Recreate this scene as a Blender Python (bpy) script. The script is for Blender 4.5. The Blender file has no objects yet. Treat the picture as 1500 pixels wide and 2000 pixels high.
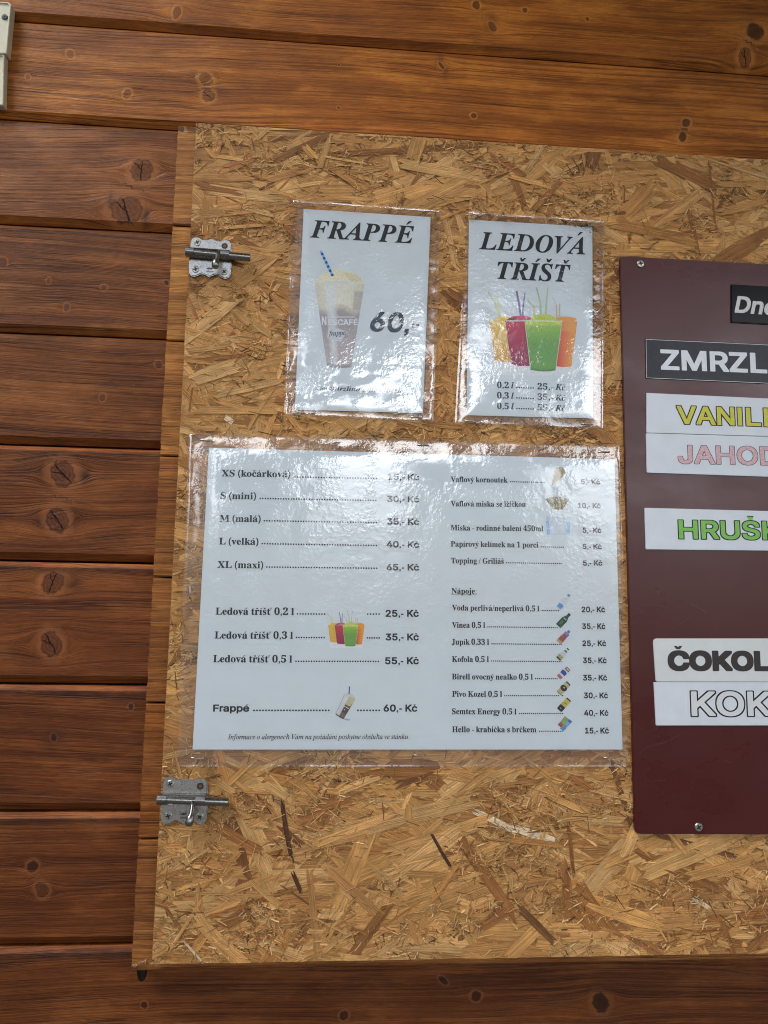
import bpy, bmesh, math, random
import numpy as np
from mathutils import Vector, Matrix, noise as mnoise

# ------------------------------------------------------------------ camera, light, exposure
SC = bpy.context.scene
COL = SC.collection
FPX = 1422.87                      # focal length in pixels of the 1500 x 2000 photograph
RX, RY, RZ = -0.12196387, -0.07277018, 0.01781512
CAM = Vector((0.0, -0.7301, 0.0))  # straight in front of the board, 0.73 m away


def _rot():
    c, s = math.cos, math.sin
    Rx = np.array([[1, 0, 0], [0, c(RX), -s(RX)], [0, s(RX), c(RX)]])
    Ry = np.array([[c(RY), 0, s(RY)], [0, 1, 0], [-s(RY), 0, c(RY)]])
    Rz = np.array([[c(RZ), -s(RZ), 0], [s(RZ), c(RZ), 0], [0, 0, 1]])
    return Rz @ Rx @ Ry


RM = _rot()


def cv2w(v):                       # (right, down, forward) -> blender world
    return Vector((v[0], v[2], -v[1]))


cam_d = bpy.data.cameras.new("camera")
cam = bpy.data.objects.new("camera", cam_d)
COL.objects.link(cam)
right, down, fwd = (cv2w(RM.T @ np.eye(3)[i]) for i in range(3))
M4 = Matrix.Identity(4)
for r in range(3):
    M4[r][0], M4[r][1], M4[r][2], M4[r][3] = right[r], -down[r], -fwd[r], CAM[r]
cam.matrix_world = M4
cam_d.sensor_fit = 'VERTICAL'
cam_d.sensor_height = 36.0
cam_d.sensor_width = 27.0
cam_d.lens = FPX / 2000 * 36.0
cam_d.clip_start = 0.01
cam_d.clip_end = 500
SC.camera = cam

SKY_GLARE = 130.0
SUN_EL, SUN_AZ = 51.0, -52.0       # elevation; azimuth from the wall's normal, to the left
world = bpy.data.worlds.new("World")
SC.world = world
world.use_nodes = True
wn, wl = world.node_tree.nodes, world.node_tree.links
wn.clear()
wo = wn.new("ShaderNodeOutputWorld")
bg = wn.new("ShaderNodeBackground")
sky = wn.new("ShaderNodeTexSky")
sky.sky_type = 'NISHITA'
sky.sun_disc = False
sky.sun_elevation = math.radians(SUN_EL)
sky.sun_rotation = math.radians(180 + SUN_AZ * -1 * -1)
sky.air_density = 1.0
sky.dust_density = 1.5
tc = wn.new("ShaderNodeTexCoord")
def wmath(op, a, b=None, c=None):
    x = wn.new("ShaderNodeMath")
    x.operation = op
    for k, v in enumerate((a, b, c)):
        if v is None: continue
        if isinstance(v, bpy.types.NodeSocket): wl.new(v, x.inputs[k])
        else: x.inputs[k].default_value = v
    return x.outputs[0]


sz = wn.new("ShaderNodeSeparateXYZ")
wl.new(tc.outputs["Generated"], sz.inputs[0])
nz = wn.new("ShaderNodeTexNoise")
nz.inputs["Scale"].default_value = 7.0
nz.inputs["Detail"].default_value = 5
nz.inputs["Distortion"].default_value = 0.4
wl.new(tc.outputs["Generated"], nz.inputs["Vector"])
wob = wmath('MULTIPLY', wmath('SUBTRACT', nz.outputs["Fac"], 0.5), 0.11)
azi = wmath('ARCTAN2', sz.outputs[0], wmath('MULTIPLY', sz.outputs[1], -1.0))
lean = wmath('MULTIPLY', wmath('MAXIMUM', wmath('SUBTRACT', sz.outputs[2], 0.2), 0.0), -0.8)
azw = wmath('ADD', wmath('MULTIPLY', wmath('ADD', wmath('ADD', azi, lean), wob), 0.5), 0.5)      # -1..1 rad -> 0..1
rp = wn.new("ShaderNodeValToRGB")                                            # bright patches added to the sky, placed for glare on the films
er = rp.color_ramp.elements
banks = [(-50, 0), (-40, .45), (-24, .15), (-15, .10), (-12.5, .9), (-10.5, .9), (-9, .0), (-2.0, .0), (0.0, 1), (5.5, 1), (7.5, .0), (15.5, .0), (18, .72), (32, .7), (45, .2)]
while len(er) < len(banks): er.new(0.5)
for k, (d, v) in enumerate(banks):
    er[k].position = math.radians(d) * 0.5 + 0.5
    er[k].color = (v, v, v, 1)
wl.new(azw, rp.inputs["Fac"])
ez = wmath('ADD', sz.outputs[2], wmath('MULTIPLY', wob, 1.3))
top_ = wn.new("ShaderNodeMapRange"); top_.interpolation_type = 'SMOOTHSTEP'
top_.inputs[1].default_value, top_.inputs[2].default_value = 0.41, 0.23
wl.new(ez, top_.inputs[0])
low_ = wn.new("ShaderNodeMapRange"); low_.interpolation_type = 'SMOOTHSTEP'
low_.inputs[1].default_value, low_.inputs[2].default_value = 0.02, 0.31
wl.new(ez, low_.inputs[0])
cm = wn.new("ShaderNodeMixRGB")
cm.inputs[2].default_value = (SKY_GLARE, SKY_GLARE * 1.03, SKY_GLARE * 1.08, 1)     # colour of the added glare patches
wl.new(wmath('MULTIPLY', wmath('MULTIPLY', rp.outputs["Color"], top_.outputs[0]), low_.outputs[0]), cm.inputs[0])
wl.new(sky.outputs["Color"], cm.inputs[1])
wl.new(cm.outputs["Color"], bg.inputs["Color"])
bg.inputs["Strength"].default_value = 0.05
wl.new(bg.outputs["Background"], wo.inputs["Surface"])

sun_d = bpy.data.lights.new("sun", 'SUN')
sun_d.energy = 1.5
sun_d.angle = math.radians(22)
sun_d.color = (1.0, 0.975, 0.94)
sun = bpy.data.objects.new("sun", sun_d)
COL.objects.link(sun)
el, az = math.radians(SUN_EL), math.radians(SUN_AZ)
to_sun = Vector((math.sin(az) * math.cos(el), -math.cos(az) * math.cos(el), math.sin(el)))
sun.rotation_euler = to_sun.to_track_quat('Z', 'Y').to_euler()

SC.view_settings.view_transform = 'Standard'
SC.view_settings.look = 'None'
SC.view_settings.exposure = 0.66
SC.view_settings.gamma = 1.0
SC.view_settings.use_curve_mapping = False
SC.cycles.pixel_filter_type = 'BLACKMAN_HARRIS'
SC.cycles.filter_width = 1.05
SC.cycles.use_denoising = True
SC.cycles.denoiser = 'OPENIMAGEDENOISE'
SC.cycles.denoising_prefilter = 'NONE'
SC.cycles.use_adaptive_sampling = False
world.cycles.sampling_method = 'MANUAL'
world.cycles.sample_map_resolution = 2048

# ------------------------------------------------------------------ helpers
AWX, AWD, AWZ = -0.27, 2.4, 1.48      # added shading overhang: left end, depth, underside
WALL_Y = 0.035        # face of the plank wall; the board's face is y = 0
BACK_Y = 0.011        # face of the hatch's own planks
PAPER_Y, PRINT_Y, FILM_Y = -0.0022, -0.0024, -0.0036


def P(px, py, y=0.0):              # a point of the photograph -> the point of the plane at depth y
    d = cv2w(RM.T @ np.array([(px - 750) / FPX, (py - 1000) / FPX, 1.0]))
    t = (y - CAM.y) / d.y
    return CAM + d * t


def crop(x0, y0, s):               # coordinates read off an enlarged crop of the photograph
    return lambda zx, zy: (x0 + zx / s, y0 + zy / s)


def mesh_obj(name, verts, faces, mats, parent=None, fmat=None, smooth=False, auto=None):
    me = bpy.data.meshes.new(name)
    me.from_pydata([tuple(v) for v in verts], [], [tuple(f) for f in faces])
    for m in (mats if isinstance(mats, (list, tuple)) else [mats]):
        me.materials.append(m)
    if fmat is not None:
        me.polygons.foreach_set("material_index", np.array(fmat, dtype=np.int32))
    if smooth:
        me.polygons.foreach_set("use_smooth", np.ones(len(me.polygons), dtype=bool))
    me.update()
    if auto:
        me.set_sharp_from_angle(angle=math.radians(auto))
    o = bpy.data.objects.new(name, me)
    COL.objects.link(o)
    if parent is not None:
        o.parent = parent
    return o


def bm_obj(name, bm, mats, parent=None, smooth=False, auto=None):
    me = bpy.data.meshes.new(name)
    bmesh.ops.recalc_face_normals(bm, faces=bm.faces)
    bm.to_mesh(me)
    bm.free()
    for m in (mats if isinstance(mats, (list, tuple)) else [mats]):
        me.materials.append(m)
    if smooth:
        me.polygons.foreach_set("use_smooth", np.ones(len(me.polygons), dtype=bool))
        if auto:
            me.set_sharp_from_angle(angle=math.radians(auto))
    o = bpy.data.objects.new(name, me)
    COL.objects.link(o)
    if parent is not None:
        o.parent = parent
    return o


def empty(name, loc=(0, 0, 0)):
    o = bpy.data.objects.new(name, None)
    o.empty_display_size = 0.02
    o.location = loc
    COL.objects.link(o)
    return o


def tag(o, label=None, cat=None, group=None, kind=None):
    if label: o["label"] = label
    if cat: o["category"] = cat
    if group: o["group"] = group
    if kind: o["kind"] = kind
    return o


def copy_tree(o, parent=None):
    c = o.copy()
    COL.objects.link(c)
    c.parent = parent
    for ch in list(o.children):
        copy_tree(ch, c)
    return c


def prism(name, pts, y0, y1, mats, parent=None, bev=0.0):
    """outline of (x, z) points, from depth y1 (back) to y0 (front)"""
    bm = bmesh.new()
    f = bm.faces.new([bm.verts.new((x, y1, z)) for x, z in pts])
    r = bmesh.ops.extrude_face_region(bm, geom=[f])
    vs = [v for v in r["geom"] if isinstance(v, bmesh.types.BMVert)]
    for v in vs:
        v.co.y = y0
    if bev:
        es = [e for e in bm.edges if all(abs(v.co.y - y0) < 1e-7 for v in e.verts)]
        bmesh.ops.bevel(bm, geom=es, offset=bev, segments=2, affect='EDGES')
    return bm_obj(name, bm, mats, parent)


def rounded(pts, r, n=5):
    """round the corners of a polygon; r is one radius or one per corner"""
    out = []
    N = len(pts)
    for i in range(N):
        p, a, b = Vector(pts[i]), Vector(pts[i - 1]), Vector(pts[(i + 1) % N])
        rr = r[i] if isinstance(r, (list, tuple)) else r
        if rr <= 0:
            out.append(tuple(p)); continue
        u, w = (a - p).normalized(), (b - p).normalized()
        p0, p1 = p + u * rr, p + w * rr
        for k in range(n + 1):
            t = k / n
            out.append(tuple(p0 * (1 - t) ** 2 + p * 2 * t * (1 - t) + p1 * t * t))
    return out


def xz(px, py, y=0.0):
    v = P(px, py, y)
    return (v.x, v.z)


def tube_geo(path, rad, n=8):
    path = [Vector(p) for p in path]
    rads = rad if isinstance(rad, (list, tuple)) else [rad] * len(path)
    V, F = [], []
    up = None
    for i, p in enumerate(path):
        t = (path[min(i + 1, len(path) - 1)] - path[max(i - 1, 0)]).normalized()
        if up is None:
            up = Vector((0, 0, 1)) if abs(t.z) < 0.9 else Vector((1, 0, 0))
        a = t.cross(up).normalized()
        b = a.cross(t).normalized()
        up = b
        for k in range(n):
            th = 2 * math.pi * k / n
            V.append(p + (a * math.cos(th) + b * math.sin(th)) * rads[i])
    for i in range(len(path) - 1):
        for k in range(n):
            F.append((i * n + k, i * n + (k + 1) % n, (i + 1) * n + (k + 1) % n, (i + 1) * n + k))
    F.append(tuple(range(n - 1, -1, -1)))
    F.append(tuple(range((len(path) - 1) * n, len(path) * n)))
    return V, F


class MB:
    def __init__(self): self.v, self.f, self.m, self.c = [], [], [], []
    def add(self, V, F, mi=0, col=None):
        b = len(self.v)
        self.v += [tuple(v) for v in V]
        self.f += [tuple(i + b for i in f) for f in F]
        self.m += [mi] * len(F)
        if col is not None:
            self.c += [tuple(c) for c in col] if isinstance(col[0], (tuple, list)) else [tuple(col)] * len(V)
    def build(self, name, mats, parent=None, smooth=False, auto=None):
        o = mesh_obj(name, self.v, self.f, mats, parent, self.m, smooth, auto)
        if self.c:
            a = o.data.attributes.new("tint", 'FLOAT_COLOR', 'POINT')
            a.data.foreach_set("color", np.array([(c[0], c[1], c[2], 1.0) for c in self.c], dtype=np.float32).ravel())
        return o


def lin(r, g, b):
    f = lambda c: (c / 255 / 12.92) if c <= 10 else ((c / 255 + 0.055) / 1.055) ** 2.4
    return (f(r), f(g), f(b))


# ------------------------------------------------------------------ materials
class NT:
    def __init__(self, name):
        self.mat = bpy.data.materials.new(name)
        self.mat.use_nodes = True
        self.n, self.l = self.mat.node_tree.nodes, self.mat.node_tree.links
        self.p = self.n["Principled BSDF"]
        self.out = self.n["Material Output"]
    def node(self, t, **kw):
        x = self.n.new("ShaderNode" + t)
        for k, v in kw.items():
            setattr(x, k, v)
        return x
    def put(self, s, v):
        if hasattr(v, "links") or isinstance(v, bpy.types.NodeSocket):
            self.l.new(v, s)
        else:
            s.default_value = v
    def math(self, op, a, b=0.0, c=None):
        x = self.node("Math", operation=op)
        self.put(x.inputs[0], a); self.put(x.inputs[1], b)
        if c is not None: self.put(x.inputs[2], c)
        return x.outputs[0]
    def mix(self, f, a, b, mode='MIX'):
        x = self.node("MixRGB", blend_type=mode)
        self.put(x.inputs[0], f)
        self.put(x.inputs[1], a if not isinstance(a, tuple) else (*a[:3], 1))
        self.put(x.inputs[2], b if not isinstance(b, tuple) else (*b[:3], 1))
        return x.outputs[0]
    def noise(self, vec, scale, detail=3.0, rough=0.55, dist=0.0):
        x = self.node("TexNoise")
        if vec is not None: self.l.new(vec, x.inputs["Vector"])
        x.inputs["Scale"].default_value = scale
        x.inputs["Detail"].default_value = detail
        x.inputs["Roughness"].default_value = rough
        x.inputs["Distortion"].default_value = dist
        return x.outputs["Fac"]
    def ramp(self, f, stops):
        x = self.node("ValToRGB")
        e = x.color_ramp.elements
        while len(e) < len(stops): e.new(0.5)
        for k, (p, c) in enumerate(stops):
            e[k].position = p
            e[k].color = (c, c, c, 1) if not isinstance(c, tuple) else (*c[:3], 1)
        self.put(x.inputs[0], f)
        return x.outputs[0]
    def attr(self, name, out="Vector"):
        x = self.node("Attribute", attribute_name=name)
        return x.outputs[out]
    def vmul(self, v, s):
        x = self.node("VectorMath", operation='MULTIPLY')
        self.l.new(v, x.inputs[0]); x.inputs[1].default_value = s
        return x.outputs[0]
    def sep(self, v):
        x = self.node("SeparateXYZ"); self.l.new(v, x.inputs[0])
        return x.outputs
    def sstep(self, v, lo, hi):
        x = self.node("MapRange", interpolation_type='SMOOTHSTEP')
        self.put(x.inputs[0], v)
        x.inputs[1].default_value, x.inputs[2].default_value = lo, hi
        return x.outputs[0]
    def bump(self, h, strength, dist, normal=None):
        x = self.node("Bump")
        self.put(x.inputs["Height"], h)
        x.inputs["Strength"].default_value = strength
        x.inputs["Distance"].default_value = dist
        if normal is not None: self.l.new(normal, x.inputs["Normal"])
        return x.outputs[0]
    def objco(self):
        return self.node("TexCoord").outputs["Object"]
    def done(self, color=None, rough=None, metal=None, spec=None, normal=None, coat=None):
        p = self.p
        if color is not None: self.put(p.inputs["Base Color"], (*color[:3], 1) if isinstance(color, tuple) else color)
        if rough is not None: self.put(p.inputs["Roughness"], rough)
        if metal is not None: self.put(p.inputs["Metallic"], metal)
        if spec is not None: self.put(p.inputs["Specular IOR Level"], spec)
        if normal is not None: self.l.new(normal, p.inputs["Normal"])
        if coat is not None: self.put(p.inputs["Coat Weight"], coat)
        return self.mat


def mat_wood():
    t = NT("stained_pine")
    gc, kn = t.attr("gc"), t.attr("kn")
    tint = t.attr("tint", "Color")
    smu = t.attr("smu", "Fac")
    oc = t.objco()
    # latewood lines
    wob = t.noise(t.vmul(gc, (5.0, 30.0, 1.0)), 1.0, 2.0)
    n1 = t.noise(t.vmul(gc, (1.4, 420.0, 3.0)), 1.0, 2.0, 0.6)
    n2 = t.noise(t.vmul(gc, (2.5, 110.0, 7.0)), 1.0, 3.0, 0.6)
    fib = t.noise(t.vmul(gc, (60.0, 1900.0, 11.0)), 1.0, 2.0, 0.6)
    blot = t.noise(t.vmul(gc, (9.0, 26.0, 5.0)), 1.0, 4.0, 0.6)
    pore = t.noise(t.vmul(gc, (170.0, 900.0, 11.0)), 1.0, 1.0, 0.5)
    lines = t.ramp(n1, [(0.30, 0.0), (0.47, 0.55), (0.53, 0.72), (0.72, 1.0)])
    c = t.mix(lines, (0.125, 0.038, 0.0085), (0.315, 0.115, 0.026))
    c = t.mix(t.ramp(n2, [(0.32, 0.55), (0.6, 0.0)]), c, (0.100, 0.029, 0.007))
    c = t.mix(t.ramp(blot, [(0.32, 0.52), (0.56, 0.0)]), c, (0.085, 0.025, 0.007))
    c = t.mix(t.ramp(blot, [(0.52, 0.0), (0.72, 0.7)]), c, (0.36, 0.145, 0.038))
    n3 = t.noise(t.vmul(gc, (2.0, 120.0, 13.0)), 1.0, 2.0, 0.5)
    iso = t.sstep(t.math('ABSOLUTE', t.math('SUBTRACT', n3, 0.5)), 0.020, 0.006)
    n4 = t.noise(t.vmul(gc, (1.1, 210.0, 17.0)), 1.0, 1.0, 0.5)
    iso2 = t.sstep(t.math('ABSOLUTE', t.math('SUBTRACT', n4, 0.46)), 0.022, 0.007)
    gate = t.ramp(t.noise(t.vmul(gc, (7.0, 60.0, 19.0)), 1.0, 2.0), [(0.42, 0.0), (0.58, 1.0)])
    iso = t.math('MULTIPLY', t.math('MAXIMUM', iso, iso2), gate)
    c = t.mix(t.math('MULTIPLY', iso, 0.55), c, (0.035, 0.012, 0.006))
    c = t.mix(1.0, c, t.ramp(fib, [(0.25, 0.62), (0.75, 1.32)]), 'MULTIPLY')
    c = t.mix(t.ramp(pore, [(0.66, 0.0), (0.74, 0.45)]), c, (0.05, 0.016, 0.007))
    # knots
    kx, kz, kt = t.sep(kn)
    kl = t.node("VectorMath", operation='LENGTH')
    kc = t.node("CombineXYZ")
    t.l.new(kx, kc.inputs[0]); t.l.new(kz, kc.inputs[1])
    t.l.new(kc.outputs[0], kl.inputs[0])
    edge = t.noise(oc, 140.0, 3.0)
    ln = t.math('ADD', kl.outputs["Value"], t.math('MULTIPLY', t.math('SUBTRACT', edge, 0.5), 0.70))
    halo = t.math('MULTIPLY', t.sstep(ln, 1.9, 1.15), t.sstep(ln, 0.85, 1.1))
    soft = t.noise(oc, 420.0, 3.0)
    ln = t.math('ADD', ln, t.math('MULTIPLY', t.math('SUBTRACT', soft, 0.5), 0.5))
    inside = t.sstep(ln, 1.16, 0.80)
    ringn = t.math('SINE', t.math('MULTIPLY', ln, 19.0))
    kcol = t.mix(t.math('MULTIPLY_ADD', ringn, 0.28, 0.42), (0.070, 0.025, 0.011), (0.200, 0.080, 0.032))
    kcol = t.mix(t.math('GREATER_THAN', kt, 1.5), kcol, (0.050, 0.022, 0.012))
    c = t.mix(t.math('MULTIPLY', halo, 0.42), c, (0.38, 0.165, 0.060))
    c = t.mix(t.math('MULTIPLY', inside, 0.84), c, kcol)
    rim = t.math('MULTIPLY', t.sstep(ln, 0.82, 0.96), t.sstep(ln, 1.10, 0.98))
    c = t.mix(t.math('MULTIPLY', rim, 0.32), c, (0.045, 0.016, 0.008))
    cw = t.math('MULTIPLY', t.math('SUBTRACT', t.noise(oc, 110.0, 3.0), 0.5), 0.55)
    crk = t.math('ABSOLUTE', t.math('ADD', t.math('ADD', kx, t.math('MULTIPLY', kz, 0.25)), cw))
    crk2 = t.math('ADD', t.math('ABSOLUTE', t.math('ADD', t.math('MULTIPLY', kx, 0.55), t.math('ADD', t.math('MULTIPLY', kz, 0.85), cw))), t.math('MULTIPLY', t.math('GREATER_THAN', kx, 0.1), 1.0))
    crk = t.math('MINIMUM', crk, t.math('ADD', crk2, 0.02))
    crack = t.math('MULTIPLY', t.sstep(crk, 0.075, 0.02), t.sstep(ln, 0.92, 0.78))
    crack = t.math('MULTIPLY', crack, t.math('MULTIPLY', t.math('GREATER_THAN', kt, 0.5), t.math('LESS_THAN', kt, 1.5)))
    c = t.mix(crack, c, (0.006, 0.004, 0.003))
    c = t.mix(1.0, c, tint, 'MULTIPLY')
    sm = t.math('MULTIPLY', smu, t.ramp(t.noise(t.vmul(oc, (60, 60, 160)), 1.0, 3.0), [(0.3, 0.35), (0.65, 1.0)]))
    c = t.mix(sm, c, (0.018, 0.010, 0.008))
    h = t.math('ADD', t.math('MULTIPLY', n1, 0.6), t.math('MULTIPLY', fib, 0.5))
    h = t.math('SUBTRACT', h, t.math('ADD', t.math('MULTIPLY', crack, 2.0), t.math('MULTIPLY', iso, 0.5)))
    h = t.math('ADD', h, t.math('MULTIPLY', inside, 0.25))
    b = t.bump(h, 0.75, 0.0009)
    rg = t.ramp(blot, [(0.3, 0.50), (0.7, 0.36)])
    return t.done(c, rg, spec=0.17, normal=b)


def mat_osb():
    t = NT("osb_strands")
    uv = t.attr("fuv")
    tint = t.attr("tint", "Color")
    f1 = t.noise(t.vmul(uv, (22.0, 900.0, 1.0)), 1.0, 3.0, 0.65)
    f2 = t.noise(t.vmul(uv, (9.0, 190.0, 3.0)), 1.0, 3.0, 0.6)
    f3 = t.noise(t.vmul(uv, (45.0, 45.0, 5.0)), 1.0, 3.0, 0.6)
    spk = t.noise(t.vmul(uv, (330.0, 1200.0, 9.0)), 1.0, 1.0, 0.5)
    k = t.math('MULTIPLY', t.ramp(f1, [(0.25, 0.62), (0.75, 1.30)]), t.ramp(f2, [(0.3, 0.76), (0.7, 1.18)]))
    k = t.math('MULTIPLY', k, t.ramp(f3, [(0.3, 0.80), (0.7, 1.14)]))
    c = t.mix(1.0, tint, k, 'MULTIPLY')
    c = t.mix(1.0, c, (1.12, 1.07, 1.0), 'MULTIPLY')
    c = t.mix(t.ramp(spk, [(0.70, 0.0), (0.78, 0.6)]), c, (0.07, 0.028, 0.010))
    h = t.math('ADD', f1, t.math('MULTIPLY', f2, 0.7))
    b = t.bump(h, 0.9, 0.0010)
    return t.done(c, 0.6, spec=0.2, normal=b)


def mat_plain(name, col, rough=0.5, metal=0.0, spec=0.5, var=0.12, scale=60.0, bump=0.0, bscale=None):
    t = NT(name)
    oc = t.objco()
    n = t.noise(oc, scale, 4.0, 0.6)
    c = t.mix(1.0, (*col, 1), t.ramp(n, [(0.25, 1 - var), (0.75, 1 + var)]), 'MULTIPLY')
    nb = None
    if bump:
        nb = t.bump(t.noise(oc, bscale or scale * 3, 3.0), bump, 0.001)
    return t.done(c, rough, metal, spec, nb)


def mat_steel(name="zinc_plated_steel", k=1.0):
    t = NT(name)
    oc = t.objco()
    n = t.noise(oc, 180.0, 4.0, 0.65)
    s = t.noise(oc, 900.0, 2.0, 0.6)
    c = t.mix(t.ramp(n, [(0.45, 0.0), (0.75, 0.75)]), (0.66 * k, 0.64 * k, 0.60 * k), (0.44 * k, 0.41 * k, 0.36 * k))
    c = t.mix(t.ramp(s, [(0.72, 0.0), (0.78, 0.8)]), c, (0.05, 0.035, 0.025))
    m = t.ramp(s, [(0.72, 0.95), (0.78, 0.3)])
    return t.done(c, t.ramp(n, [(0.3, 0.20), (0.7, 0.38)]), m, 0.5, t.bump(n, 0.10, 0.0006))


def mat_maroon():
    t = NT("maroon_plastic_board")
    oc = t.objco()
    sc = t.noise(t.vmul(oc, (12, 12, 220)), 1.0, 3.0, 0.6)
    wv = t.noise(t.vmul(oc, (900, 900, 120)), 1.0, 2.0, 0.6)
    sp = t.noise(oc, 420.0, 2.0, 0.6)
    c = t.mix(t.ramp(t.noise(oc, 25.0, 5.0, 0.65), [(0.3, 0.0), (0.7, 1.0)]), (0.066, 0.0095, 0.0085), (0.074, 0.0110, 0.0098))
    c = t.mix(t.ramp(sp, [(0.72, 0.0), (0.78, 0.4)]), c, (0.14, 0.08, 0.08))
    h = t.math('ADD', t.math('MULTIPLY', sc, 0.15), t.math('MULTIPLY', wv, 0.3))
    return t.done(c, t.ramp(t.noise(t.vmul(oc, (7, 7, 13)), 1.0, 4.0, 0.65), [(0.32, 0.23), (0.68, 0.40)]), 0.0, 0.42, t.bump(h, 0.12, 0.0004))


def mat_paper():
    t = NT("white_paper")
    oc = t.objco()
    n = t.noise(oc, 35.0, 4.0, 0.6)
    c = t.mix(t.ramp(n, [(0.3, 0.0), (0.7, 1.0)]), (0.70, 0.765, 0.795), (0.735, 0.80, 0.83))
    return t.done(c, 0.8, 0.0, 0.2)


def mat_print(name="printed_colours"):
    t = NT(name)
    oc = t.objco()
    n = t.noise(oc, 1100.0, 2.0, 0.7)
    c = t.mix(1.0, t.attr("tint", "Color"), t.ramp(n, [(0.25, 0.82), (0.75, 1.18)]), 'MULTIPLY')
    return t.done(c, 0.7, 0.0, 0.2)


def mat_film(name, haze):
    t = NT(name)
    t.n.remove(t.p)
    oc = t.objco()
    peel = t.noise(oc, 240.0, 2.0, 0.5)
    big = t.noise(oc, 34.0, 2.0, 0.5)
    amt = t.ramp(big, [(0.40, 0.05), (0.66, 1.0)])
    h = t.math('MULTIPLY', peel, amt)
    b = t.bump(h, 0.34, 0.0010)
    fr = t.node("Fresnel"); fr.inputs["IOR"].default_value = 1.52
    t.l.new(b, fr.inputs["Normal"])
    f2 = t.math('MINIMUM', t.math('MULTIPLY', fr.outputs[0], 2.1), 1.0)
    gl = t.node("BsdfGlossy"); gl.inputs["Roughness"].default_value = 0.045
    gl.inputs["Color"].default_value = (1, 1, 1, 1)
    t.l.new(b, gl.inputs["Normal"])
    tr = t.node("BsdfTransparent"); tr.inputs["Color"].default_value = (0.985, 0.987, 0.99, 1)
    df = t.node("BsdfDiffuse"); df.inputs["Color"].default_value = (0.72, 0.72, 0.76, 1)
    m0 = t.node("MixShader"); m0.inputs[0].default_value = haze
    t.l.new(tr.outputs[0], m0.inputs[1]); t.l.new(df.outputs[0], m0.inputs[2])
    m1 = t.node("MixShader")
    t.l.new(f2, m1.inputs[0]); t.l.new(m0.outputs[0], m1.inputs[1]); t.l.new(gl.outputs[0], m1.inputs[2])
    t.l.new(m1.outputs[0], t.out.inputs["Surface"])
    return t.mat


WOOD, OSB, STEEL, MAROON, PAPER, PRINT, FILM = (mat_wood(), mat_osb(), mat_steel(), mat_maroon(), mat_paper(), mat_print(), mat_film("laminating_film", 0.022))
FILM_RIM = mat_film("laminating_film_margin", 0.04)
ROD = mat_steel("worn_steel", 0.46)
INK = mat_plain("black_ink", (0.016, 0.017, 0.022), 0.6, var=0.3, scale=500, spec=0.3)
GREYINK = mat_plain("grey_ink", (0.045, 0.05, 0.062), 0.6, var=0.45, scale=900, spec=0.3)
DARKHOLE = mat_plain("dark_recess", (0.018, 0.013, 0.010), 0.6)
OXIDE = mat_plain("oxidised_steel_edge", (0.11, 0.10, 0.09), 0.4, 0.8, var=.5, scale=400)
SCREW = mat_plain("screw_metal", (0.50, 0.49, 0.42), 0.34, 0.9, var=0.3, scale=500)
DARKSCREW = mat_plain("dark_screw_metal", (0.10, 0.105, 0.11), 0.38, 0.9, var=0.3, scale=500)
WIRE = mat_plain("staple_wire", (0.52, 0.50, 0.46), 0.30, 1.0, var=0.2, scale=400)
CREAM = mat_plain("cream_plastic", (0.70, 0.66, 0.49), 0.42, var=0.07, scale=45, bump=0.1, bscale=500)
BLACKPL = mat_plain("glossy_black_vinyl", (0.004, 0.004, 0.005), 0.2, spec=0.14, var=0.2, scale=90)
DARKPL = mat_plain("charcoal_vinyl", (0.026, 0.028, 0.035), 0.4, spec=0.3, var=0.25, scale=260)
WHITESTRIP = mat_plain("white_vinyl", (0.66, 0.68, 0.68), 0.42, var=0.05, scale=50)
COOLSTRIP = mat_plain("cool_white_vinyl", (0.66, 0.70, 0.75), 0.42, var=0.05, scale=50)
WHITEINK = mat_plain("white_lettering", (0.74, 0.77, 0.80), 0.45, var=0.05, scale=200)
CREAMINK = mat_plain("off_white_lettering", (0.66, 0.66, 0.63), 0.45, var=0.05, scale=200)
YELLOWINK = mat_plain("yellow_lettering", (0.60, 0.56, 0.035), 0.45, var=0.12, scale=300)
PINKINK = mat_plain("pink_lettering", (0.65, 0.42, 0.44), 0.5, var=0.35, scale=500)
GREENINK = mat_plain("green_lettering", (0.19, 0.50, 0.075), 0.45, var=0.12, scale=300)
BROWNINK = mat_plain("dark_brown_lettering", (0.026, 0.018, 0.016), 0.5, var=0.2, scale=300)
GROUNDM = mat_plain("pavement", (0.105, 0.098, 0.088), 0.85, var=0.25, scale=3.0, bump=0.3, bscale=60)
EDGEM = mat_plain("osb_cut_edge", (0.20, 0.085, 0.028), 0.7, var=0.4, scale=200, bump=0.6, bscale=600)

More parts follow.
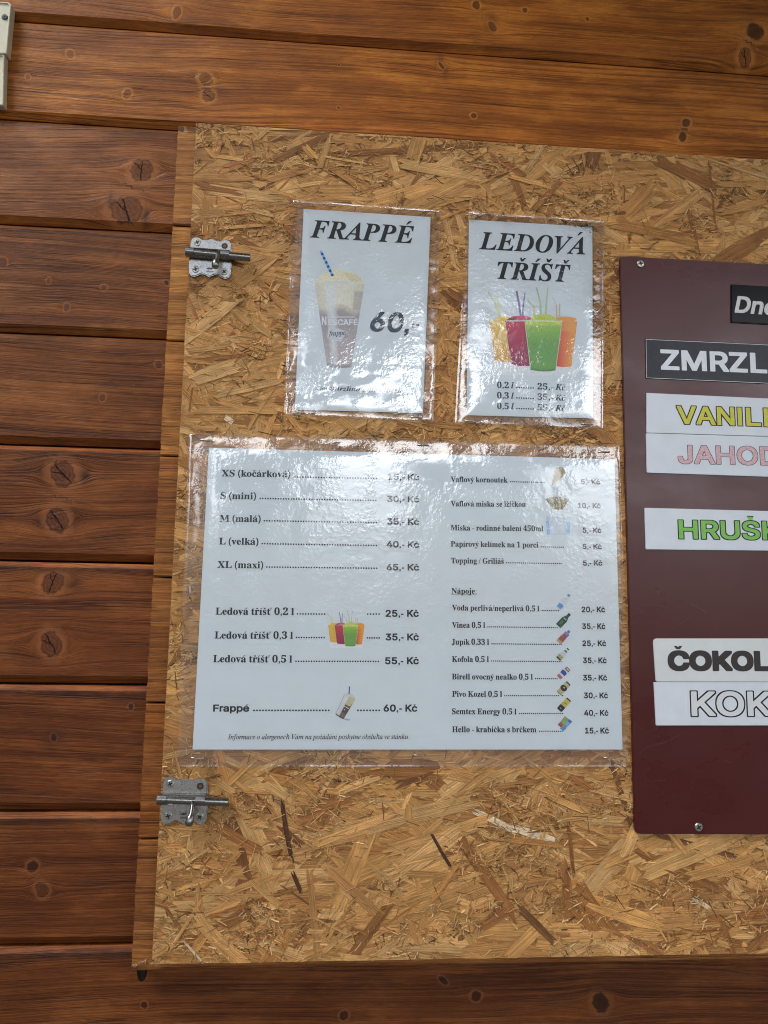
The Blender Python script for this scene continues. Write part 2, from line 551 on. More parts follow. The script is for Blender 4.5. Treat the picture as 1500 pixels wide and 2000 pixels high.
# ------------------------------------------------------------------ letter outlines (advance; contours of x y pairs)
GLYPHS = {
 'sb': {
  '(': (201, [[124, -112, 118, -107, 75, -48, 44, 26, 26, 108, 21, 176, 26, 260, 43, 338, 48, 354, 75, 420, 115, 478, 120, 484, 124, 486, 182, 486, 187, 482, 187, 476, 145, 408, 115, 334, 99, 262, 93, 184, 99, 110, 115, 38, 145, -36, 186, -100, 187, -108, 186, -111, 182, -112]]),
  ')': (201, [[18, -112, 15, -110, 15, -102, 56, -36, 86, 38, 103, 112, 109, 186, 103, 260, 86, 334, 55, 408, 14, 476, 14, 482, 18, 486, 78, 486, 82, 483, 125, 420, 158, 342, 176, 260, 181, 192, 176, 110, 173, 92, 155, 20, 125, -48, 86, -105, 82, -110, 78, -112]]),
  '0': (375, [[182, -13, 134, -6, 124, -2, 86, 19, 54, 56, 32, 110, 21, 166, 17, 252, 21, 316, 32, 372, 54, 425, 86, 461, 128, 484, 184, 492, 194, 492, 240, 486, 250, 483, 288, 461, 319, 424, 343, 368, 354, 314, 359, 232, 354, 166, 343, 112, 318, 55, 288, 19, 248, -3, 240, -6, 192, -13], [187, 44, 214, 56, 231, 94, 240, 156, 242, 226, 240, 324, 231, 386, 214, 424, 188, 435, 162, 424, 145, 388, 136, 326, 133, 248, 136, 156, 145, 94, 162, 56]]),
  '1': (375, [[62, -6, 59, -2, 59, 38, 60, 40, 64, 42, 120, 42, 132, 45, 141, 52, 148, 82, 148, 396, 146, 397, 143, 394, 112, 359, 92, 346, 70, 340, 64, 340, 46, 344, 33, 356, 25, 370, 22, 390, 22, 400, 26, 403, 70, 417, 124, 450, 176, 488, 256, 488, 260, 482, 260, 82, 266, 52, 274, 44, 290, 42, 344, 42, 348, 41, 349, 36, 349, -2, 344, -6]]),
  '2': (375, [[22, -6, 18, -2, 18, 74, 116, 174, 181, 248, 212, 310, 220, 372, 217, 402, 207, 422, 200, 428, 192, 435, 178, 438, 150, 433, 133, 414, 130, 408, 122, 378, 119, 334, 117, 324, 106, 323, 74, 327, 46, 338, 26, 360, 20, 392, 20, 402, 25, 426, 37, 444, 58, 464, 88, 480, 126, 489, 180, 492, 236, 486, 244, 485, 292, 462, 322, 428, 325, 420, 334, 378, 334, 372, 324, 324, 296, 275, 249, 222, 105, 80, 242, 80, 260, 83, 274, 91, 286, 104, 293, 120, 298, 142, 300, 146, 304, 147, 348, 147, 351, 142, 351, 122, 346, -4, 342, -6]]),
  '3': (375, [[152, -13, 112, -10, 78, -1, 48, 13, 28, 32, 18, 48, 13, 68, 13, 80, 17, 100, 32, 118, 50, 129, 72, 132, 78, 132, 82, 129, 88, 92, 102, 69, 106, 65, 132, 51, 160, 47, 194, 54, 210, 65, 224, 82, 232, 108, 234, 140, 228, 170, 209, 196, 178, 215, 136, 221, 94, 221, 90, 222, 89, 226, 89, 270, 90, 274, 94, 275, 138, 275, 172, 280, 179, 284, 198, 301, 214, 330, 215, 336, 218, 372, 215, 396, 206, 419, 190, 434, 170, 438, 152, 435, 137, 424, 122, 388, 117, 338, 114, 335, 106, 335, 72, 339, 42, 351, 24, 370, 18, 396, 18, 404, 28, 438, 56, 466, 106, 486, 178, 492, 240, 485, 288, 465, 298, 456, 322, 428, 334, 380, 334, 372, 326, 332, 305, 298, 300, 293, 270, 270, 245, 258, 248, 255, 282, 244, 294, 237, 308, 228, 331, 206, 346, 178, 351, 144, 351, 132, 347, 98, 335, 66, 318, 40, 294, 20, 234, -5, 168, -13]]),
  '4': (375, [[118, -6, 115, -2, 115, 40, 120, 42, 138, 42, 172, 49, 178, 54, 185, 62, 186, 66, 189, 88, 188, 118, 6, 119, 3, 122, 3, 170, 192, 482, 198, 486, 296, 486, 299, 480, 299, 176, 302, 175, 364, 175, 368, 174, 369, 170, 369, 124, 368, 120, 364, 119, 300, 118, 299, 86, 303, 62, 314, 50, 362, 40, 363, 36, 363, -2, 358, -6], [69, 176, 188, 176, 190, 381]]),
  '5': (375, [[154, -13, 114, -10, 80, -1, 54, 12, 34, 32, 23, 54, 21, 80, 25, 100, 38, 114, 56, 124, 76, 127, 86, 126, 94, 86, 114, 60, 118, 56, 132, 49, 148, 47, 156, 47, 190, 55, 204, 66, 220, 86, 229, 122, 231, 148, 225, 188, 208, 218, 198, 225, 178, 236, 146, 241, 106, 237, 74, 229, 68, 229, 38, 240, 34, 244, 35, 266, 56, 484, 62, 486, 318, 486, 322, 482, 325, 378, 325, 356, 322, 351, 280, 351, 276, 352, 262, 393, 242, 400, 114, 400, 110, 396, 102, 290, 132, 295, 172, 297, 236, 289, 250, 284, 296, 262, 334, 214, 346, 152, 342, 106, 331, 74, 312, 44, 288, 23, 230, -5, 170, -13]]),
  '6': (375, [[190, -13, 146, -7, 104, 13, 70, 46, 46, 86, 29, 146, 28, 156, 24, 214, 27, 280, 36, 330, 50, 372, 71, 414, 102, 448, 132, 471, 172, 487, 216, 492, 264, 490, 292, 483, 300, 479, 319, 468, 334, 453, 344, 434, 346, 418, 346, 408, 341, 388, 326, 370, 302, 358, 258, 354, 254, 356, 253, 362, 250, 396, 237, 430, 228, 437, 216, 440, 186, 430, 181, 426, 157, 396, 140, 342, 133, 282, 158, 292, 212, 300, 222, 300, 278, 290, 320, 262, 348, 220, 358, 160, 357, 144, 348, 86, 317, 32, 268, -1, 202, -13], [198, 46, 217, 50, 233, 68, 245, 102, 249, 148, 244, 192, 233, 222, 214, 242, 192, 246, 160, 238, 154, 235, 132, 218, 132, 206, 137, 140, 152, 86, 174, 54]]),
  '7': (375, [[108, -6, 105, -2, 107, 10, 278, 398, 276, 400, 114, 400, 90, 392, 80, 370, 77, 340, 74, 333, 70, 332, 28, 332, 24, 336, 27, 484, 32, 486, 356, 486, 359, 480, 359, 446, 358, 440, 174, -2, 170, -6]]),
  '8': (375, [[176, -13, 128, -8, 108, -2, 86, 6, 56, 25, 32, 52, 25, 68, 18, 88, 14, 126, 21, 166, 40, 196, 73, 224, 105, 242, 80, 261, 52, 290, 35, 322, 30, 358, 30, 372, 33, 400, 44, 426, 66, 455, 96, 475, 136, 488, 196, 492, 252, 485, 262, 482, 304, 458, 331, 418, 340, 372, 340, 364, 334, 330, 314, 299, 258, 260, 302, 234, 336, 203, 355, 170, 361, 124, 350, 67, 314, 24, 260, -4, 188, -13], [182, 40, 192, 39, 214, 43, 235, 60, 251, 86, 255, 118, 250, 142, 233, 166, 204, 187, 166, 207, 131, 174, 121, 150, 117, 120, 122, 86, 137, 62, 160, 44], [201, 292, 206, 293, 218, 302, 233, 320, 241, 344, 243, 372, 237, 404, 218, 430, 204, 438, 184, 440, 166, 436, 149, 420, 140, 398, 137, 368, 141, 344, 153, 324]]),
  '9': (375, [[144, -13, 112, -10, 84, -2, 64, 10, 55, 20, 47, 28, 36, 64, 36, 74, 43, 96, 46, 100, 72, 113, 80, 112, 92, 84, 107, 62, 128, 48, 134, 46, 156, 43, 198, 62, 231, 126, 242, 212, 238, 210, 216, 192, 182, 181, 150, 179, 98, 189, 54, 216, 27, 260, 18, 318, 18, 332, 22, 372, 35, 412, 56, 443, 62, 448, 90, 471, 126, 486, 136, 488, 182, 492, 226, 486, 266, 470, 270, 467, 304, 437, 329, 394, 346, 336, 351, 254, 340, 152, 327, 108, 306, 66, 277, 32, 244, 8, 202, -8, 158, -13], [182, 240, 190, 240, 204, 242, 218, 250, 244, 280, 244, 290, 239, 348, 225, 400, 204, 426, 180, 434, 161, 428, 142, 408, 131, 374, 127, 328, 133, 284, 135, 276, 154, 250]]),
  'B': (443, [[14, -6, 10, -2, 10, 21, 18, 24, 42, 28, 56, 36, 66, 54, 67, 62, 69, 84, 69, 366, 62, 409, 46, 427, 16, 432, 10, 434, 9, 438, 10, 459, 14, 461, 224, 461, 316, 451, 326, 448, 381, 414, 402, 354, 402, 348, 391, 302, 388, 296, 354, 263, 310, 248, 366, 228, 409, 190, 424, 134, 424, 128, 414, 78, 411, 70, 374, 29, 324, 6, 312, 2, 242, -6], [220, 30, 256, 36, 278, 54, 290, 84, 292, 100, 294, 128, 290, 166, 288, 174, 270, 204, 242, 219, 190, 225, 188, 222, 188, 68, 196, 38, 204, 32], [189, 258, 232, 263, 256, 276, 273, 304, 278, 346, 275, 382, 263, 408, 242, 423, 216, 428, 206, 427, 200, 425, 193, 418, 188, 388]]),
  'E': (442, [[12, -6, 8, -2, 8, 21, 18, 24, 42, 26, 56, 34, 66, 51, 67, 58, 69, 80, 69, 368, 66, 402, 57, 420, 42, 429, 18, 432, 11, 434, 10, 438, 10, 459, 16, 461, 400, 461, 404, 460, 405, 456, 405, 320, 404, 316, 400, 314, 382, 314, 378, 316, 363, 370, 340, 396, 331, 402, 292, 418, 232, 424, 204, 422, 192, 412, 189, 388, 190, 252, 226, 257, 252, 272, 271, 304, 282, 349, 286, 351, 304, 351, 310, 348, 310, 118, 309, 114, 306, 112, 286, 112, 281, 114, 267, 178, 252, 197, 234, 208, 190, 214, 189, 212, 189, 68, 191, 50, 196, 41, 220, 36, 232, 34, 274, 36, 310, 45, 340, 58, 367, 82, 387, 108, 406, 147, 410, 149, 432, 149, 436, 146, 436, 138, 409, 2, 407, -4, 402, -6]]),
  'F': (404, [[12, -6, 9, -2, 10, 21, 14, 24, 42, 29, 55, 38, 66, 56, 67, 64, 69, 86, 69, 372, 65, 402, 56, 418, 40, 427, 14, 432, 9, 434, 8, 438, 8, 459, 14, 461, 394, 461, 398, 460, 400, 456, 400, 320, 399, 316, 396, 314, 376, 314, 372, 316, 363, 354, 349, 382, 330, 401, 308, 413, 272, 422, 232, 425, 204, 423, 191, 414, 188, 396, 188, 254, 222, 258, 250, 274, 268, 304, 278, 351, 282, 353, 304, 353, 306, 352, 308, 348, 308, 118, 307, 114, 304, 112, 284, 112, 279, 114, 268, 164, 250, 196, 222, 213, 194, 217, 190, 217, 188, 216, 188, 84, 194, 46, 202, 36, 212, 30, 256, 24, 262, 22, 263, 18, 263, -2, 262, -4, 258, -6]]),
  'G': (508, [[260, -16, 196, -9, 136, 14, 90, 49, 52, 98, 29, 156, 26, 182, 22, 236, 30, 302, 51, 356, 86, 401, 134, 440, 184, 461, 198, 465, 262, 471, 314, 465, 388, 443, 400, 448, 414, 470, 418, 471, 440, 471, 443, 466, 443, 308, 440, 302, 418, 302, 414, 304, 397, 342, 378, 372, 350, 402, 324, 421, 290, 434, 266, 436, 206, 414, 165, 344, 152, 228, 160, 138, 185, 72, 226, 31, 276, 20, 304, 22, 322, 32, 333, 50, 337, 74, 337, 124, 333, 150, 324, 165, 312, 171, 306, 173, 280, 175, 270, 178, 269, 200, 270, 203, 274, 204, 500, 204, 506, 200, 506, 182, 504, 177, 476, 173, 466, 168, 461, 164, 455, 152, 452, 128, 452, 28, 450, 24, 360, -6, 274, -16]]),
  'H': (523, [[12, -6, 9, -2, 10, 21, 16, 24, 42, 28, 56, 36, 66, 53, 67, 60, 69, 82, 69, 376, 65, 402, 56, 419, 42, 428, 16, 432, 10, 435, 10, 456, 11, 460, 16, 461, 242, 461, 247, 460, 248, 456, 248, 438, 246, 434, 208, 426, 193, 410, 188, 378, 188, 260, 190, 257, 334, 257, 336, 258, 336, 376, 331, 410, 314, 427, 277, 434, 276, 456, 278, 460, 282, 461, 508, 461, 512, 460, 513, 456, 512, 436, 506, 432, 480, 428, 466, 419, 458, 404, 455, 378, 455, 82, 457, 62, 462, 46, 468, 36, 482, 28, 512, 22, 513, 18, 513, 0, 512, -5, 508, -6, 282, -6, 278, -5, 276, -2, 277, 22, 308, 27, 318, 32, 324, 36, 333, 52, 336, 82, 336, 214, 334, 215, 190, 215, 188, 212, 188, 82, 191, 52, 198, 38, 204, 34, 214, 28, 240, 24, 247, 22, 248, 18, 248, -2, 247, -4, 242, -6]]),
  'J': (330, [[102, -71, 74, -68, 48, -60, 22, -44, 6, -28, -1, -16, -6, -6, -9, 16, -9, 30, -6, 48, 4, 64, 22, 76, 42, 81, 70, 76, 84, 66, 95, 50, 99, 32, 99, 24, 93, 2, 85, -18, 85, -22, 90, -30, 108, -33, 122, -30, 131, -22, 134, -18, 142, 24, 142, 364, 137, 400, 136, 406, 130, 416, 122, 422, 116, 425, 80, 432, 74, 434, 73, 438, 73, 458, 78, 461, 316, 461, 320, 456, 320, 438, 319, 434, 314, 432, 280, 425, 270, 416, 265, 402, 261, 366, 261, 86, 245, 0, 218, -30, 192, -54, 112, -71]]),
  'K': (510, [[14, -6, 10, -2, 10, 21, 18, 24, 42, 28, 56, 36, 66, 54, 67, 60, 69, 82, 69, 376, 66, 402, 58, 418, 42, 428, 12, 434, 11, 438, 12, 460, 16, 461, 242, 461, 247, 460, 248, 456, 248, 438, 246, 434, 208, 426, 194, 412, 192, 408, 189, 378, 189, 254, 190, 252, 314, 375, 337, 404, 341, 416, 330, 428, 294, 432, 286, 435, 285, 456, 286, 460, 290, 461, 486, 461, 491, 460, 492, 456, 492, 438, 490, 434, 478, 433, 418, 412, 354, 360, 281, 284, 465, 54, 490, 31, 524, 22, 525, 18, 525, 0, 524, -5, 520, -6, 280, -6, 276, -5, 275, -2, 276, 22, 316, 26, 325, 36, 310, 63, 200, 202, 198, 203, 190, 196, 189, 192, 189, 82, 192, 54, 199, 38, 204, 34, 216, 28, 240, 24, 247, 22, 248, 18, 248, -2, 247, -4, 242, -6]]),
  'L': (426, [[12, -6, 9, -2, 10, 21, 16, 24, 42, 28, 56, 36, 66, 53, 67, 60, 69, 82, 69, 376, 65, 404, 57, 420, 42, 428, 11, 434, 10, 438, 10, 458, 16, 461, 254, 460, 256, 456, 256, 438, 254, 434, 248, 432, 212, 428, 199, 420, 193, 410, 188, 378, 188, 82, 191, 50, 204, 37, 234, 34, 276, 37, 312, 46, 341, 62, 365, 86, 385, 116, 404, 158, 408, 160, 430, 160, 433, 156, 433, 150, 407, -4, 402, -6]]),
  'M': (634, [[12, -6, 8, -2, 8, 21, 16, 24, 40, 28, 54, 36, 66, 54, 67, 60, 69, 80, 69, 380, 64, 412, 50, 426, 10, 434, 9, 438, 10, 460, 14, 461, 186, 461, 190, 460, 316, 161, 444, 459, 448, 461, 618, 461, 622, 460, 623, 456, 622, 436, 618, 432, 592, 427, 578, 418, 569, 402, 566, 378, 566, 86, 570, 52, 572, 46, 586, 29, 622, 22, 623, 18, 623, 0, 622, -5, 618, -6, 396, -6, 390, -4, 390, 18, 391, 22, 396, 24, 428, 30, 443, 46, 445, 54, 449, 86, 448, 364, 295, -2, 292, -5, 288, -6, 268, -6, 263, -2, 112, 353, 111, 82, 114, 56, 117, 48, 126, 34, 142, 26, 166, 24, 174, 22, 175, 18, 175, -2, 170, -6]]),
  'N': (494, [[400, -17, 393, -10, 114, 330, 113, 80, 116, 52, 124, 36, 138, 27, 164, 24, 172, 22, 173, 18, 173, -2, 168, -6, 18, -6, 12, -4, 12, 18, 13, 22, 20, 24, 48, 28, 64, 44, 70, 82, 70, 384, 32, 427, 13, 434, 12, 456, 13, 460, 18, 461, 156, 461, 161, 460, 384, 189, 385, 192, 385, 374, 381, 404, 379, 410, 364, 426, 332, 432, 326, 434, 325, 438, 325, 458, 330, 461, 480, 461, 485, 460, 486, 456, 486, 438, 485, 434, 478, 432, 452, 428, 440, 421, 431, 404, 428, 376, 428, -12, 426, -16, 424, -17]]),
  'P': (418, [[12, -6, 9, -2, 10, 21, 16, 24, 42, 28, 56, 36, 66, 53, 67, 60, 69, 82, 69, 376, 65, 402, 57, 418, 42, 428, 11, 434, 10, 438, 10, 459, 16, 461, 226, 461, 290, 458, 340, 446, 370, 427, 397, 400, 410, 370, 415, 336, 415, 328, 404, 276, 378, 242, 370, 234, 316, 208, 248, 200, 190, 200, 188, 198, 188, 82, 191, 52, 198, 38, 204, 34, 214, 28, 240, 24, 247, 22, 248, 18, 248, -2, 247, -4, 242, -6], [189, 236, 200, 236, 236, 240, 242, 242, 266, 258, 281, 286, 286, 330, 282, 372, 269, 402, 246, 420, 216, 424, 194, 418, 188, 394]]),
  'R': (473, [[12, -6, 9, -2, 10, 21, 16, 24, 42, 28, 56, 36, 66, 53, 67, 60, 69, 82, 69, 376, 65, 402, 57, 418, 42, 428, 11, 434, 10, 438, 10, 459, 16, 461, 224, 461, 308, 454, 372, 431, 411, 390, 423, 338, 422, 326, 413, 284, 410, 278, 376, 242, 328, 222, 326, 220, 438, 54, 458, 31, 485, 22, 486, 18, 486, -2, 485, -4, 480, -6, 338, -6, 333, -4, 199, 202, 196, 206, 190, 206, 188, 204, 188, 82, 191, 52, 198, 38, 204, 34, 214, 28, 240, 24, 247, 22, 248, 18, 248, -2, 247, -4, 242, -6], [189, 240, 202, 240, 246, 246, 274, 263, 292, 294, 297, 338, 290, 382, 288, 386, 262, 416, 222, 425, 204, 423, 195, 416, 188, 382]]),
  'S': (390, [[40, -17, 37, -12, 37, 160, 40, 164, 62, 164, 67, 162, 88, 100, 114, 58, 126, 48, 156, 29, 194, 22, 224, 25, 230, 27, 253, 42, 267, 64, 272, 88, 260, 124, 258, 126, 220, 155, 156, 187, 106, 216, 82, 238, 68, 254, 50, 284, 44, 326, 48, 374, 61, 408, 85, 436, 109, 454, 146, 468, 190, 472, 232, 467, 288, 453, 298, 452, 308, 456, 313, 468, 318, 472, 342, 471, 345, 466, 345, 318, 342, 313, 320, 313, 316, 315, 305, 348, 286, 382, 264, 408, 244, 423, 220, 435, 200, 438, 182, 437, 166, 434, 148, 423, 131, 402, 127, 376, 130, 360, 144, 340, 194, 308, 264, 275, 320, 240, 342, 216, 356, 192, 365, 136, 360, 90, 344, 52, 316, 22, 282, 1, 242, -12, 198, -16, 154, -14, 86, 5, 74, 1, 67, -14, 64, -16]]),
  'T': (423, [[90, -6, 86, -2, 86, 21, 94, 24, 120, 27, 136, 35, 146, 53, 147, 60, 150, 84, 150, 424, 148, 426, 144, 426, 108, 421, 72, 399, 46, 362, 34, 314, 30, 312, 10, 312, 6, 314, 5, 316, 6, 459, 10, 461, 414, 460, 416, 456, 416, 316, 412, 311, 392, 311, 388, 313, 369, 378, 330, 413, 272, 426, 269, 424, 269, 82, 272, 58, 277, 42, 282, 34, 298, 27, 326, 24, 332, 22, 334, 18, 333, -4, 328, -6]]),
  'V': (428, [[210, -19, 206, -16, 202, -8, 38, 378, 15, 416, 4, 426, -20, 435, -20, 458, -14, 461, 212, 461, 216, 460, 217, 456, 217, 438, 216, 434, 210, 432, 170, 426, 162, 418, 159, 410, 168, 378, 258, 163, 340, 374, 348, 408, 345, 418, 336, 426, 300, 432, 294, 434, 293, 438, 293, 458, 298, 461, 445, 460, 448, 456, 448, 438, 447, 434, 426, 430, 414, 422, 387, 378, 236, -16, 232, -19]]),
  'X': (471, [[8, -6, 5, -2, 6, 21, 10, 24, 50, 36, 86, 72, 184, 208, 72, 383, 40, 421, 28, 430, 8, 435, 8, 456, 9, 460, 14, 461, 248, 460, 250, 456, 250, 438, 248, 434, 246, 433, 232, 433, 206, 428, 198, 414, 206, 392, 255, 316, 266, 303, 316, 376, 331, 412, 322, 426, 292, 432, 288, 435, 287, 456, 288, 460, 292, 461, 458, 461, 462, 460, 464, 456, 464, 438, 463, 434, 430, 429, 408, 418, 362, 369, 290, 264, 418, 61, 442, 33, 469, 20, 470, 0, 469, -4, 464, -6, 238, -6, 234, -5, 232, -2, 233, 22, 272, 28, 282, 42, 269, 76, 210, 169, 144, 77, 132, 46, 142, 30, 179, 22, 180, 18, 180, 0, 178, -5, 174, -6]]),
  'a': (344, [[250, -16, 211, -4, 196, 24, 154, -4, 100, -15, 66, -11, 58, -9, 36, 5, 19, 30, 14, 58, 14, 68, 24, 106, 26, 110, 56, 140, 116, 170, 190, 194, 193, 196, 193, 238, 190, 262, 180, 279, 168, 286, 152, 289, 122, 285, 118, 283, 112, 274, 120, 258, 129, 232, 126, 212, 114, 197, 98, 188, 80, 185, 56, 188, 42, 197, 31, 212, 29, 218, 27, 240, 30, 258, 31, 264, 42, 280, 64, 300, 92, 314, 122, 322, 168, 324, 220, 319, 226, 318, 267, 298, 290, 264, 299, 214, 300, 50, 301, 44, 304, 42, 318, 48, 324, 47, 334, 34, 335, 26, 330, 19, 298, -6, 258, -16], [151, 42, 170, 47, 193, 68, 193, 156, 192, 158, 160, 146, 132, 118, 125, 86, 131, 52, 132, 50]]),
  'b': (361, [[40, -17, 37, -12, 37, 386, 31, 422, 30, 424, 3, 434, 2, 458, 8, 461, 140, 461, 143, 460, 144, 456, 144, 294, 148, 296, 172, 314, 218, 324, 258, 319, 290, 303, 313, 280, 319, 272, 332, 248, 344, 212, 348, 160, 343, 114, 328, 71, 306, 36, 276, 8, 244, -7, 232, -11, 188, -16, 144, -7, 106, 19, 58, -16], [182, 22, 208, 28, 226, 52, 236, 98, 239, 156, 236, 210, 225, 248, 207, 268, 186, 273, 160, 264, 149, 252, 144, 238, 144, 72, 155, 34]]),
  'c': (293, [[150, -16, 116, -11, 82, 6, 52, 32, 35, 58, 28, 74, 17, 108, 13, 156, 19, 200, 36, 244, 58, 274, 90, 302, 130, 319, 170, 325, 220, 320, 254, 304, 276, 280, 283, 248, 280, 224, 270, 209, 258, 202, 252, 200, 234, 198, 204, 209, 199, 214, 190, 246, 191, 266, 184, 284, 168, 290, 144, 280, 125, 246, 123, 238, 118, 186, 124, 126, 142, 82, 172, 53, 202, 45, 214, 47, 236, 53, 265, 76, 270, 78, 276, 77, 287, 68, 290, 64, 290, 58, 282, 47, 232, 3, 160, -16]]),
  'd': (370, [[134, -16, 104, -11, 72, 6, 48, 30, 29, 62, 17, 100, 13, 154, 18, 200, 30, 242, 48, 275, 74, 300, 108, 319, 142, 324, 164, 321, 193, 314, 213, 298, 217, 296, 217, 398, 214, 416, 206, 425, 171, 434, 170, 438, 171, 460, 176, 461, 322, 461, 325, 456, 325, 76, 332, 45, 338, 38, 354, 35, 358, 31, 359, 8, 354, 5, 296, 0, 222, -16, 217, -12, 217, 18, 216, 21, 194, -2, 188, -5, 144, -16], [169, 36, 174, 35, 184, 37, 196, 46, 209, 60, 217, 82, 217, 238, 211, 254, 202, 264, 174, 274, 152, 267, 135, 244, 127, 208, 124, 158, 126, 100, 135, 64, 150, 42]]),
  'e': (301, [[148, -16, 114, -11, 82, 4, 50, 33, 31, 64, 18, 104, 13, 150, 13, 162, 17, 200, 22, 218, 32, 244, 52, 276, 82, 303, 112, 317, 122, 320, 160, 324, 212, 315, 254, 284, 280, 238, 289, 178, 289, 164, 288, 161, 284, 160, 126, 160, 125, 154, 132, 104, 134, 98, 158, 62, 198, 49, 232, 58, 266, 92, 272, 92, 276, 90, 289, 78, 291, 72, 289, 66, 232, 6, 158, -16], [123, 198, 194, 199, 195, 214, 187, 272, 176, 287, 162, 290, 133, 270]]),
  'f': (214, [[12, -6, 9, -2, 10, 20, 14, 23, 34, 27, 44, 40, 46, 70, 46, 268, 44, 271, 14, 271, 10, 273, 10, 314, 14, 316, 46, 317, 46, 358, 54, 404, 81, 442, 116, 461, 124, 464, 170, 471, 216, 466, 244, 451, 263, 428, 269, 404, 269, 396, 266, 378, 257, 362, 242, 352, 222, 349, 194, 358, 188, 363, 181, 372, 179, 386, 179, 396, 190, 430, 186, 436, 176, 436, 166, 434, 160, 427, 154, 388, 154, 317, 204, 316, 208, 315, 209, 312, 209, 276, 208, 272, 204, 271, 156, 271, 154, 268, 154, 64, 156, 44, 163, 32, 174, 25, 204, 21, 205, 16, 205, -2, 200, -6]]),
  'g': (327, [[136, -146, 86, -142, 44, -128, 16, -104, 8, -80, 8, -70, 22, -42, 55, -24, 28, -4, 18, 26, 18, 36, 22, 58, 40, 81, 62, 97, 87, 110, 39, 144, 36, 148, 16, 208, 16, 218, 21, 246, 34, 273, 56, 294, 84, 311, 116, 321, 164, 324, 200, 321, 236, 310, 320, 310, 323, 304, 323, 268, 322, 264, 318, 262, 282, 262, 280, 260, 292, 240, 297, 198, 294, 172, 280, 144, 262, 125, 236, 109, 200, 99, 178, 97, 144, 98, 118, 89, 110, 80, 108, 74, 114, 62, 118, 60, 142, 55, 182, 55, 256, 47, 266, 45, 291, 34, 309, 16, 319, -12, 322, -40, 312, -80, 309, -86, 276, -118, 244, -131, 216, -140, 152, -146], [157, -110, 214, -105, 246, -90, 256, -66, 254, -56, 246, -48, 242, -46, 204, -40, 100, -40, 84, -58, 80, -72, 85, -84, 100, -98, 118, -105, 132, -108], [155, 132, 172, 135, 184, 150, 191, 176, 193, 208, 191, 246, 184, 272, 173, 286, 158, 290, 142, 286, 130, 272, 123, 246, 120, 212, 123, 176, 129, 152, 142, 136]]),
  'h': (381, [[16, -6, 12, -2, 12, 20, 16, 23, 39, 32, 46, 60, 46, 394, 39, 426, 32, 431, 20, 433, 13, 436, 13, 458, 18, 461, 150, 461, 154, 456, 154, 283, 186, 311, 240, 324, 246, 324, 296, 311, 326, 275, 336, 216, 336, 58, 343, 30, 350, 25, 362, 23, 368, 20, 369, -2, 364, -6, 202, -6, 196, -4, 196, 20, 222, 30, 229, 60, 229, 214, 223, 254, 214, 262, 204, 264, 178, 256, 154, 230, 154, 58, 160, 30, 168, 25, 180, 23, 185, 20, 185, -4, 180, -6]]),
  'i': (198, [[16, -6, 12, -2, 12, 20, 16, 23, 39, 32, 46, 60, 46, 248, 41, 280, 20, 286, 14, 290, 15, 314, 20, 316, 150, 316, 154, 310, 154, 58, 160, 32, 185, 20, 186, 16, 186, -2, 180, -6], [96, 356, 78, 360, 58, 374, 47, 392, 44, 408, 44, 418, 48, 436, 62, 455, 78, 466, 106, 469, 124, 466, 142, 454, 153, 436, 157, 408, 153, 390, 140, 370, 120, 359]]),
  'j': (210, [[30, -146, -17, -136, -50, -108, -59, -92, -62, -74, -62, -64, -59, -48, -52, -37, -36, -26, -12, -23, 20, -34, 29, -48, 32, -68, 25, -90, 19, -102, 20, -107, 30, -110, 44, -108, 52, -96, 58, -52, 58, 246, 50, 280, 40, 285, 22, 287, 16, 290, 16, 312, 22, 316, 162, 316, 165, 310, 165, -24, 157, -76, 132, -114, 96, -137, 86, -140, 42, -146], [100, 357, 82, 362, 63, 376, 53, 390, 50, 408, 50, 420, 53, 438, 68, 456, 84, 467, 102, 471, 110, 471, 130, 467, 148, 454, 159, 438, 163, 410, 159, 390, 146, 372, 130, 361, 110, 357]]),
  'k': (359, [[14, -6, 11, -2, 11, 20, 16, 23, 39, 32, 46, 60, 46, 396, 40, 426, 34, 430, 20, 432, 14, 436, 15, 458, 20, 461, 150, 461, 154, 456, 154, 188, 156, 188, 223, 254, 234, 268, 236, 276, 230, 284, 204, 287, 200, 290, 200, 312, 202, 315, 206, 316, 346, 316, 350, 315, 351, 310, 351, 292, 350, 288, 314, 279, 306, 274, 278, 254, 232, 208, 350, 40, 364, 27, 381, 20, 382, 16, 382, -2, 376, -6, 210, -6, 206, -5, 205, -2, 205, 20, 208, 22, 228, 26, 231, 34, 224, 48, 166, 130, 160, 136, 154, 128, 154, 58, 160, 32, 182, 22, 185, 20, 186, 0, 184, -5, 180, -6]]),
  'l': (199, [[16, -6, 12, -2, 12, 20, 16, 23, 39, 32, 46, 60, 46, 394, 40, 426, 34, 430, 20, 432, 14, 436, 14, 458, 20, 461, 150, 461, 154, 456, 154, 58, 160, 32, 185, 20, 186, 16, 186, -2, 180, -6]]),
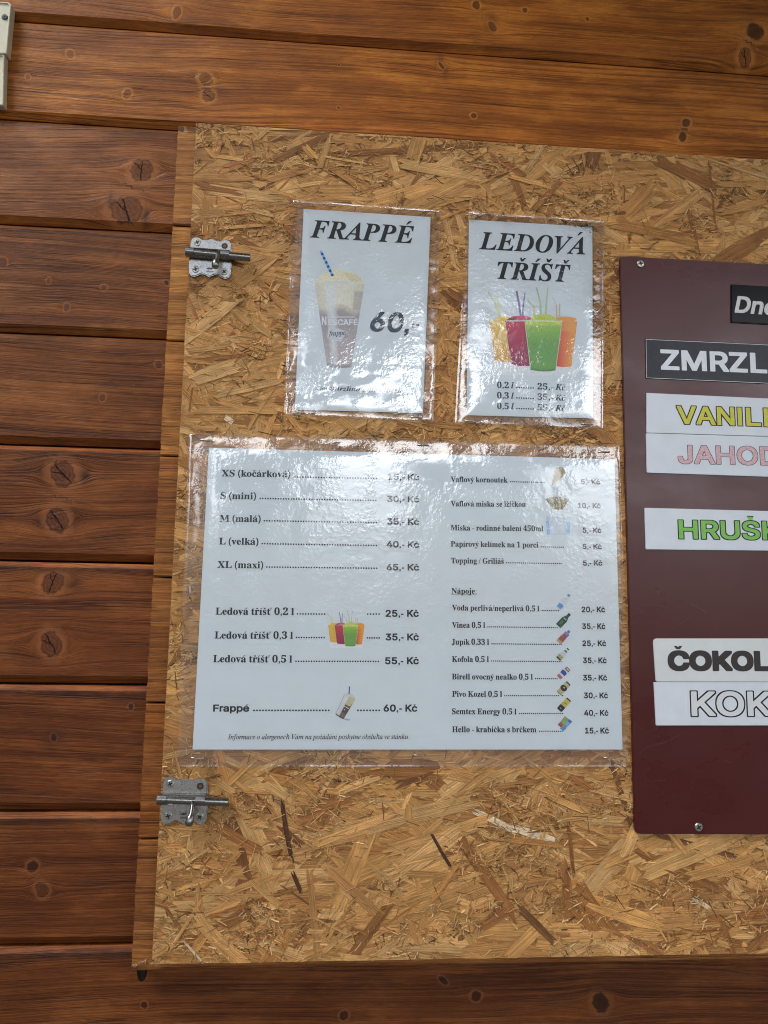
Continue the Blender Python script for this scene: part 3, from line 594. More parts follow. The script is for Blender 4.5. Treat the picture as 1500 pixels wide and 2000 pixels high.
  'm': (554, [[16, -6, 12, -2, 12, 20, 16, 23, 39, 32, 46, 60, 46, 250, 40, 280, 32, 285, 20, 287, 13, 290, 13, 312, 14, 315, 18, 316, 148, 316, 150, 315, 152, 312, 152, 284, 154, 282, 184, 310, 232, 324, 240, 324, 296, 309, 322, 273, 360, 309, 414, 324, 422, 324, 470, 311, 499, 276, 510, 216, 510, 58, 516, 30, 523, 26, 538, 22, 542, 18, 542, -2, 540, -5, 376, -6, 371, -4, 371, 20, 378, 23, 390, 25, 396, 30, 404, 60, 404, 214, 398, 254, 390, 262, 380, 264, 354, 258, 330, 232, 330, 58, 337, 30, 344, 25, 358, 22, 362, 19, 361, -4, 356, -6, 198, -6, 194, -4, 193, -2, 193, 20, 200, 23, 212, 25, 218, 30, 226, 60, 226, 214, 220, 254, 212, 262, 200, 264, 175, 256, 152, 230, 152, 58, 158, 32, 166, 25, 180, 22, 182, 19, 182, -4, 178, -6]]),
  'n': (381, [[16, -6, 12, -2, 12, 20, 16, 23, 39, 32, 46, 60, 46, 250, 40, 280, 32, 285, 20, 287, 13, 290, 14, 314, 18, 316, 150, 316, 152, 315, 154, 312, 154, 286, 156, 284, 186, 312, 240, 324, 246, 324, 272, 318, 292, 313, 298, 310, 326, 277, 328, 270, 336, 216, 336, 58, 343, 30, 350, 25, 366, 22, 368, 19, 369, 0, 368, -4, 364, -6, 202, -6, 196, -4, 196, 20, 222, 30, 229, 60, 229, 214, 223, 254, 214, 262, 204, 264, 178, 256, 154, 230, 154, 58, 160, 30, 168, 25, 180, 23, 185, 20, 185, -4, 180, -6]]),
  'o': (336, [[162, -16, 124, -11, 90, 3, 84, 7, 53, 34, 32, 66, 18, 106, 13, 148, 13, 160, 18, 202, 31, 242, 54, 275, 84, 302, 118, 317, 130, 320, 172, 324, 212, 319, 246, 305, 281, 276, 304, 244, 318, 204, 323, 148, 318, 106, 305, 68, 280, 32, 250, 6, 214, -11, 174, -16], [167, 18, 188, 24, 203, 42, 211, 84, 214, 148, 211, 224, 203, 264, 188, 286, 170, 292, 149, 286, 134, 268, 126, 226, 123, 160, 126, 84, 133, 46, 148, 24]]),
  'p': (371, [[14, -145, 11, -142, 11, -120, 36, -111, 44, -98, 45, -86, 46, 240, 40, 278, 14, 290, 13, 314, 18, 316, 144, 316, 148, 314, 149, 312, 149, 284, 150, 282, 176, 310, 226, 325, 268, 320, 296, 304, 322, 278, 341, 244, 352, 206, 356, 166, 352, 108, 340, 68, 321, 32, 296, 7, 268, -9, 260, -12, 232, -16, 224, -16, 180, -5, 154, 16, 154, -58, 158, -96, 172, -112, 202, -118, 203, -122, 203, -140, 200, -144], [194, 36, 217, 42, 233, 62, 243, 102, 247, 154, 244, 204, 235, 244, 220, 264, 200, 271, 176, 261, 154, 230, 154, 74, 172, 44]]),
  'q': (364, [[172, -145, 169, -142, 170, -119, 174, -116, 208, -108, 215, -98, 218, -80, 218, 14, 214, 12, 190, -6, 146, -15, 138, -15, 104, -11, 74, 5, 60, 17, 48, 30, 31, 58, 18, 96, 14, 150, 19, 196, 34, 238, 56, 272, 88, 302, 120, 317, 130, 320, 174, 325, 218, 316, 256, 290, 304, 325, 322, 326, 326, 320, 326, -82, 332, -108, 340, -114, 354, -116, 359, -120, 360, -142, 354, -145], [176, 38, 180, 37, 204, 46, 212, 56, 218, 72, 218, 238, 207, 276, 178, 288, 154, 280, 136, 256, 126, 216, 123, 160, 126, 102, 136, 66, 155, 42]]),
  'r': (287, [[16, -6, 12, -2, 12, 20, 16, 23, 39, 32, 46, 60, 46, 250, 40, 280, 14, 290, 16, 314, 20, 316, 148, 316, 152, 312, 152, 276, 180, 305, 206, 320, 230, 324, 256, 322, 264, 320, 278, 310, 292, 290, 295, 270, 293, 244, 281, 228, 268, 219, 252, 216, 244, 216, 218, 225, 202, 245, 186, 252, 180, 249, 168, 238, 158, 218, 155, 192, 155, 58, 157, 44, 158, 40, 164, 30, 198, 23, 202, 20, 203, 16, 203, -2, 202, -4, 198, -6]]),
  's': (288, [[144, -16, 118, -12, 74, 2, 64, -2, 57, -12, 54, -15, 34, -15, 30, -12, 30, 106, 34, 111, 54, 111, 58, 109, 71, 72, 82, 58, 94, 42, 118, 26, 138, 22, 160, 24, 175, 34, 183, 44, 185, 56, 178, 78, 176, 81, 152, 100, 100, 126, 70, 143, 48, 166, 35, 188, 31, 214, 31, 226, 38, 264, 61, 296, 94, 318, 136, 325, 146, 325, 170, 322, 212, 312, 218, 314, 223, 322, 228, 325, 246, 325, 250, 320, 250, 222, 246, 216, 226, 216, 222, 218, 208, 251, 190, 273, 170, 285, 148, 289, 132, 288, 121, 280, 113, 268, 112, 258, 122, 236, 150, 217, 222, 180, 245, 158, 259, 130, 263, 100, 263, 90, 256, 48, 232, 13, 198, -9, 156, -16]]),
  't': (228, [[118, -15, 86, -10, 64, 3, 59, 8, 47, 32, 42, 66, 42, 272, 40, 273, 18, 273, 14, 275, 14, 304, 81, 372, 123, 428, 128, 430, 146, 430, 149, 428, 150, 424, 150, 317, 210, 316, 213, 314, 214, 310, 214, 278, 212, 274, 152, 273, 150, 272, 150, 84, 154, 58, 159, 50, 166, 47, 178, 51, 184, 55, 198, 77, 204, 81, 210, 81, 226, 72, 228, 68, 228, 64, 187, 4, 128, -15]]),
  'u': (375, [[126, -16, 85, -8, 59, 14, 46, 44, 40, 90, 40, 244, 32, 278, 26, 285, 12, 287, 5, 290, 5, 314, 10, 316, 142, 316, 147, 314, 148, 76, 157, 50, 166, 44, 178, 43, 200, 48, 221, 70, 222, 72, 222, 244, 214, 279, 206, 285, 190, 287, 183, 290, 183, 314, 188, 316, 328, 315, 330, 310, 330, 72, 336, 45, 360, 37, 365, 34, 365, 10, 356, 6, 302, 1, 226, -16, 222, -12, 222, 18, 220, 21, 208, 10, 188, -4, 162, -13]]),
  'v': (306, [[140, -16, 135, -12, 33, 242, 23, 264, 17, 276, 10, 283, -4, 286, -9, 290, -9, 314, -4, 316, 164, 316, 168, 315, 170, 310, 170, 292, 169, 290, 142, 285, 136, 276, 136, 272, 184, 143, 187, 146, 226, 246, 233, 270, 226, 284, 204, 287, 198, 290, 198, 314, 202, 316, 308, 315, 311, 312, 311, 292, 308, 289, 293, 284, 283, 274, 266, 239, 166, -12, 162, -16]]),
  'w': (435, [[120, -16, 115, -12, 12, 260, 0, 279, -17, 290, -17, 312, -16, 314, -12, 316, 138, 316, 142, 315, 144, 310, 143, 290, 138, 286, 125, 284, 121, 272, 138, 222, 168, 148, 203, 236, 195, 262, 185, 282, 162, 292, 162, 312, 164, 315, 168, 316, 324, 316, 328, 315, 329, 310, 328, 290, 324, 286, 307, 282, 302, 272, 336, 164, 375, 256, 379, 274, 374, 284, 356, 288, 350, 291, 350, 314, 356, 316, 446, 316, 450, 315, 451, 312, 451, 292, 448, 289, 430, 278, 417, 254, 310, -14, 306, -16, 288, -16, 282, -12, 222, 175, 220, 172, 146, -14, 142, -16]]),
  'x': (319, [[2, -6, -1, -2, 0, 20, 30, 34, 58, 62, 114, 136, 36, 260, 19, 280, -2, 289, -2, 312, -1, 314, 4, 316, 172, 315, 175, 312, 174, 290, 172, 288, 152, 285, 148, 278, 154, 264, 184, 219, 218, 260, 225, 278, 220, 285, 202, 287, 196, 290, 195, 312, 196, 315, 200, 316, 312, 316, 316, 315, 317, 310, 317, 294, 316, 291, 286, 276, 260, 250, 207, 184, 296, 40, 308, 26, 324, 20, 325, 0, 324, -4, 320, -6, 154, -6, 150, -5, 149, -2, 150, 20, 158, 23, 172, 25, 177, 32, 167, 56, 138, 101, 102, 56, 93, 36, 98, 25, 123, 20, 124, 16, 124, 0, 122, -5, 118, -6]]),
  'y': (300, [[46, -146, 26, -143, 18, -139, 3, -128, -9, -112, -13, -90, -13, -78, -10, -62, -5, -54, 8, -42, 20, -36, 40, -34, 64, -42, 70, -46, 78, -58, 81, -72, 80, -84, 82, -90, 86, -92, 94, -86, 108, -70, 123, -40, 132, -6, 27, 254, 19, 272, 10, 281, -11, 290, -11, 314, -6, 316, 162, 316, 166, 315, 168, 310, 168, 292, 167, 288, 160, 286, 142, 283, 135, 272, 184, 141, 187, 144, 222, 238, 231, 270, 229, 276, 222, 284, 204, 286, 198, 289, 197, 314, 202, 316, 304, 315, 306, 312, 306, 290, 300, 286, 290, 284, 282, 276, 264, 238, 169, -26, 134, -102, 120, -120, 100, -136, 56, -146]]),
  'z': (293, [[10, -6, 7, -2, 8, 20, 155, 280, 154, 281, 130, 281, 104, 278, 78, 268, 61, 246, 49, 212, 44, 210, 24, 210, 20, 214, 20, 226, 26, 314, 32, 316, 276, 316, 280, 315, 281, 310, 280, 286, 138, 32, 140, 31, 152, 31, 190, 36, 216, 48, 238, 72, 254, 110, 258, 113, 278, 113, 282, 110, 282, 100, 275, 6, 273, -4, 268, -6]]),
 },
 'si': {
  'I': (245, [[-32, -5, -36, -2, -36, 2, -30, 17, 8, 24, 26, 40, 35, 62, 43, 84, 124, 386, 129, 418, 127, 430, 118, 439, 86, 445, 80, 447, 79, 454, 84, 468, 88, 470, 278, 469, 280, 466, 280, 462, 276, 447, 240, 442, 228, 434, 215, 418, 202, 380, 121, 80, 116, 46, 118, 34, 126, 25, 160, 19, 164, 17, 166, 10, 161, -2, 156, -5]]),
  'V': (437, [[78, -15, 75, -10, 75, 2, 91, 386, 90, 412, 89, 420, 80, 436, 68, 443, 34, 448, 33, 456, 36, 468, 40, 470, 226, 470, 231, 466, 231, 462, 226, 449, 198, 445, 188, 441, 178, 434, 171, 416, 166, 372, 155, 124, 155, 114, 156, 113, 379, 378, 405, 412, 412, 430, 411, 436, 404, 442, 374, 445, 368, 447, 366, 456, 370, 469, 374, 470, 516, 470, 520, 469, 521, 462, 516, 448, 496, 443, 478, 431, 431, 382, 103, -10, 96, -15]]),
  'a': (342, [[46, -13, 24, -8, 4, 6, -8, 30, -12, 60, -5, 122, 13, 178, 46, 233, 88, 279, 128, 308, 136, 312, 186, 321, 220, 311, 230, 296, 236, 310, 240, 314, 292, 314, 296, 313, 297, 306, 236, 90, 228, 44, 229, 42, 232, 41, 247, 50, 272, 77, 280, 85, 286, 84, 294, 76, 296, 72, 294, 67, 244, 8, 202, -11, 194, -13, 172, -4, 163, 20, 176, 85, 157, 56, 121, 18, 88, -5], [81, 40, 94, 41, 100, 44, 110, 51, 122, 63, 148, 90, 181, 144, 206, 208, 213, 256, 204, 285, 184, 293, 156, 286, 127, 260, 100, 222, 79, 174, 62, 114, 58, 74, 63, 52, 66, 46]]),
  'b': (340, [[74, -13, 44, -10, 14, 2, -4, 17, -10, 34, -8, 50, 87, 426, 88, 436, 82, 446, 62, 450, 48, 450, 46, 453, 45, 458, 49, 468, 52, 472, 92, 477, 158, 492, 166, 488, 168, 478, 114, 272, 118, 272, 150, 303, 156, 306, 212, 321, 254, 314, 285, 292, 304, 260, 311, 220, 307, 180, 293, 136, 270, 94, 244, 63, 210, 32, 168, 7, 136, -5, 122, -9], [91, 16, 98, 15, 128, 21, 162, 43, 194, 78, 220, 122, 236, 168, 241, 212, 237, 238, 233, 248, 226, 260, 208, 274, 186, 277, 158, 271, 129, 248, 106, 214, 86, 160, 59, 66, 56, 46, 56, 38, 65, 22]]),
  'c': (298, [[94, -13, 56, -5, 25, 16, 18, 26, 1, 58, -6, 112, -2, 144, 7, 178, 44, 240, 98, 290, 152, 315, 196, 321, 230, 318, 252, 306, 267, 288, 272, 264, 261, 234, 250, 226, 234, 223, 230, 223, 206, 232, 199, 252, 199, 258, 203, 272, 214, 288, 212, 292, 198, 294, 168, 288, 148, 277, 135, 268, 106, 236, 85, 196, 69, 148, 64, 106, 68, 74, 79, 52, 98, 34, 118, 29, 128, 30, 172, 43, 226, 87, 230, 87, 234, 84, 242, 76, 243, 70, 236, 62, 174, 8, 102, -13]]),
  'd': (355, [[56, -13, 30, -8, 6, 10, -9, 36, -14, 70, -10, 110, 0, 146, 40, 222, 96, 283, 144, 312, 188, 321, 196, 321, 226, 316, 240, 306, 268, 416, 270, 432, 265, 444, 262, 447, 230, 451, 228, 458, 232, 469, 238, 473, 300, 483, 336, 492, 342, 491, 350, 482, 348, 466, 246, 84, 240, 46, 242, 38, 248, 36, 264, 44, 274, 53, 296, 78, 304, 86, 310, 85, 320, 76, 322, 72, 321, 68, 265, 6, 242, -8, 216, -13, 188, -4, 178, 24, 178, 30, 188, 76, 188, 80, 170, 54, 135, 16, 102, -6, 64, -13], [90, 34, 108, 37, 122, 46, 131, 56, 160, 88, 195, 146, 218, 206, 226, 254, 226, 260, 219, 284, 210, 293, 198, 294, 170, 288, 138, 266, 105, 226, 79, 174, 62, 124, 56, 78, 59, 58, 66, 46, 76, 36]]),
  'e': (287, [[84, -12, 48, -5, 31, 6, 16, 18, -3, 52, -9, 94, -9, 104, -6, 134, 4, 168, 42, 234, 96, 287, 150, 314, 192, 321, 224, 318, 246, 307, 259, 290, 263, 264, 248, 222, 212, 185, 204, 181, 146, 155, 66, 138, 62, 118, 61, 100, 69, 60, 88, 38, 116, 32, 122, 32, 166, 44, 218, 86, 222, 86, 226, 83, 235, 74, 236, 68, 200, 30, 170, 8, 130, -7], [75, 166, 122, 178, 166, 206, 191, 238, 198, 268, 193, 286, 180, 292, 164, 290, 146, 280, 138, 272, 99, 226]]),
  'f': (199, [[-52, -158, -68, -155, -85, -144, -94, -130, -96, -118, -95, -108, -88, -90, -66, -82, -50, -86, -45, -90, -39, -106, -42, -126, -40, -127, -28, -123, -14, -104, -2, -70, 7, -28, 64, 274, 64, 276, 62, 278, 4, 279, 2, 282, 2, 286, 6, 304, 8, 308, 12, 309, 70, 310, 78, 344, 98, 404, 129, 450, 134, 456, 168, 481, 174, 483, 214, 492, 242, 488, 262, 477, 276, 460, 280, 438, 272, 414, 266, 410, 244, 403, 221, 410, 213, 432, 214, 444, 218, 456, 215, 460, 208, 463, 178, 444, 173, 436, 152, 378, 139, 312, 140, 310, 142, 309, 212, 309, 215, 304, 212, 282, 206, 278, 132, 277, 107, 152, 73, 8, 39, -86, -2, -140, -42, -157]]),
  'g': (286, [[56, -158, 14, -153, -24, -136, -48, -110, -57, -78, -56, -70, -34, -18, 25, 24, 8, 36, 1, 54, 1, 60, 18, 89, 49, 120, 18, 148, 5, 192, 10, 228, 24, 258, 48, 286, 76, 305, 106, 317, 118, 320, 154, 323, 204, 313, 248, 301, 292, 300, 294, 296, 293, 264, 290, 261, 250, 260, 253, 234, 248, 200, 233, 170, 210, 144, 182, 125, 148, 113, 114, 108, 84, 110, 70, 96, 67, 90, 67, 86, 78, 74, 116, 58, 160, 44, 196, 24, 204, 16, 221, -4, 228, -38, 224, -68, 220, -80, 208, -102, 184, -125, 152, -143, 110, -155], [74, -126, 128, -119, 155, -100, 160, -96, 162, -92, 170, -62, 170, -56, 168, -48, 160, -36, 128, -14, 96, -1, 54, 12, 10, -24, -3, -66, 4, -98, 30, -119, 34, -121], [109, 136, 116, 135, 130, 138, 146, 149, 176, 196, 186, 250, 184, 264, 183, 270, 175, 284, 160, 295, 146, 297, 132, 294, 114, 282, 84, 240, 78, 224, 74, 210, 71, 184, 81, 150, 84, 145]]),
  'h': (402, [[300, -12, 276, -7, 258, 6, 244, 26, 241, 36, 238, 58, 241, 102, 274, 258, 276, 280, 270, 309, 250, 317, 214, 304, 176, 266, 145, 218, 128, 168, 93, 2, 91, -4, 86, -5, 26, -5, 20, -2, 23, 18, 104, 402, 112, 446, 112, 452, 102, 470, 64, 477, 62, 480, 61, 484, 66, 510, 70, 515, 194, 515, 200, 512, 175, 388, 150, 285, 206, 348, 272, 371, 276, 371, 316, 362, 343, 336, 351, 294, 349, 266, 320, 132, 315, 100, 313, 70, 318, 47, 332, 42, 344, 43, 350, 44, 370, 55, 374, 56, 380, 52, 390, 36, 391, 32, 388, 26, 348, -1, 306, -12]]),
  'i': (177, [[30, -13, 4, -3, -5, 26, -5, 34, -2, 56, 6, 90, 50, 242, 54, 264, 52, 271, 45, 278, 20, 281, 14, 283, 12, 288, 14, 298, 18, 303, 24, 305, 64, 310, 126, 321, 136, 311, 135, 300, 68, 78, 63, 52, 65, 42, 72, 38, 86, 45, 97, 54, 120, 82, 128, 88, 136, 86, 144, 78, 145, 72, 87, 8, 38, -12], [120, 389, 94, 400, 83, 428, 94, 456, 122, 468, 151, 456, 162, 428, 150, 399]]),
  'j': (174, [[-54, -158, -72, -155, -88, -144, -98, -130, -102, -108, -97, -90, -94, -85, -74, -78, -56, -83, -50, -88, -45, -104, -46, -124, -44, -129, -30, -118, -15, -84, 1, -20, 18, 58, 57, 256, 57, 262, 50, 277, 15, 284, 14, 290, 16, 302, 18, 304, 24, 306, 60, 310, 116, 321, 124, 320, 130, 316, 131, 304, 79, 58, 53, -40, 25, -106, -3, -140, -12, -146, -48, -158], [122, 389, 96, 400, 85, 428, 96, 456, 124, 468, 153, 456, 164, 428, 152, 399]]),
  'k': (339, [[214, -12, 196, -7, 182, 6, 155, 62, 118, 151, 82, 124, 45, -4, 40, -5, -12, -5, -18, -2, -18, 4, 98, 416, 100, 434, 94, 446, 62, 450, 58, 452, 57, 458, 61, 470, 64, 473, 108, 479, 162, 492, 172, 491, 180, 482, 177, 462, 95, 178, 96, 173, 192, 244, 218, 268, 223, 278, 220, 284, 216, 286, 198, 288, 192, 292, 192, 296, 200, 310, 204, 311, 336, 311, 342, 308, 340, 294, 336, 289, 296, 280, 290, 277, 249, 250, 172, 191, 218, 76, 234, 51, 248, 43, 266, 50, 295, 80, 300, 83, 306, 81, 316, 70, 315, 64, 292, 34, 266, 8, 240, -8]]),
  'l': (173, [[30, -12, 6, -4, 2, 0, -7, 24, -4, 52, 9, 106, 92, 408, 96, 432, 94, 441, 88, 448, 54, 455, 53, 460, 54, 470, 56, 475, 64, 477, 96, 480, 148, 490, 166, 492, 172, 487, 176, 482, 173, 462, 67, 84, 62, 50, 63, 42, 68, 40, 84, 49, 112, 79, 120, 87, 124, 87, 128, 84, 137, 76, 138, 70, 112, 36, 82, 8, 54, -8]]),
  'm': (550, [[408, -12, 380, -2, 371, 28, 371, 34, 379, 82, 420, 224, 424, 258, 421, 266, 410, 269, 394, 265, 376, 254, 327, 204, 282, 132, 256, 70, 234, 0, 230, -4, 174, -5, 171, -4, 170, 0, 230, 204, 239, 256, 236, 266, 228, 269, 200, 259, 162, 229, 117, 176, 90, 126, 69, 72, 44, -4, 40, -5, -12, -5, -16, -4, -18, 4, 45, 212, 53, 244, 56, 262, 54, 272, 48, 276, 13, 284, 12, 290, 15, 304, 22, 306, 92, 315, 118, 321, 126, 320, 133, 314, 135, 306, 133, 292, 106, 203, 181, 286, 260, 321, 266, 321, 297, 310, 309, 280, 309, 274, 296, 212, 296, 208, 342, 263, 394, 305, 446, 321, 452, 321, 482, 310, 494, 278, 491, 250, 484, 218, 438, 50, 440, 44, 444, 41, 464, 51, 478, 66, 494, 89, 496, 91, 502, 91, 505, 88, 512, 80, 513, 74, 462, 9, 416, -11]]),
  'n': (364, [[220, -14, 194, -2, 184, 24, 184, 30, 236, 250, 234, 264, 224, 269, 198, 258, 168, 233, 159, 224, 123, 180, 97, 138, 74, 86, 46, -4, 42, -5, -12, -5, -16, -2, -17, 4, 48, 222, 56, 260, 56, 264, 48, 275, 13, 282, 12, 288, 14, 298, 16, 301, 66, 308, 126, 321, 132, 321, 136, 318, 138, 314, 138, 304, 108, 206, 136, 239, 182, 284, 224, 310, 264, 320, 292, 312, 297, 308, 307, 280, 305, 250, 298, 218, 252, 64, 250, 50, 254, 42, 258, 40, 276, 50, 306, 93, 310, 96, 316, 95, 322, 90, 326, 86, 327, 82, 276, 10, 230, -12]]),
  'o': (351, [[100, -13, 58, -6, 40, 6, 21, 20, -1, 54, -9, 98, -9, 108, -5, 142, 8, 178, 31, 220, 54, 248, 88, 280, 124, 302, 162, 317, 196, 321, 204, 321, 250, 314, 287, 290, 311, 254, 319, 210, 319, 202, 315, 170, 304, 136, 264, 70, 208, 20, 158, -5], [108, 18, 116, 17, 138, 22, 164, 37, 187, 60, 207, 88, 238, 156, 249, 226, 238, 270, 234, 277, 198, 293, 194, 293, 168, 286, 133, 260, 107, 228, 86, 188, 66, 132, 61, 84, 65, 54, 74, 36, 78, 31, 94, 20]]),
  'p': (340, [[-98, -154, -100, -152, -101, -148, -97, -134, -90, -131, -68, -128, -54, -122, -42, -108, -36, -92, 53, 250, 55, 262, 53, 272, 50, 275, 44, 277, 20, 279, 12, 282, 11, 288, 15, 302, 22, 304, 62, 308, 126, 321, 133, 314, 135, 310, 126, 270, 164, 304, 224, 321, 262, 315, 288, 297, 304, 272, 308, 260, 313, 228, 308, 182, 295, 142, 286, 124, 274, 100, 249, 68, 214, 33, 182, 10, 146, -6, 114, -11, 96, -12, 70, -9, 56, -3, 53, -4, 32, -96, 29, -116, 31, -120, 38, -127, 74, -132, 80, -134, 82, -140, 78, -152, 72, -154], [98, 16, 106, 15, 126, 19, 152, 34, 178, 59, 198, 86, 227, 148, 231, 160, 243, 228, 240, 252, 231, 266, 218, 277, 200, 280, 168, 273, 139, 248, 114, 210, 95, 158, 71, 64, 68, 44, 69, 36, 76, 22]]),
  'r': (224, [[-14, -5, -18, -2, -18, 4, 41, 210, 50, 256, 49, 268, 44, 274, 16, 278, 9, 280, 8, 288, 11, 300, 18, 303, 58, 309, 116, 321, 120, 321, 128, 318, 129, 306, 104, 214, 156, 288, 206, 321, 210, 321, 232, 312, 242, 286, 242, 280, 239, 264, 231, 250, 217, 238, 198, 235, 178, 243, 170, 255, 168, 256, 99, 154, 46, -3, 40, -5]]),
  's': (248, [[74, -13, 34, -7, 6, 0, 0, 0, -4, -7, -8, -9, -24, -9, -27, -4, -13, 102, -11, 108, -8, 111, 4, 110, 8, 108, 14, 72, 18, 60, 28, 40, 48, 21, 72, 16, 90, 19, 107, 32, 118, 50, 120, 68, 115, 92, 100, 116, 59, 170, 41, 204, 35, 236, 41, 272, 60, 298, 88, 316, 128, 321, 168, 315, 194, 308, 201, 310, 204, 316, 208, 319, 222, 319, 225, 316, 225, 310, 213, 218, 211, 212, 208, 209, 194, 209, 191, 212, 170, 275, 130, 293, 126, 293, 118, 291, 108, 284, 98, 270, 97, 258, 103, 238, 159, 158, 178, 124, 184, 92, 184, 84, 181, 60, 173, 42, 170, 35, 154, 15, 134, 1, 112, -9]]),
  't': (187, [[30, -13, 5, -2, -4, 24, -3, 46, 59, 276, 56, 278, 18, 278, 14, 282, 16, 296, 20, 302, 78, 330, 132, 396, 136, 397, 152, 397, 156, 394, 156, 390, 134, 310, 184, 309, 188, 306, 188, 300, 183, 284, 178, 278, 126, 278, 124, 276, 72, 82, 66, 46, 68, 39, 70, 37, 84, 44, 94, 52, 115, 78, 122, 83, 126, 83, 130, 80, 138, 72, 139, 66, 85, 6, 38, -12]]),
  'u': (364, [[42, -13, 26, -10, 11, 0, 2, 16, -1, 34, 5, 80, 14, 120, 46, 232, 51, 264, 48, 272, 44, 278, 16, 281, 9, 284, 8, 290, 11, 304, 18, 306, 116, 321, 126, 319, 133, 314, 130, 292, 66, 68, 65, 54, 68, 44, 80, 38, 98, 43, 118, 57, 173, 118, 222, 204, 257, 312, 262, 314, 314, 314, 318, 313, 319, 306, 261, 96, 252, 48, 254, 40, 260, 38, 278, 48, 308, 84, 312, 88, 320, 86, 328, 78, 329, 74, 281, 12, 274, 7, 224, -13, 208, -9, 193, -2, 184, 24, 184, 30, 194, 84, 204, 118, 174, 76, 128, 26, 88, -3, 48, -13]]),
  'v': (297, [[60, -13, 56, -10, 55, 0, 46, 160, 40, 230, 30, 264, 16, 277, -8, 281, -10, 284, -11, 288, -7, 302, -2, 305, 46, 314, 66, 320, 80, 321, 84, 318, 98, 286, 99, 280, 107, 194, 112, 90, 113, 74, 114, 72, 160, 120, 201, 174, 228, 218, 234, 238, 226, 252, 212, 266, 204, 286, 205, 294, 213, 312, 218, 315, 238, 322, 258, 318, 266, 311, 270, 306, 278, 274, 248, 192, 162, 80, 87, -4, 76, -13]]),
  'y': (270, [[-48, -158, -68, -151, -74, -146, -82, -124, -74, -103, -70, -100, -50, -93, -10, -103, 4, -96, 30, -66, 70, -10, 73, -4, 39, 174, 25, 240, 6, 272, -6, 279, -22, 281, -28, 284, -29, 290, -26, 302, -18, 305, 6, 308, 32, 316, 60, 321, 66, 319, 77, 306, 90, 260, 126, 73, 172, 146, 195, 188, 208, 214, 211, 230, 209, 244, 186, 264, 179, 286, 179, 290, 186, 308, 191, 314, 212, 321, 232, 317, 242, 308, 245, 304, 254, 276, 254, 270, 244, 220, 211, 152, 176, 92, 131, 22, 90, -39, 46, -94, -2, -141, -24, -154]]),
  'z': (266, [[136, -13, 112, -10, 14, 10, -6, 6, -32, -10, -38, -9, -46, 0, -47, 6, -35, 24, 174, 252, 168, 254, 146, 252, 70, 265, 48, 258, 32, 236, 28, 233, 24, 233, 12, 240, 10, 246, 36, 300, 50, 314, 56, 317, 72, 320, 106, 318, 178, 303, 198, 301, 230, 311, 248, 321, 252, 321, 260, 314, 262, 308, 260, 300, 253, 290, 41, 58, 46, 57, 70, 59, 158, 47, 184, 57, 206, 90, 212, 91, 222, 86, 225, 82, 225, 78, 201, 18, 178, -6, 146, -13]]),
 },
 'sbi': {
  '0': (375, [[184, -10, 136, -3, 126, 0, 90, 21, 57, 58, 35, 112, 24, 168, 20, 250, 24, 314, 35, 370, 58, 423, 90, 459, 128, 481, 136, 483, 192, 489, 246, 481, 284, 459, 317, 422, 340, 368, 351, 312, 356, 234, 351, 168, 340, 112, 316, 58, 284, 21, 246, -1, 206, -8], [186, 42, 190, 41, 216, 53, 234, 92, 243, 154, 245, 224, 243, 326, 234, 388, 216, 426, 190, 439, 160, 426, 142, 388, 133, 326, 130, 250, 133, 154, 142, 92, 160, 53]]),
  '2': (375, [[22, -3, 21, 0, 21, 72, 119, 172, 184, 246, 215, 308, 223, 372, 220, 404, 210, 424, 196, 437, 174, 441, 150, 436, 130, 416, 127, 408, 119, 378, 114, 327, 108, 326, 74, 330, 49, 340, 29, 362, 23, 394, 28, 424, 40, 442, 60, 462, 90, 477, 126, 486, 178, 489, 236, 483, 242, 482, 288, 460, 320, 424, 322, 420, 331, 372, 321, 326, 294, 278, 247, 224, 97, 78, 242, 77, 262, 80, 276, 89, 289, 102, 296, 118, 303, 144, 346, 144, 348, 142, 348, 124, 344, -2, 340, -3]]),
  '3': (375, [[154, -10, 114, -7, 78, 2, 50, 15, 31, 34, 21, 50, 16, 70, 16, 78, 20, 98, 34, 116, 52, 126, 72, 129, 79, 128, 85, 90, 100, 66, 126, 49, 158, 44, 194, 51, 212, 63, 227, 80, 235, 106, 238, 138, 231, 172, 212, 198, 180, 218, 138, 224, 94, 224, 92, 228, 92, 268, 94, 272, 140, 272, 176, 278, 202, 299, 216, 328, 218, 334, 222, 368, 218, 398, 208, 421, 192, 437, 168, 441, 150, 438, 136, 427, 127, 408, 119, 388, 114, 340, 106, 338, 72, 342, 46, 353, 27, 372, 21, 402, 31, 436, 60, 464, 106, 483, 178, 489, 240, 482, 286, 462, 320, 426, 331, 378, 323, 332, 303, 302, 296, 295, 268, 272, 236, 256, 282, 241, 306, 226, 329, 202, 343, 176, 348, 134, 344, 98, 332, 68, 316, 44, 291, 22, 232, -2, 168, -10]]),
  '5': (375, [[156, -10, 116, -7, 82, 2, 58, 14, 36, 34, 26, 56, 24, 78, 28, 98, 36, 108, 42, 113, 56, 121, 80, 124, 84, 123, 85, 120, 91, 84, 114, 54, 132, 46, 152, 43, 194, 53, 210, 66, 223, 84, 231, 112, 234, 146, 227, 192, 210, 220, 182, 238, 144, 244, 104, 240, 70, 232, 40, 243, 37, 246, 59, 482, 62, 483, 318, 483, 319, 480, 320, 458, 322, 376, 322, 356, 320, 354, 280, 354, 264, 396, 242, 403, 110, 403, 108, 402, 98, 294, 98, 286, 132, 292, 172, 294, 234, 286, 250, 281, 294, 260, 331, 214, 343, 152, 339, 106, 328, 74, 310, 48, 286, 25, 228, -2, 170, -10]]),
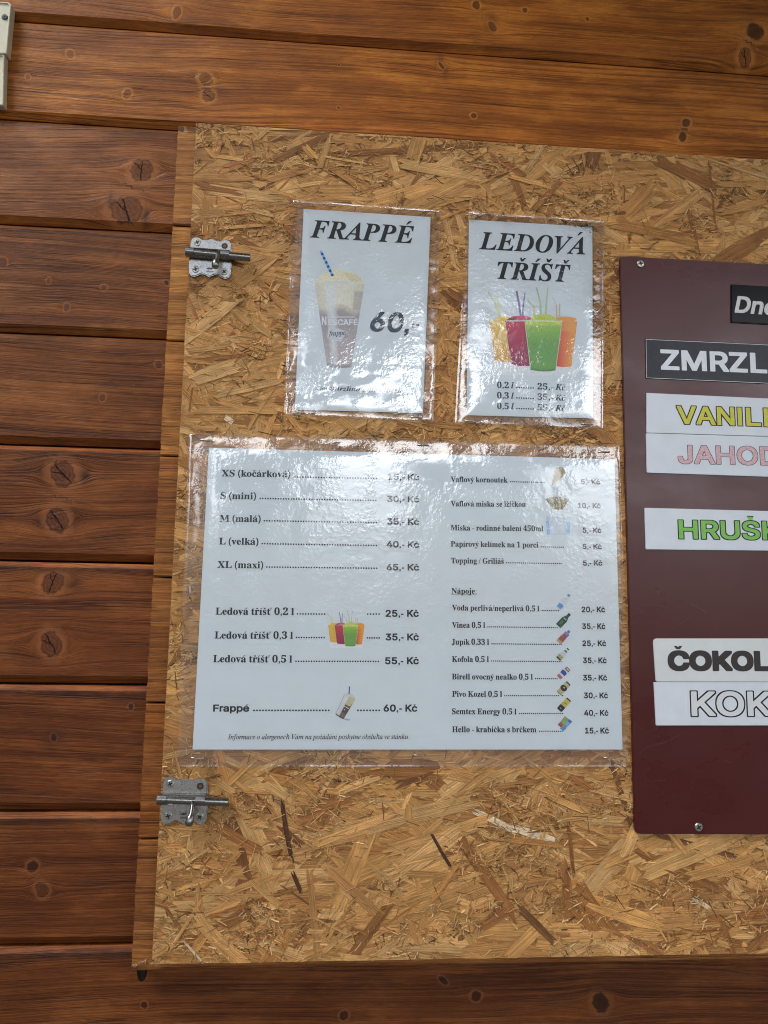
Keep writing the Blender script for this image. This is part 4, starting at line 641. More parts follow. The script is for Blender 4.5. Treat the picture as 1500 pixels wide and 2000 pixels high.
  'A': (420, [[-70, -3, -71, 0, -70, 19, -40, 28, -13, 54, 317, 460, 322, 464, 344, 464, 345, 450, 329, 82, 344, 36, 390, 20, 391, 16, 390, -2, 388, -3, 176, -3, 175, 0, 176, 19, 207, 28, 222, 42, 229, 56, 231, 62, 234, 86, 234, 136, 102, 137, 97, 134, 52, 80, 36, 54, 32, 42, 33, 38, 40, 28, 74, 19, 74, 0, 73, -2], [127, 172, 236, 172, 243, 298, 242, 315, 239, 312]]),
  'D': (484, [[-36, -3, -37, 0, -36, 18, -2, 23, 19, 44, 22, 50, 39, 96, 112, 370, 117, 402, 115, 414, 104, 424, 71, 432, 70, 450, 71, 454, 256, 454, 342, 443, 354, 439, 404, 412, 415, 404, 452, 350, 455, 344, 467, 266, 463, 214, 445, 156, 436, 140, 418, 109, 378, 67, 322, 27, 252, 4, 162, -3], [168, 24, 210, 29, 249, 46, 278, 71, 308, 106, 333, 150, 350, 200, 359, 246, 363, 298, 351, 370, 319, 412, 316, 414, 260, 427, 246, 425, 234, 419, 220, 392, 137, 82, 132, 56, 132, 48, 140, 30]]),
  'E': (441, [[-36, -3, -37, 0, -36, 18, -2, 23, 19, 44, 22, 50, 39, 96, 113, 374, 117, 398, 115, 414, 104, 424, 71, 432, 70, 450, 71, 454, 432, 454, 434, 453, 435, 448, 411, 326, 408, 321, 388, 321, 385, 322, 378, 374, 356, 405, 322, 421, 270, 426, 244, 424, 232, 415, 220, 386, 186, 254, 202, 254, 256, 260, 290, 283, 318, 324, 336, 325, 339, 322, 293, 136, 290, 133, 274, 133, 271, 134, 272, 162, 268, 188, 266, 192, 253, 210, 228, 221, 196, 225, 178, 224, 132, 50, 132, 44, 140, 32, 172, 26, 258, 37, 288, 50, 314, 70, 342, 98, 370, 138, 390, 139, 392, 138, 392, 132, 352, -2, 350, -3]]),
  'F': (410, [[-36, -3, -37, 0, -36, 18, -2, 23, 19, 44, 22, 50, 39, 96, 113, 374, 117, 400, 114, 416, 104, 424, 71, 432, 70, 450, 71, 454, 426, 454, 428, 453, 429, 448, 404, 324, 400, 320, 380, 320, 378, 322, 371, 374, 350, 404, 314, 420, 308, 421, 264, 425, 238, 420, 236, 417, 223, 392, 186, 252, 190, 250, 202, 250, 234, 254, 268, 267, 294, 290, 310, 322, 330, 323, 333, 322, 333, 318, 287, 136, 284, 132, 268, 132, 266, 134, 266, 158, 258, 198, 246, 211, 228, 218, 188, 222, 177, 222, 140, 86, 133, 46, 135, 36, 142, 27, 180, 17, 180, 0, 179, -2]]),
  'I': (249, [[-36, -3, -37, 0, -36, 18, -2, 23, 19, 44, 22, 50, 39, 96, 113, 374, 117, 400, 115, 406, 104, 423, 71, 432, 70, 436, 70, 453, 74, 454, 285, 454, 286, 450, 285, 432, 248, 425, 229, 406, 211, 354, 138, 80, 133, 52, 133, 46, 136, 40, 144, 27, 179, 18, 180, 14, 180, -2, 176, -3]]),
  'K': (426, [[-36, -3, -37, 0, -36, 18, -2, 23, 19, 44, 22, 50, 39, 96, 113, 374, 117, 398, 115, 414, 104, 424, 71, 432, 70, 450, 71, 454, 282, 454, 286, 452, 286, 436, 285, 432, 250, 426, 230, 406, 214, 360, 184, 246, 294, 344, 342, 392, 352, 414, 346, 425, 318, 434, 317, 450, 318, 454, 458, 454, 462, 453, 462, 436, 461, 432, 456, 432, 430, 421, 390, 388, 270, 276, 260, 266, 356, 58, 374, 31, 405, 20, 406, 0, 405, -2, 212, -2, 211, 0, 212, 19, 248, 26, 254, 40, 241, 78, 180, 208, 176, 214, 140, 86, 133, 46, 135, 34, 142, 27, 179, 18, 180, 14, 180, -2, 176, -3]]),
  'L': (425, [[-36, -3, -37, 0, -36, 18, -2, 23, 19, 44, 22, 50, 39, 96, 112, 370, 116, 400, 114, 414, 104, 424, 71, 432, 70, 436, 70, 453, 74, 454, 285, 454, 286, 450, 286, 433, 280, 431, 249, 426, 230, 406, 223, 388, 211, 354, 140, 86, 132, 42, 134, 36, 142, 32, 162, 28, 190, 27, 250, 34, 296, 53, 332, 83, 338, 88, 369, 136, 394, 137, 396, 136, 396, 130, 354, -2, 350, -3]]),
  'O': (478, [[174, -14, 110, -3, 68, 24, 58, 33, 27, 82, 16, 150, 16, 158, 21, 206, 35, 256, 58, 304, 88, 349, 129, 394, 162, 422, 228, 455, 264, 461, 302, 466, 368, 455, 418, 422, 453, 370, 464, 304, 464, 296, 459, 248, 444, 192, 424, 148, 394, 102, 355, 60, 318, 30, 252, -4], [177, 18, 184, 17, 226, 28, 265, 64, 300, 120, 330, 196, 352, 280, 360, 350, 355, 386, 344, 410, 340, 416, 322, 431, 294, 436, 274, 433, 270, 432, 248, 418, 201, 368, 158, 286, 129, 190, 119, 102, 123, 66, 135, 40, 156, 21]]),
  'P': (409, [[-36, -3, -37, 0, -36, 18, -2, 23, 19, 44, 22, 50, 39, 96, 113, 374, 117, 400, 114, 416, 104, 424, 71, 432, 70, 450, 71, 454, 262, 454, 340, 443, 348, 440, 394, 407, 398, 400, 413, 348, 408, 312, 406, 306, 390, 277, 360, 248, 326, 228, 274, 216, 204, 212, 176, 212, 173, 210, 139, 82, 133, 46, 135, 34, 142, 28, 180, 17, 180, 0, 179, -2], [185, 242, 198, 241, 246, 249, 281, 274, 301, 312, 308, 356, 308, 364, 293, 410, 252, 424, 232, 417, 220, 388, 183, 246, 183, 244]]),
  'R': (429, [[-36, -3, -37, 0, -36, 18, -2, 23, 19, 44, 22, 50, 39, 96, 113, 374, 117, 398, 115, 414, 104, 424, 71, 432, 70, 436, 70, 453, 74, 454, 260, 454, 328, 448, 378, 428, 407, 398, 409, 394, 418, 352, 410, 308, 386, 276, 362, 258, 344, 246, 294, 230, 291, 228, 345, 64, 354, 44, 366, 31, 402, 20, 403, 16, 402, -2, 400, -3, 266, -3, 264, -2, 192, 218, 190, 219, 178, 219, 175, 218, 173, 210, 140, 86, 133, 46, 135, 34, 142, 27, 179, 18, 180, 14, 180, -2, 176, -3], [185, 248, 196, 248, 244, 256, 281, 282, 302, 318, 309, 358, 309, 366, 294, 410, 254, 425, 236, 422, 234, 420, 222, 392]]),
  'S': (369, [[148, -14, 108, -9, 58, 7, 40, 10, 27, 6, 10, -10, -10, -10, -12, -8, 21, 138, 24, 147, 44, 147, 48, 146, 54, 85, 74, 48, 104, 24, 146, 16, 166, 19, 184, 27, 214, 58, 224, 94, 224, 100, 214, 134, 188, 166, 138, 212, 96, 254, 74, 290, 72, 298, 67, 340, 70, 368, 74, 380, 85, 404, 108, 431, 136, 449, 168, 462, 212, 466, 250, 461, 312, 446, 326, 450, 340, 464, 362, 464, 363, 460, 362, 454, 332, 322, 330, 319, 308, 319, 306, 320, 306, 338, 304, 358, 295, 388, 282, 407, 276, 414, 266, 423, 246, 433, 224, 436, 198, 431, 177, 416, 161, 394, 157, 368, 169, 332, 196, 302, 250, 250, 296, 198, 310, 164, 315, 124, 304, 66, 272, 22, 224, -5, 158, -14]]),
  'T': (403, [[42, -3, 41, 0, 42, 20, 84, 30, 95, 42, 104, 62, 200, 422, 194, 424, 158, 418, 122, 399, 90, 368, 66, 328, 46, 327, 44, 328, 44, 332, 70, 453, 72, 454, 439, 454, 440, 448, 422, 324, 418, 319, 398, 319, 396, 320, 383, 378, 356, 411, 310, 423, 308, 422, 209, 52, 209, 42, 211, 34, 217, 28, 252, 21, 256, 19, 256, -2, 252, -3]]),
  'V': (399, [[66, -14, 64, -12, 64, 0, 82, 370, 79, 394, 69, 412, 52, 426, 26, 432, 25, 436, 26, 453, 28, 454, 230, 454, 233, 452, 232, 431, 198, 423, 184, 408, 183, 402, 177, 350, 168, 152, 168, 136, 181, 150, 371, 386, 377, 410, 376, 414, 368, 425, 338, 432, 338, 453, 340, 454, 481, 454, 482, 450, 482, 431, 458, 426, 445, 418, 411, 382, 94, -10, 88, -14]]),
  'a': (336, [[50, -12, 22, -6, -2, 12, -17, 38, -22, 70, -18, 112, -8, 150, 30, 224, 51, 250, 80, 278, 126, 305, 162, 313, 168, 313, 200, 302, 214, 277, 224, 306, 299, 306, 300, 300, 244, 108, 234, 68, 232, 54, 234, 48, 238, 44, 256, 54, 284, 90, 288, 90, 302, 81, 303, 78, 302, 74, 250, 10, 200, -12, 194, -12, 180, -7, 166, -2, 162, 1, 152, 32, 154, 55, 141, 38, 108, 6, 86, -7], [92, 46, 96, 45, 106, 48, 123, 60, 149, 96, 173, 148, 189, 204, 195, 246, 189, 268, 176, 276, 170, 277, 160, 273, 142, 260, 112, 218, 86, 158, 73, 114, 69, 82, 75, 54]]),
  'b': (322, [[72, -12, 32, -6, 2, 7, -4, 12, -14, 30, -10, 56, 77, 364, 87, 408, 87, 414, 81, 426, 46, 431, 45, 452, 46, 454, 52, 455, 114, 461, 190, 473, 192, 472, 192, 466, 137, 270, 140, 270, 168, 298, 178, 302, 216, 313, 250, 307, 274, 288, 289, 260, 294, 224, 290, 182, 278, 145, 240, 74, 210, 42, 182, 20, 132, -4], [87, 20, 96, 19, 108, 21, 123, 30, 130, 38, 156, 66, 182, 118, 200, 172, 207, 222, 198, 250, 180, 259, 158, 254, 153, 250, 137, 230, 118, 192, 100, 138, 84, 82, 74, 38, 74, 32, 78, 23]]),
  'c': (277, [[88, -12, 48, -5, 20, 12, 13, 18, -6, 50, -12, 102, -6, 148, 10, 190, 13, 198, 43, 240, 86, 280, 126, 302, 136, 305, 176, 313, 214, 308, 236, 294, 254, 274, 260, 246, 257, 228, 252, 220, 246, 212, 234, 204, 216, 200, 212, 200, 185, 210, 182, 212, 173, 238, 185, 276, 182, 282, 174, 285, 157, 280, 141, 266, 109, 220, 87, 160, 78, 98, 81, 72, 90, 54, 104, 41, 118, 38, 124, 38, 161, 52, 202, 99, 206, 99, 222, 88, 225, 84, 225, 80, 164, 11, 96, -12]]),
  'd': (334, [[50, -12, 24, -7, 4, 8, -1, 14, -6, 24, -14, 40, -15, 48, -18, 86, -8, 146, 26, 218, 78, 276, 118, 303, 166, 313, 192, 309, 208, 300, 211, 300, 235, 382, 240, 410, 238, 420, 232, 425, 202, 431, 202, 450, 203, 454, 344, 473, 346, 466, 240, 82, 234, 54, 234, 50, 238, 46, 252, 54, 280, 92, 284, 92, 298, 82, 300, 80, 300, 76, 252, 14, 226, -7, 196, -12, 166, -1, 154, 32, 156, 58, 140, 34, 110, 6, 88, -7], [94, 46, 98, 46, 110, 49, 126, 62, 153, 100, 177, 154, 193, 210, 198, 248, 192, 272, 180, 278, 176, 278, 150, 264, 123, 230, 95, 178, 77, 124, 70, 80, 78, 54]]),
  'e': (269, [[82, -12, 44, -5, 16, 14, 10, 22, -7, 50, -14, 94, -14, 104, -10, 136, 2, 172, 22, 210, 44, 240, 74, 270, 106, 293, 140, 308, 158, 311, 180, 313, 210, 308, 232, 296, 247, 276, 252, 246, 241, 206, 208, 170, 158, 142, 83, 122, 81, 116, 78, 88, 81, 68, 90, 53, 104, 42, 116, 40, 124, 40, 156, 54, 194, 98, 198, 98, 214, 88, 217, 84, 217, 80, 182, 31, 139, -2, 90, -12], [91, 154, 137, 174, 176, 213, 187, 238, 189, 252, 190, 260, 184, 278, 170, 283, 152, 276, 130, 251, 106, 206]]),
  'h': (357, [[208, -12, 174, 0, 162, 38, 162, 44, 170, 88, 219, 244, 217, 254, 210, 257, 174, 238, 134, 184, 95, 98, 66, -2, 62, -3, -18, -3, -22, -2, -21, 8, 78, 370, 86, 406, 86, 412, 80, 424, 46, 431, 45, 450, 46, 454, 110, 460, 184, 473, 190, 472, 189, 462, 124, 218, 149, 250, 183, 286, 214, 306, 254, 313, 290, 301, 294, 298, 306, 260, 301, 220, 249, 58, 251, 50, 256, 48, 271, 58, 304, 101, 308, 101, 320, 94, 323, 90, 323, 88, 266, 12, 218, -10]]),
  'i': (194, [[44, -11, 26, -8, 10, 3, 1, 18, -2, 38, 1, 68, 49, 244, 49, 254, 44, 265, 16, 271, 16, 290, 22, 293, 152, 313, 153, 306, 93, 88, 88, 56, 90, 49, 94, 47, 112, 56, 140, 93, 144, 93, 156, 85, 158, 82, 158, 78, 104, 11, 54, -10], [128, 368, 112, 372, 95, 384, 87, 396, 84, 420, 87, 436, 100, 452, 112, 460, 136, 463, 152, 460, 167, 448, 176, 436, 179, 412, 176, 396, 164, 380, 152, 372]]),
  'k': (323, [[200, -12, 172, -5, 151, 16, 132, 66, 118, 137, 100, 125, 98, 122, 66, -2, 62, -3, -18, -3, -22, -2, -21, 8, 78, 370, 86, 406, 86, 412, 80, 424, 46, 431, 45, 450, 46, 454, 110, 460, 184, 473, 188, 473, 190, 470, 114, 184, 114, 176, 184, 232, 204, 256, 209, 268, 204, 277, 182, 282, 178, 284, 178, 304, 180, 307, 318, 307, 321, 306, 320, 284, 286, 273, 254, 250, 193, 200, 203, 134, 214, 84, 228, 54, 240, 46, 256, 54, 276, 86, 280, 86, 292, 80, 295, 76, 252, 9, 206, -12]]),
  'l': (173, [[34, -12, 16, -9, -1, 2, -10, 16, -13, 44, -11, 64, -5, 88, 74, 372, 83, 412, 76, 425, 50, 431, 49, 452, 54, 454, 184, 473, 186, 470, 185, 462, 83, 90, 76, 54, 78, 48, 82, 45, 100, 55, 130, 92, 134, 92, 144, 84, 147, 80, 147, 76, 94, 8, 70, -7, 44, -12]]),
  'm': (525, [[378, -11, 344, 2, 332, 38, 332, 44, 340, 88, 387, 236, 389, 246, 388, 254, 380, 257, 354, 246, 321, 212, 286, 148, 255, 66, 232, -3, 152, -3, 149, 0, 220, 234, 222, 248, 219, 254, 212, 257, 198, 254, 180, 242, 139, 188, 100, 106, 68, -2, 66, -3, -16, -2, -17, 2, -16, 8, 48, 248, 48, 254, 42, 265, 16, 271, 14, 291, 20, 293, 152, 313, 154, 306, 128, 216, 151, 248, 186, 284, 218, 306, 222, 307, 258, 313, 296, 300, 309, 262, 305, 236, 306, 233, 325, 258, 358, 289, 388, 307, 424, 313, 462, 300, 464, 298, 476, 262, 471, 222, 419, 58, 421, 50, 424, 48, 442, 58, 470, 94, 474, 94, 486, 86, 489, 82, 489, 80, 434, 10, 410, -6]]),
  'n': (357, [[210, -12, 177, 0, 165, 38, 165, 44, 172, 88, 218, 226, 222, 244, 220, 254, 214, 257, 178, 240, 139, 188, 100, 106, 68, -2, 66, -3, -14, -3, -17, -2, -16, 8, 48, 248, 48, 254, 42, 265, 16, 271, 14, 282, 14, 290, 16, 292, 140, 312, 152, 313, 154, 306, 128, 216, 151, 248, 186, 284, 218, 306, 258, 313, 294, 301, 297, 298, 309, 262, 305, 228, 288, 166, 252, 56, 254, 50, 260, 48, 275, 56, 302, 93, 306, 93, 319, 84, 322, 82, 322, 78, 266, 9, 242, -7]]),
  'o': (316, [[92, -12, 52, -5, 26, 11, 16, 20, -6, 52, -13, 94, -13, 104, -9, 138, 3, 174, 21, 210, 46, 244, 72, 271, 104, 294, 138, 308, 172, 313, 178, 313, 224, 305, 258, 284, 281, 248, 288, 206, 288, 198, 284, 164, 273, 128, 255, 92, 234, 62, 199, 28, 170, 7, 136, -8], [102, 18, 118, 21, 132, 33, 159, 76, 182, 136, 196, 188, 202, 232, 202, 244, 194, 274, 172, 284, 158, 281, 142, 268, 116, 226, 92, 168, 78, 110, 72, 58, 81, 28]]),
  'r': (261, [[-16, -3, -17, 0, -16, 8, 48, 248, 48, 254, 42, 265, 16, 271, 14, 291, 20, 293, 152, 313, 154, 306, 130, 225, 141, 246, 166, 280, 194, 305, 218, 313, 224, 313, 252, 301, 262, 268, 262, 260, 260, 242, 250, 226, 238, 218, 218, 215, 200, 220, 186, 234, 180, 236, 158, 220, 130, 174, 101, 104, 68, -2, 66, -3]]),
  's': (253, [[88, -12, 16, 3, 6, 1, -6, -10, -22, -8, -27, -4, -11, 106, -8, 112, 10, 109, 16, 107, 26, 56, 50, 27, 80, 18, 106, 26, 116, 52, 111, 76, 92, 105, 66, 136, 36, 182, 25, 226, 32, 262, 52, 289, 78, 305, 84, 307, 120, 312, 192, 299, 202, 301, 212, 310, 232, 310, 233, 304, 219, 208, 216, 202, 200, 203, 194, 206, 170, 266, 134, 284, 110, 276, 108, 272, 101, 254, 107, 232, 128, 203, 148, 179, 172, 144, 187, 116, 193, 84, 193, 78, 190, 56, 182, 37, 162, 13, 144, 0, 126, -7, 114, -10]]),
  'u': (357, [[42, -12, 5, 2, -8, 40, -3, 78, 35, 212, 42, 250, 42, 254, 36, 265, 10, 271, 10, 291, 14, 293, 142, 313, 149, 312, 149, 306, 84, 78, 80, 52, 82, 46, 88, 44, 122, 61, 164, 114, 203, 198, 234, 303, 236, 304, 318, 304, 319, 300, 318, 294, 255, 56, 256, 51, 260, 49, 276, 58, 288, 70, 304, 94, 308, 94, 321, 86, 324, 82, 324, 80, 274, 14, 268, 8, 244, -7, 212, -12, 198, -10, 190, -7, 178, 4, 169, 16, 168, 22, 166, 44, 174, 82, 172, 84, 149, 50, 114, 14, 84, -6]]),
  'v': (284, [[46, -12, 45, -8, 42, 156, 35, 226, 22, 261, 6, 270, -4, 272, -5, 292, 0, 295, 94, 313, 98, 313, 101, 310, 110, 294, 118, 254, 126, 126, 126, 102, 128, 100, 156, 133, 182, 170, 200, 212, 174, 256, 172, 274, 174, 288, 183, 300, 196, 310, 212, 313, 232, 310, 246, 300, 252, 290, 255, 280, 257, 262, 247, 220, 218, 164, 168, 98, 98, 23, 64, -12]]),
  'y': (281, [[-36, -143, -50, -141, -60, -137, -68, -132, -80, -118, -83, -96, -80, -82, -73, -72, -64, -66, -40, -58, -8, -69, 18, -81, 24, -80, 36, -74, 54, -55, 73, -28, 80, -6, 68, 84, 57, 144, 32, 244, 20, 267, 12, 272, -12, 274, -12, 296, -6, 298, 20, 301, 82, 313, 88, 312, 102, 298, 116, 252, 150, 88, 188, 162, 201, 210, 197, 222, 170, 250, 165, 268, 168, 288, 176, 300, 190, 310, 208, 313, 230, 310, 243, 300, 250, 288, 252, 282, 254, 262, 245, 220, 218, 152, 177, 72, 129, -8, 78, -74, 22, -125, -2, -139]]),
  'z': (260, [[150, -55, 102, -44, 56, -17, 18, 1, -4, -8, -22, -19, -34, -17, -38, -12, -39, -4, -36, 3, 151, 234, 148, 235, 76, 235, 50, 232, 36, 222, 22, 196, 2, 195, 0, 202, 27, 298, 30, 304, 244, 304, 247, 302, 246, 298, 61, 74, 82, 62, 103, 42, 140, -18, 144, -24, 154, -28, 162, -27, 165, -22, 154, 0, 153, 6, 153, 14, 163, 38, 192, 47, 218, 39, 220, 36, 229, 10, 229, 6, 224, -16, 216, -28, 207, -38, 186, -50]]),
 },
 'sa': {
  '0': (453, [[214, -32, 158, -23, 126, -7, 111, 2, 71, 46, 45, 96, 29, 162, 23, 236, 23, 270, 28, 342, 44, 408, 74, 468, 112, 506, 158, 532, 214, 541, 238, 541, 286, 534, 300, 530, 342, 506, 382, 464, 408, 412, 424, 346, 430, 272, 430, 238, 425, 166, 409, 100, 380, 42, 341, 2, 296, -23, 240, -32], [223, 78, 228, 77, 246, 80, 264, 91, 271, 96, 290, 120, 307, 164, 315, 204, 318, 246, 315, 304, 306, 350, 290, 388, 270, 414, 246, 429, 226, 433, 208, 429, 184, 414, 163, 388, 146, 344, 138, 304, 135, 264, 138, 204, 146, 162, 163, 120, 183, 96, 208, 80]]),
  '1': (453, [[66, -25, 60, -24, 56, -20, 52, -16, 51, -10, 51, 64, 52, 70, 56, 76, 60, 79, 68, 80, 184, 80, 187, 82, 187, 392, 186, 395, 180, 391, 102, 334, 96, 333, 70, 334, 64, 340, 61, 348, 61, 436, 62, 442, 70, 452, 182, 533, 188, 534, 284, 534, 292, 533, 300, 524, 301, 518, 301, 82, 304, 80, 400, 80, 406, 79, 410, 76, 415, 70, 416, 64, 416, -8, 415, -16, 406, -24, 400, -25]]),
  '2': (453, [[54, -25, 48, -24, 44, -20, 40, -16, 39, -10, 39, 56, 40, 64, 259, 300, 287, 342, 293, 372, 293, 382, 285, 402, 272, 416, 254, 426, 222, 433, 214, 433, 190, 424, 174, 412, 163, 398, 155, 378, 151, 346, 142, 338, 136, 337, 58, 337, 50, 338, 45, 342, 42, 348, 41, 376, 47, 422, 62, 458, 86, 488, 95, 498, 126, 520, 166, 535, 212, 541, 238, 541, 284, 535, 322, 521, 354, 498, 363, 488, 385, 462, 400, 428, 406, 386, 406, 360, 396, 306, 394, 300, 357, 238, 288, 160, 215, 82, 398, 82, 404, 81, 411, 76, 414, 66, 414, -8, 413, -16, 404, -24, 398, -25]]),
  '3': (453, [[202, -32, 156, -27, 116, -14, 77, 10, 48, 39, 28, 74, 19, 120, 19, 142, 20, 148, 24, 152, 28, 156, 34, 157, 118, 157, 124, 156, 130, 152, 134, 146, 139, 122, 146, 110, 160, 95, 180, 83, 216, 77, 260, 85, 277, 96, 292, 110, 301, 132, 303, 146, 302, 154, 293, 178, 278, 196, 260, 210, 230, 219, 194, 223, 148, 223, 142, 224, 135, 230, 132, 238, 132, 308, 133, 316, 230, 426, 228, 427, 62, 427, 54, 428, 48, 434, 45, 442, 45, 518, 46, 524, 54, 533, 62, 534, 380, 534, 388, 533, 394, 528, 397, 518, 397, 452, 396, 444, 281, 312, 324, 300, 354, 281, 372, 266, 395, 238, 411, 202, 418, 158, 418, 132, 411, 86, 394, 50, 378, 30, 362, 13, 326, -12, 278, -27, 232, -32]]),
  '4': (453, [[272, -25, 266, -24, 262, -20, 258, -16, 257, -10, 256, 80, 32, 80, 24, 81, 18, 86, 15, 96, 15, 168, 17, 176, 225, 528, 232, 533, 238, 534, 320, 534, 330, 531, 335, 524, 336, 500, 334, 492, 156, 189, 158, 188, 256, 188, 257, 326, 260, 336, 266, 342, 274, 343, 352, 343, 358, 342, 365, 336, 368, 328, 368, 190, 370, 188, 422, 188, 428, 187, 434, 182, 438, 172, 438, 96, 434, 86, 428, 81, 368, 79, 368, -10, 367, -16, 362, -22, 352, -25]]),
  '5': (453, [[206, -32, 162, -26, 126, -14, 91, 8, 80, 20, 59, 44, 42, 76, 35, 118, 35, 138, 36, 146, 42, 152, 50, 155, 130, 155, 138, 154, 142, 150, 146, 144, 151, 124, 160, 109, 184, 88, 192, 83, 222, 77, 232, 77, 259, 88, 277, 102, 287, 116, 291, 122, 300, 148, 302, 162, 300, 178, 291, 204, 276, 223, 258, 239, 232, 249, 216, 250, 182, 244, 146, 223, 138, 221, 114, 221, 62, 227, 52, 229, 45, 234, 42, 244, 42, 266, 70, 514, 72, 524, 80, 533, 88, 534, 374, 534, 382, 533, 390, 524, 391, 518, 391, 442, 388, 434, 382, 428, 374, 427, 176, 427, 174, 426, 166, 351, 218, 359, 242, 359, 268, 356, 310, 345, 340, 328, 369, 302, 388, 276, 398, 258, 403, 248, 412, 216, 416, 178, 416, 150, 409, 100, 393, 60, 366, 24, 360, 17, 326, -9, 288, -24, 274, -27, 234, -32]]),
  '6': (453, [[212, -32, 166, -25, 126, -9, 91, 18, 84, 24, 62, 54, 48, 90, 43, 110, 39, 148, 39, 176, 44, 216, 57, 256, 110, 352, 229, 526, 236, 533, 242, 534, 336, 533, 342, 529, 346, 524, 347, 500, 346, 492, 241, 340, 294, 333, 332, 319, 362, 295, 392, 260, 395, 254, 408, 218, 414, 170, 414, 144, 408, 96, 392, 56, 368, 23, 360, 15, 326, -10, 290, -25, 282, -27, 240, -32], [219, 76, 238, 76, 262, 86, 277, 98, 291, 118, 299, 140, 301, 156, 299, 174, 291, 196, 278, 214, 260, 228, 238, 238, 226, 239, 210, 237, 192, 229, 174, 214, 161, 196, 153, 176, 151, 160, 152, 146, 154, 138, 162, 118, 174, 100, 192, 86, 214, 76]]),
  '7': (453, [[86, -25, 78, -22, 73, -16, 72, -8, 73, 16, 280, 426, 278, 427, 54, 427, 46, 428, 40, 434, 37, 442, 37, 518, 38, 524, 46, 533, 54, 534, 400, 534, 406, 533, 413, 528, 416, 518, 416, 440, 415, 432, 190, -14, 184, -22, 174, -25]]),
  '8': (453, [[210, -32, 166, -27, 132, -17, 120, -13, 83, 10, 52, 42, 33, 80, 27, 122, 27, 148, 31, 182, 41, 212, 60, 240, 84, 264, 90, 268, 69, 292, 52, 326, 45, 368, 45, 394, 51, 432, 66, 466, 96, 500, 132, 523, 168, 535, 178, 537, 212, 541, 238, 541, 284, 535, 322, 522, 354, 500, 382, 470, 401, 434, 407, 392, 407, 368, 401, 330, 384, 294, 361, 270, 394, 238, 412, 210, 423, 172, 426, 148, 426, 124, 419, 80, 403, 48, 399, 42, 369, 10, 334, -13, 292, -26, 240, -32], [221, 76, 240, 76, 260, 81, 270, 84, 286, 95, 300, 108, 309, 128, 310, 136, 309, 150, 300, 170, 284, 187, 268, 199, 244, 207, 228, 209, 208, 207, 186, 200, 168, 187, 153, 172, 143, 150, 142, 142, 143, 128, 151, 110, 166, 95, 182, 84, 208, 77], [225, 318, 258, 324, 272, 334, 284, 348, 292, 366, 292, 376, 292, 384, 285, 402, 274, 415, 260, 425, 228, 432, 196, 426, 180, 416, 168, 402, 160, 384, 159, 376, 160, 366, 168, 348, 180, 334, 194, 324]]),
  '9': (453, [[120, -25, 112, -22, 106, -16, 105, -8, 106, 16, 211, 170, 160, 175, 120, 190, 88, 214, 82, 221, 61, 250, 45, 288, 42, 304, 39, 338, 39, 366, 45, 414, 61, 452, 86, 486, 94, 493, 128, 518, 166, 534, 212, 541, 240, 541, 288, 534, 326, 518, 358, 493, 368, 484, 392, 450, 408, 410, 414, 362, 414, 332, 409, 292, 396, 252, 339, 152, 223, -18, 216, -24, 210, -25], [220, 270, 230, 270, 242, 272, 262, 280, 277, 292, 291, 312, 299, 334, 301, 350, 299, 368, 291, 390, 278, 408, 260, 423, 238, 433, 226, 434, 214, 433, 192, 423, 174, 408, 161, 390, 153, 366, 152, 356, 153, 338, 161, 312, 174, 296, 192, 280, 212, 272]]),
  'A': (480, [[6, -25, -2, -22, -8, -16, -9, -8, -8, 16, 176, 524, 182, 531, 192, 534, 284, 534, 292, 533, 301, 524, 484, 26, 488, 10, 487, -16, 478, -24, 472, -25, 386, -25, 380, -24, 376, -21, 370, -14, 322, 117, 158, 117, 156, 116, 154, 114, 110, -14, 104, -21, 100, -24, 94, -25], [194, 224, 282, 224, 284, 225, 238, 358]]),
  'C': (510, [[252, -32, 188, -23, 138, -1, 118, 13, 81, 46, 46, 100, 24, 162, 15, 240, 15, 268, 23, 340, 34, 376, 46, 410, 82, 463, 134, 508, 188, 532, 254, 541, 278, 541, 360, 527, 390, 514, 423, 492, 451, 464, 474, 430, 487, 402, 497, 364, 498, 340, 497, 332, 492, 326, 482, 323, 400, 323, 392, 324, 383, 334, 365, 378, 338, 406, 300, 425, 270, 429, 240, 426, 204, 410, 172, 384, 161, 368, 149, 348, 134, 302, 129, 256, 133, 212, 149, 160, 172, 126, 201, 100, 238, 83, 262, 80, 300, 84, 338, 104, 366, 131, 383, 174, 392, 184, 400, 185, 482, 185, 488, 184, 494, 180, 497, 174, 498, 150, 487, 108, 472, 74, 451, 44, 422, 16, 390, -5, 354, -20, 308, -30, 282, -32]]),
  'D': (502, [[50, -25, 44, -24, 39, -20, 36, -16, 35, -8, 35, 518, 36, 524, 44, 533, 52, 534, 238, 534, 310, 525, 370, 502, 414, 466, 423, 458, 457, 406, 479, 344, 487, 270, 486, 230, 479, 166, 457, 102, 422, 51, 414, 43, 368, 7, 308, -16, 232, -25], [151, 82, 206, 82, 254, 87, 300, 104, 333, 130, 355, 164, 359, 176, 369, 210, 373, 258, 369, 300, 355, 346, 333, 378, 304, 404, 262, 421, 212, 427, 152, 427, 150, 426]]),
  'E': (419, [[50, -25, 44, -24, 39, -20, 36, -16, 35, -8, 35, 518, 36, 524, 44, 533, 52, 534, 380, 534, 388, 533, 396, 524, 397, 518, 397, 442, 394, 434, 388, 428, 380, 427, 150, 426, 151, 312, 364, 311, 370, 310, 377, 304, 380, 296, 380, 220, 379, 214, 376, 210, 370, 205, 364, 204, 151, 204, 150, 84, 152, 82, 384, 82, 390, 81, 397, 76, 400, 66, 400, -8, 399, -16, 390, -24, 384, -25]]),
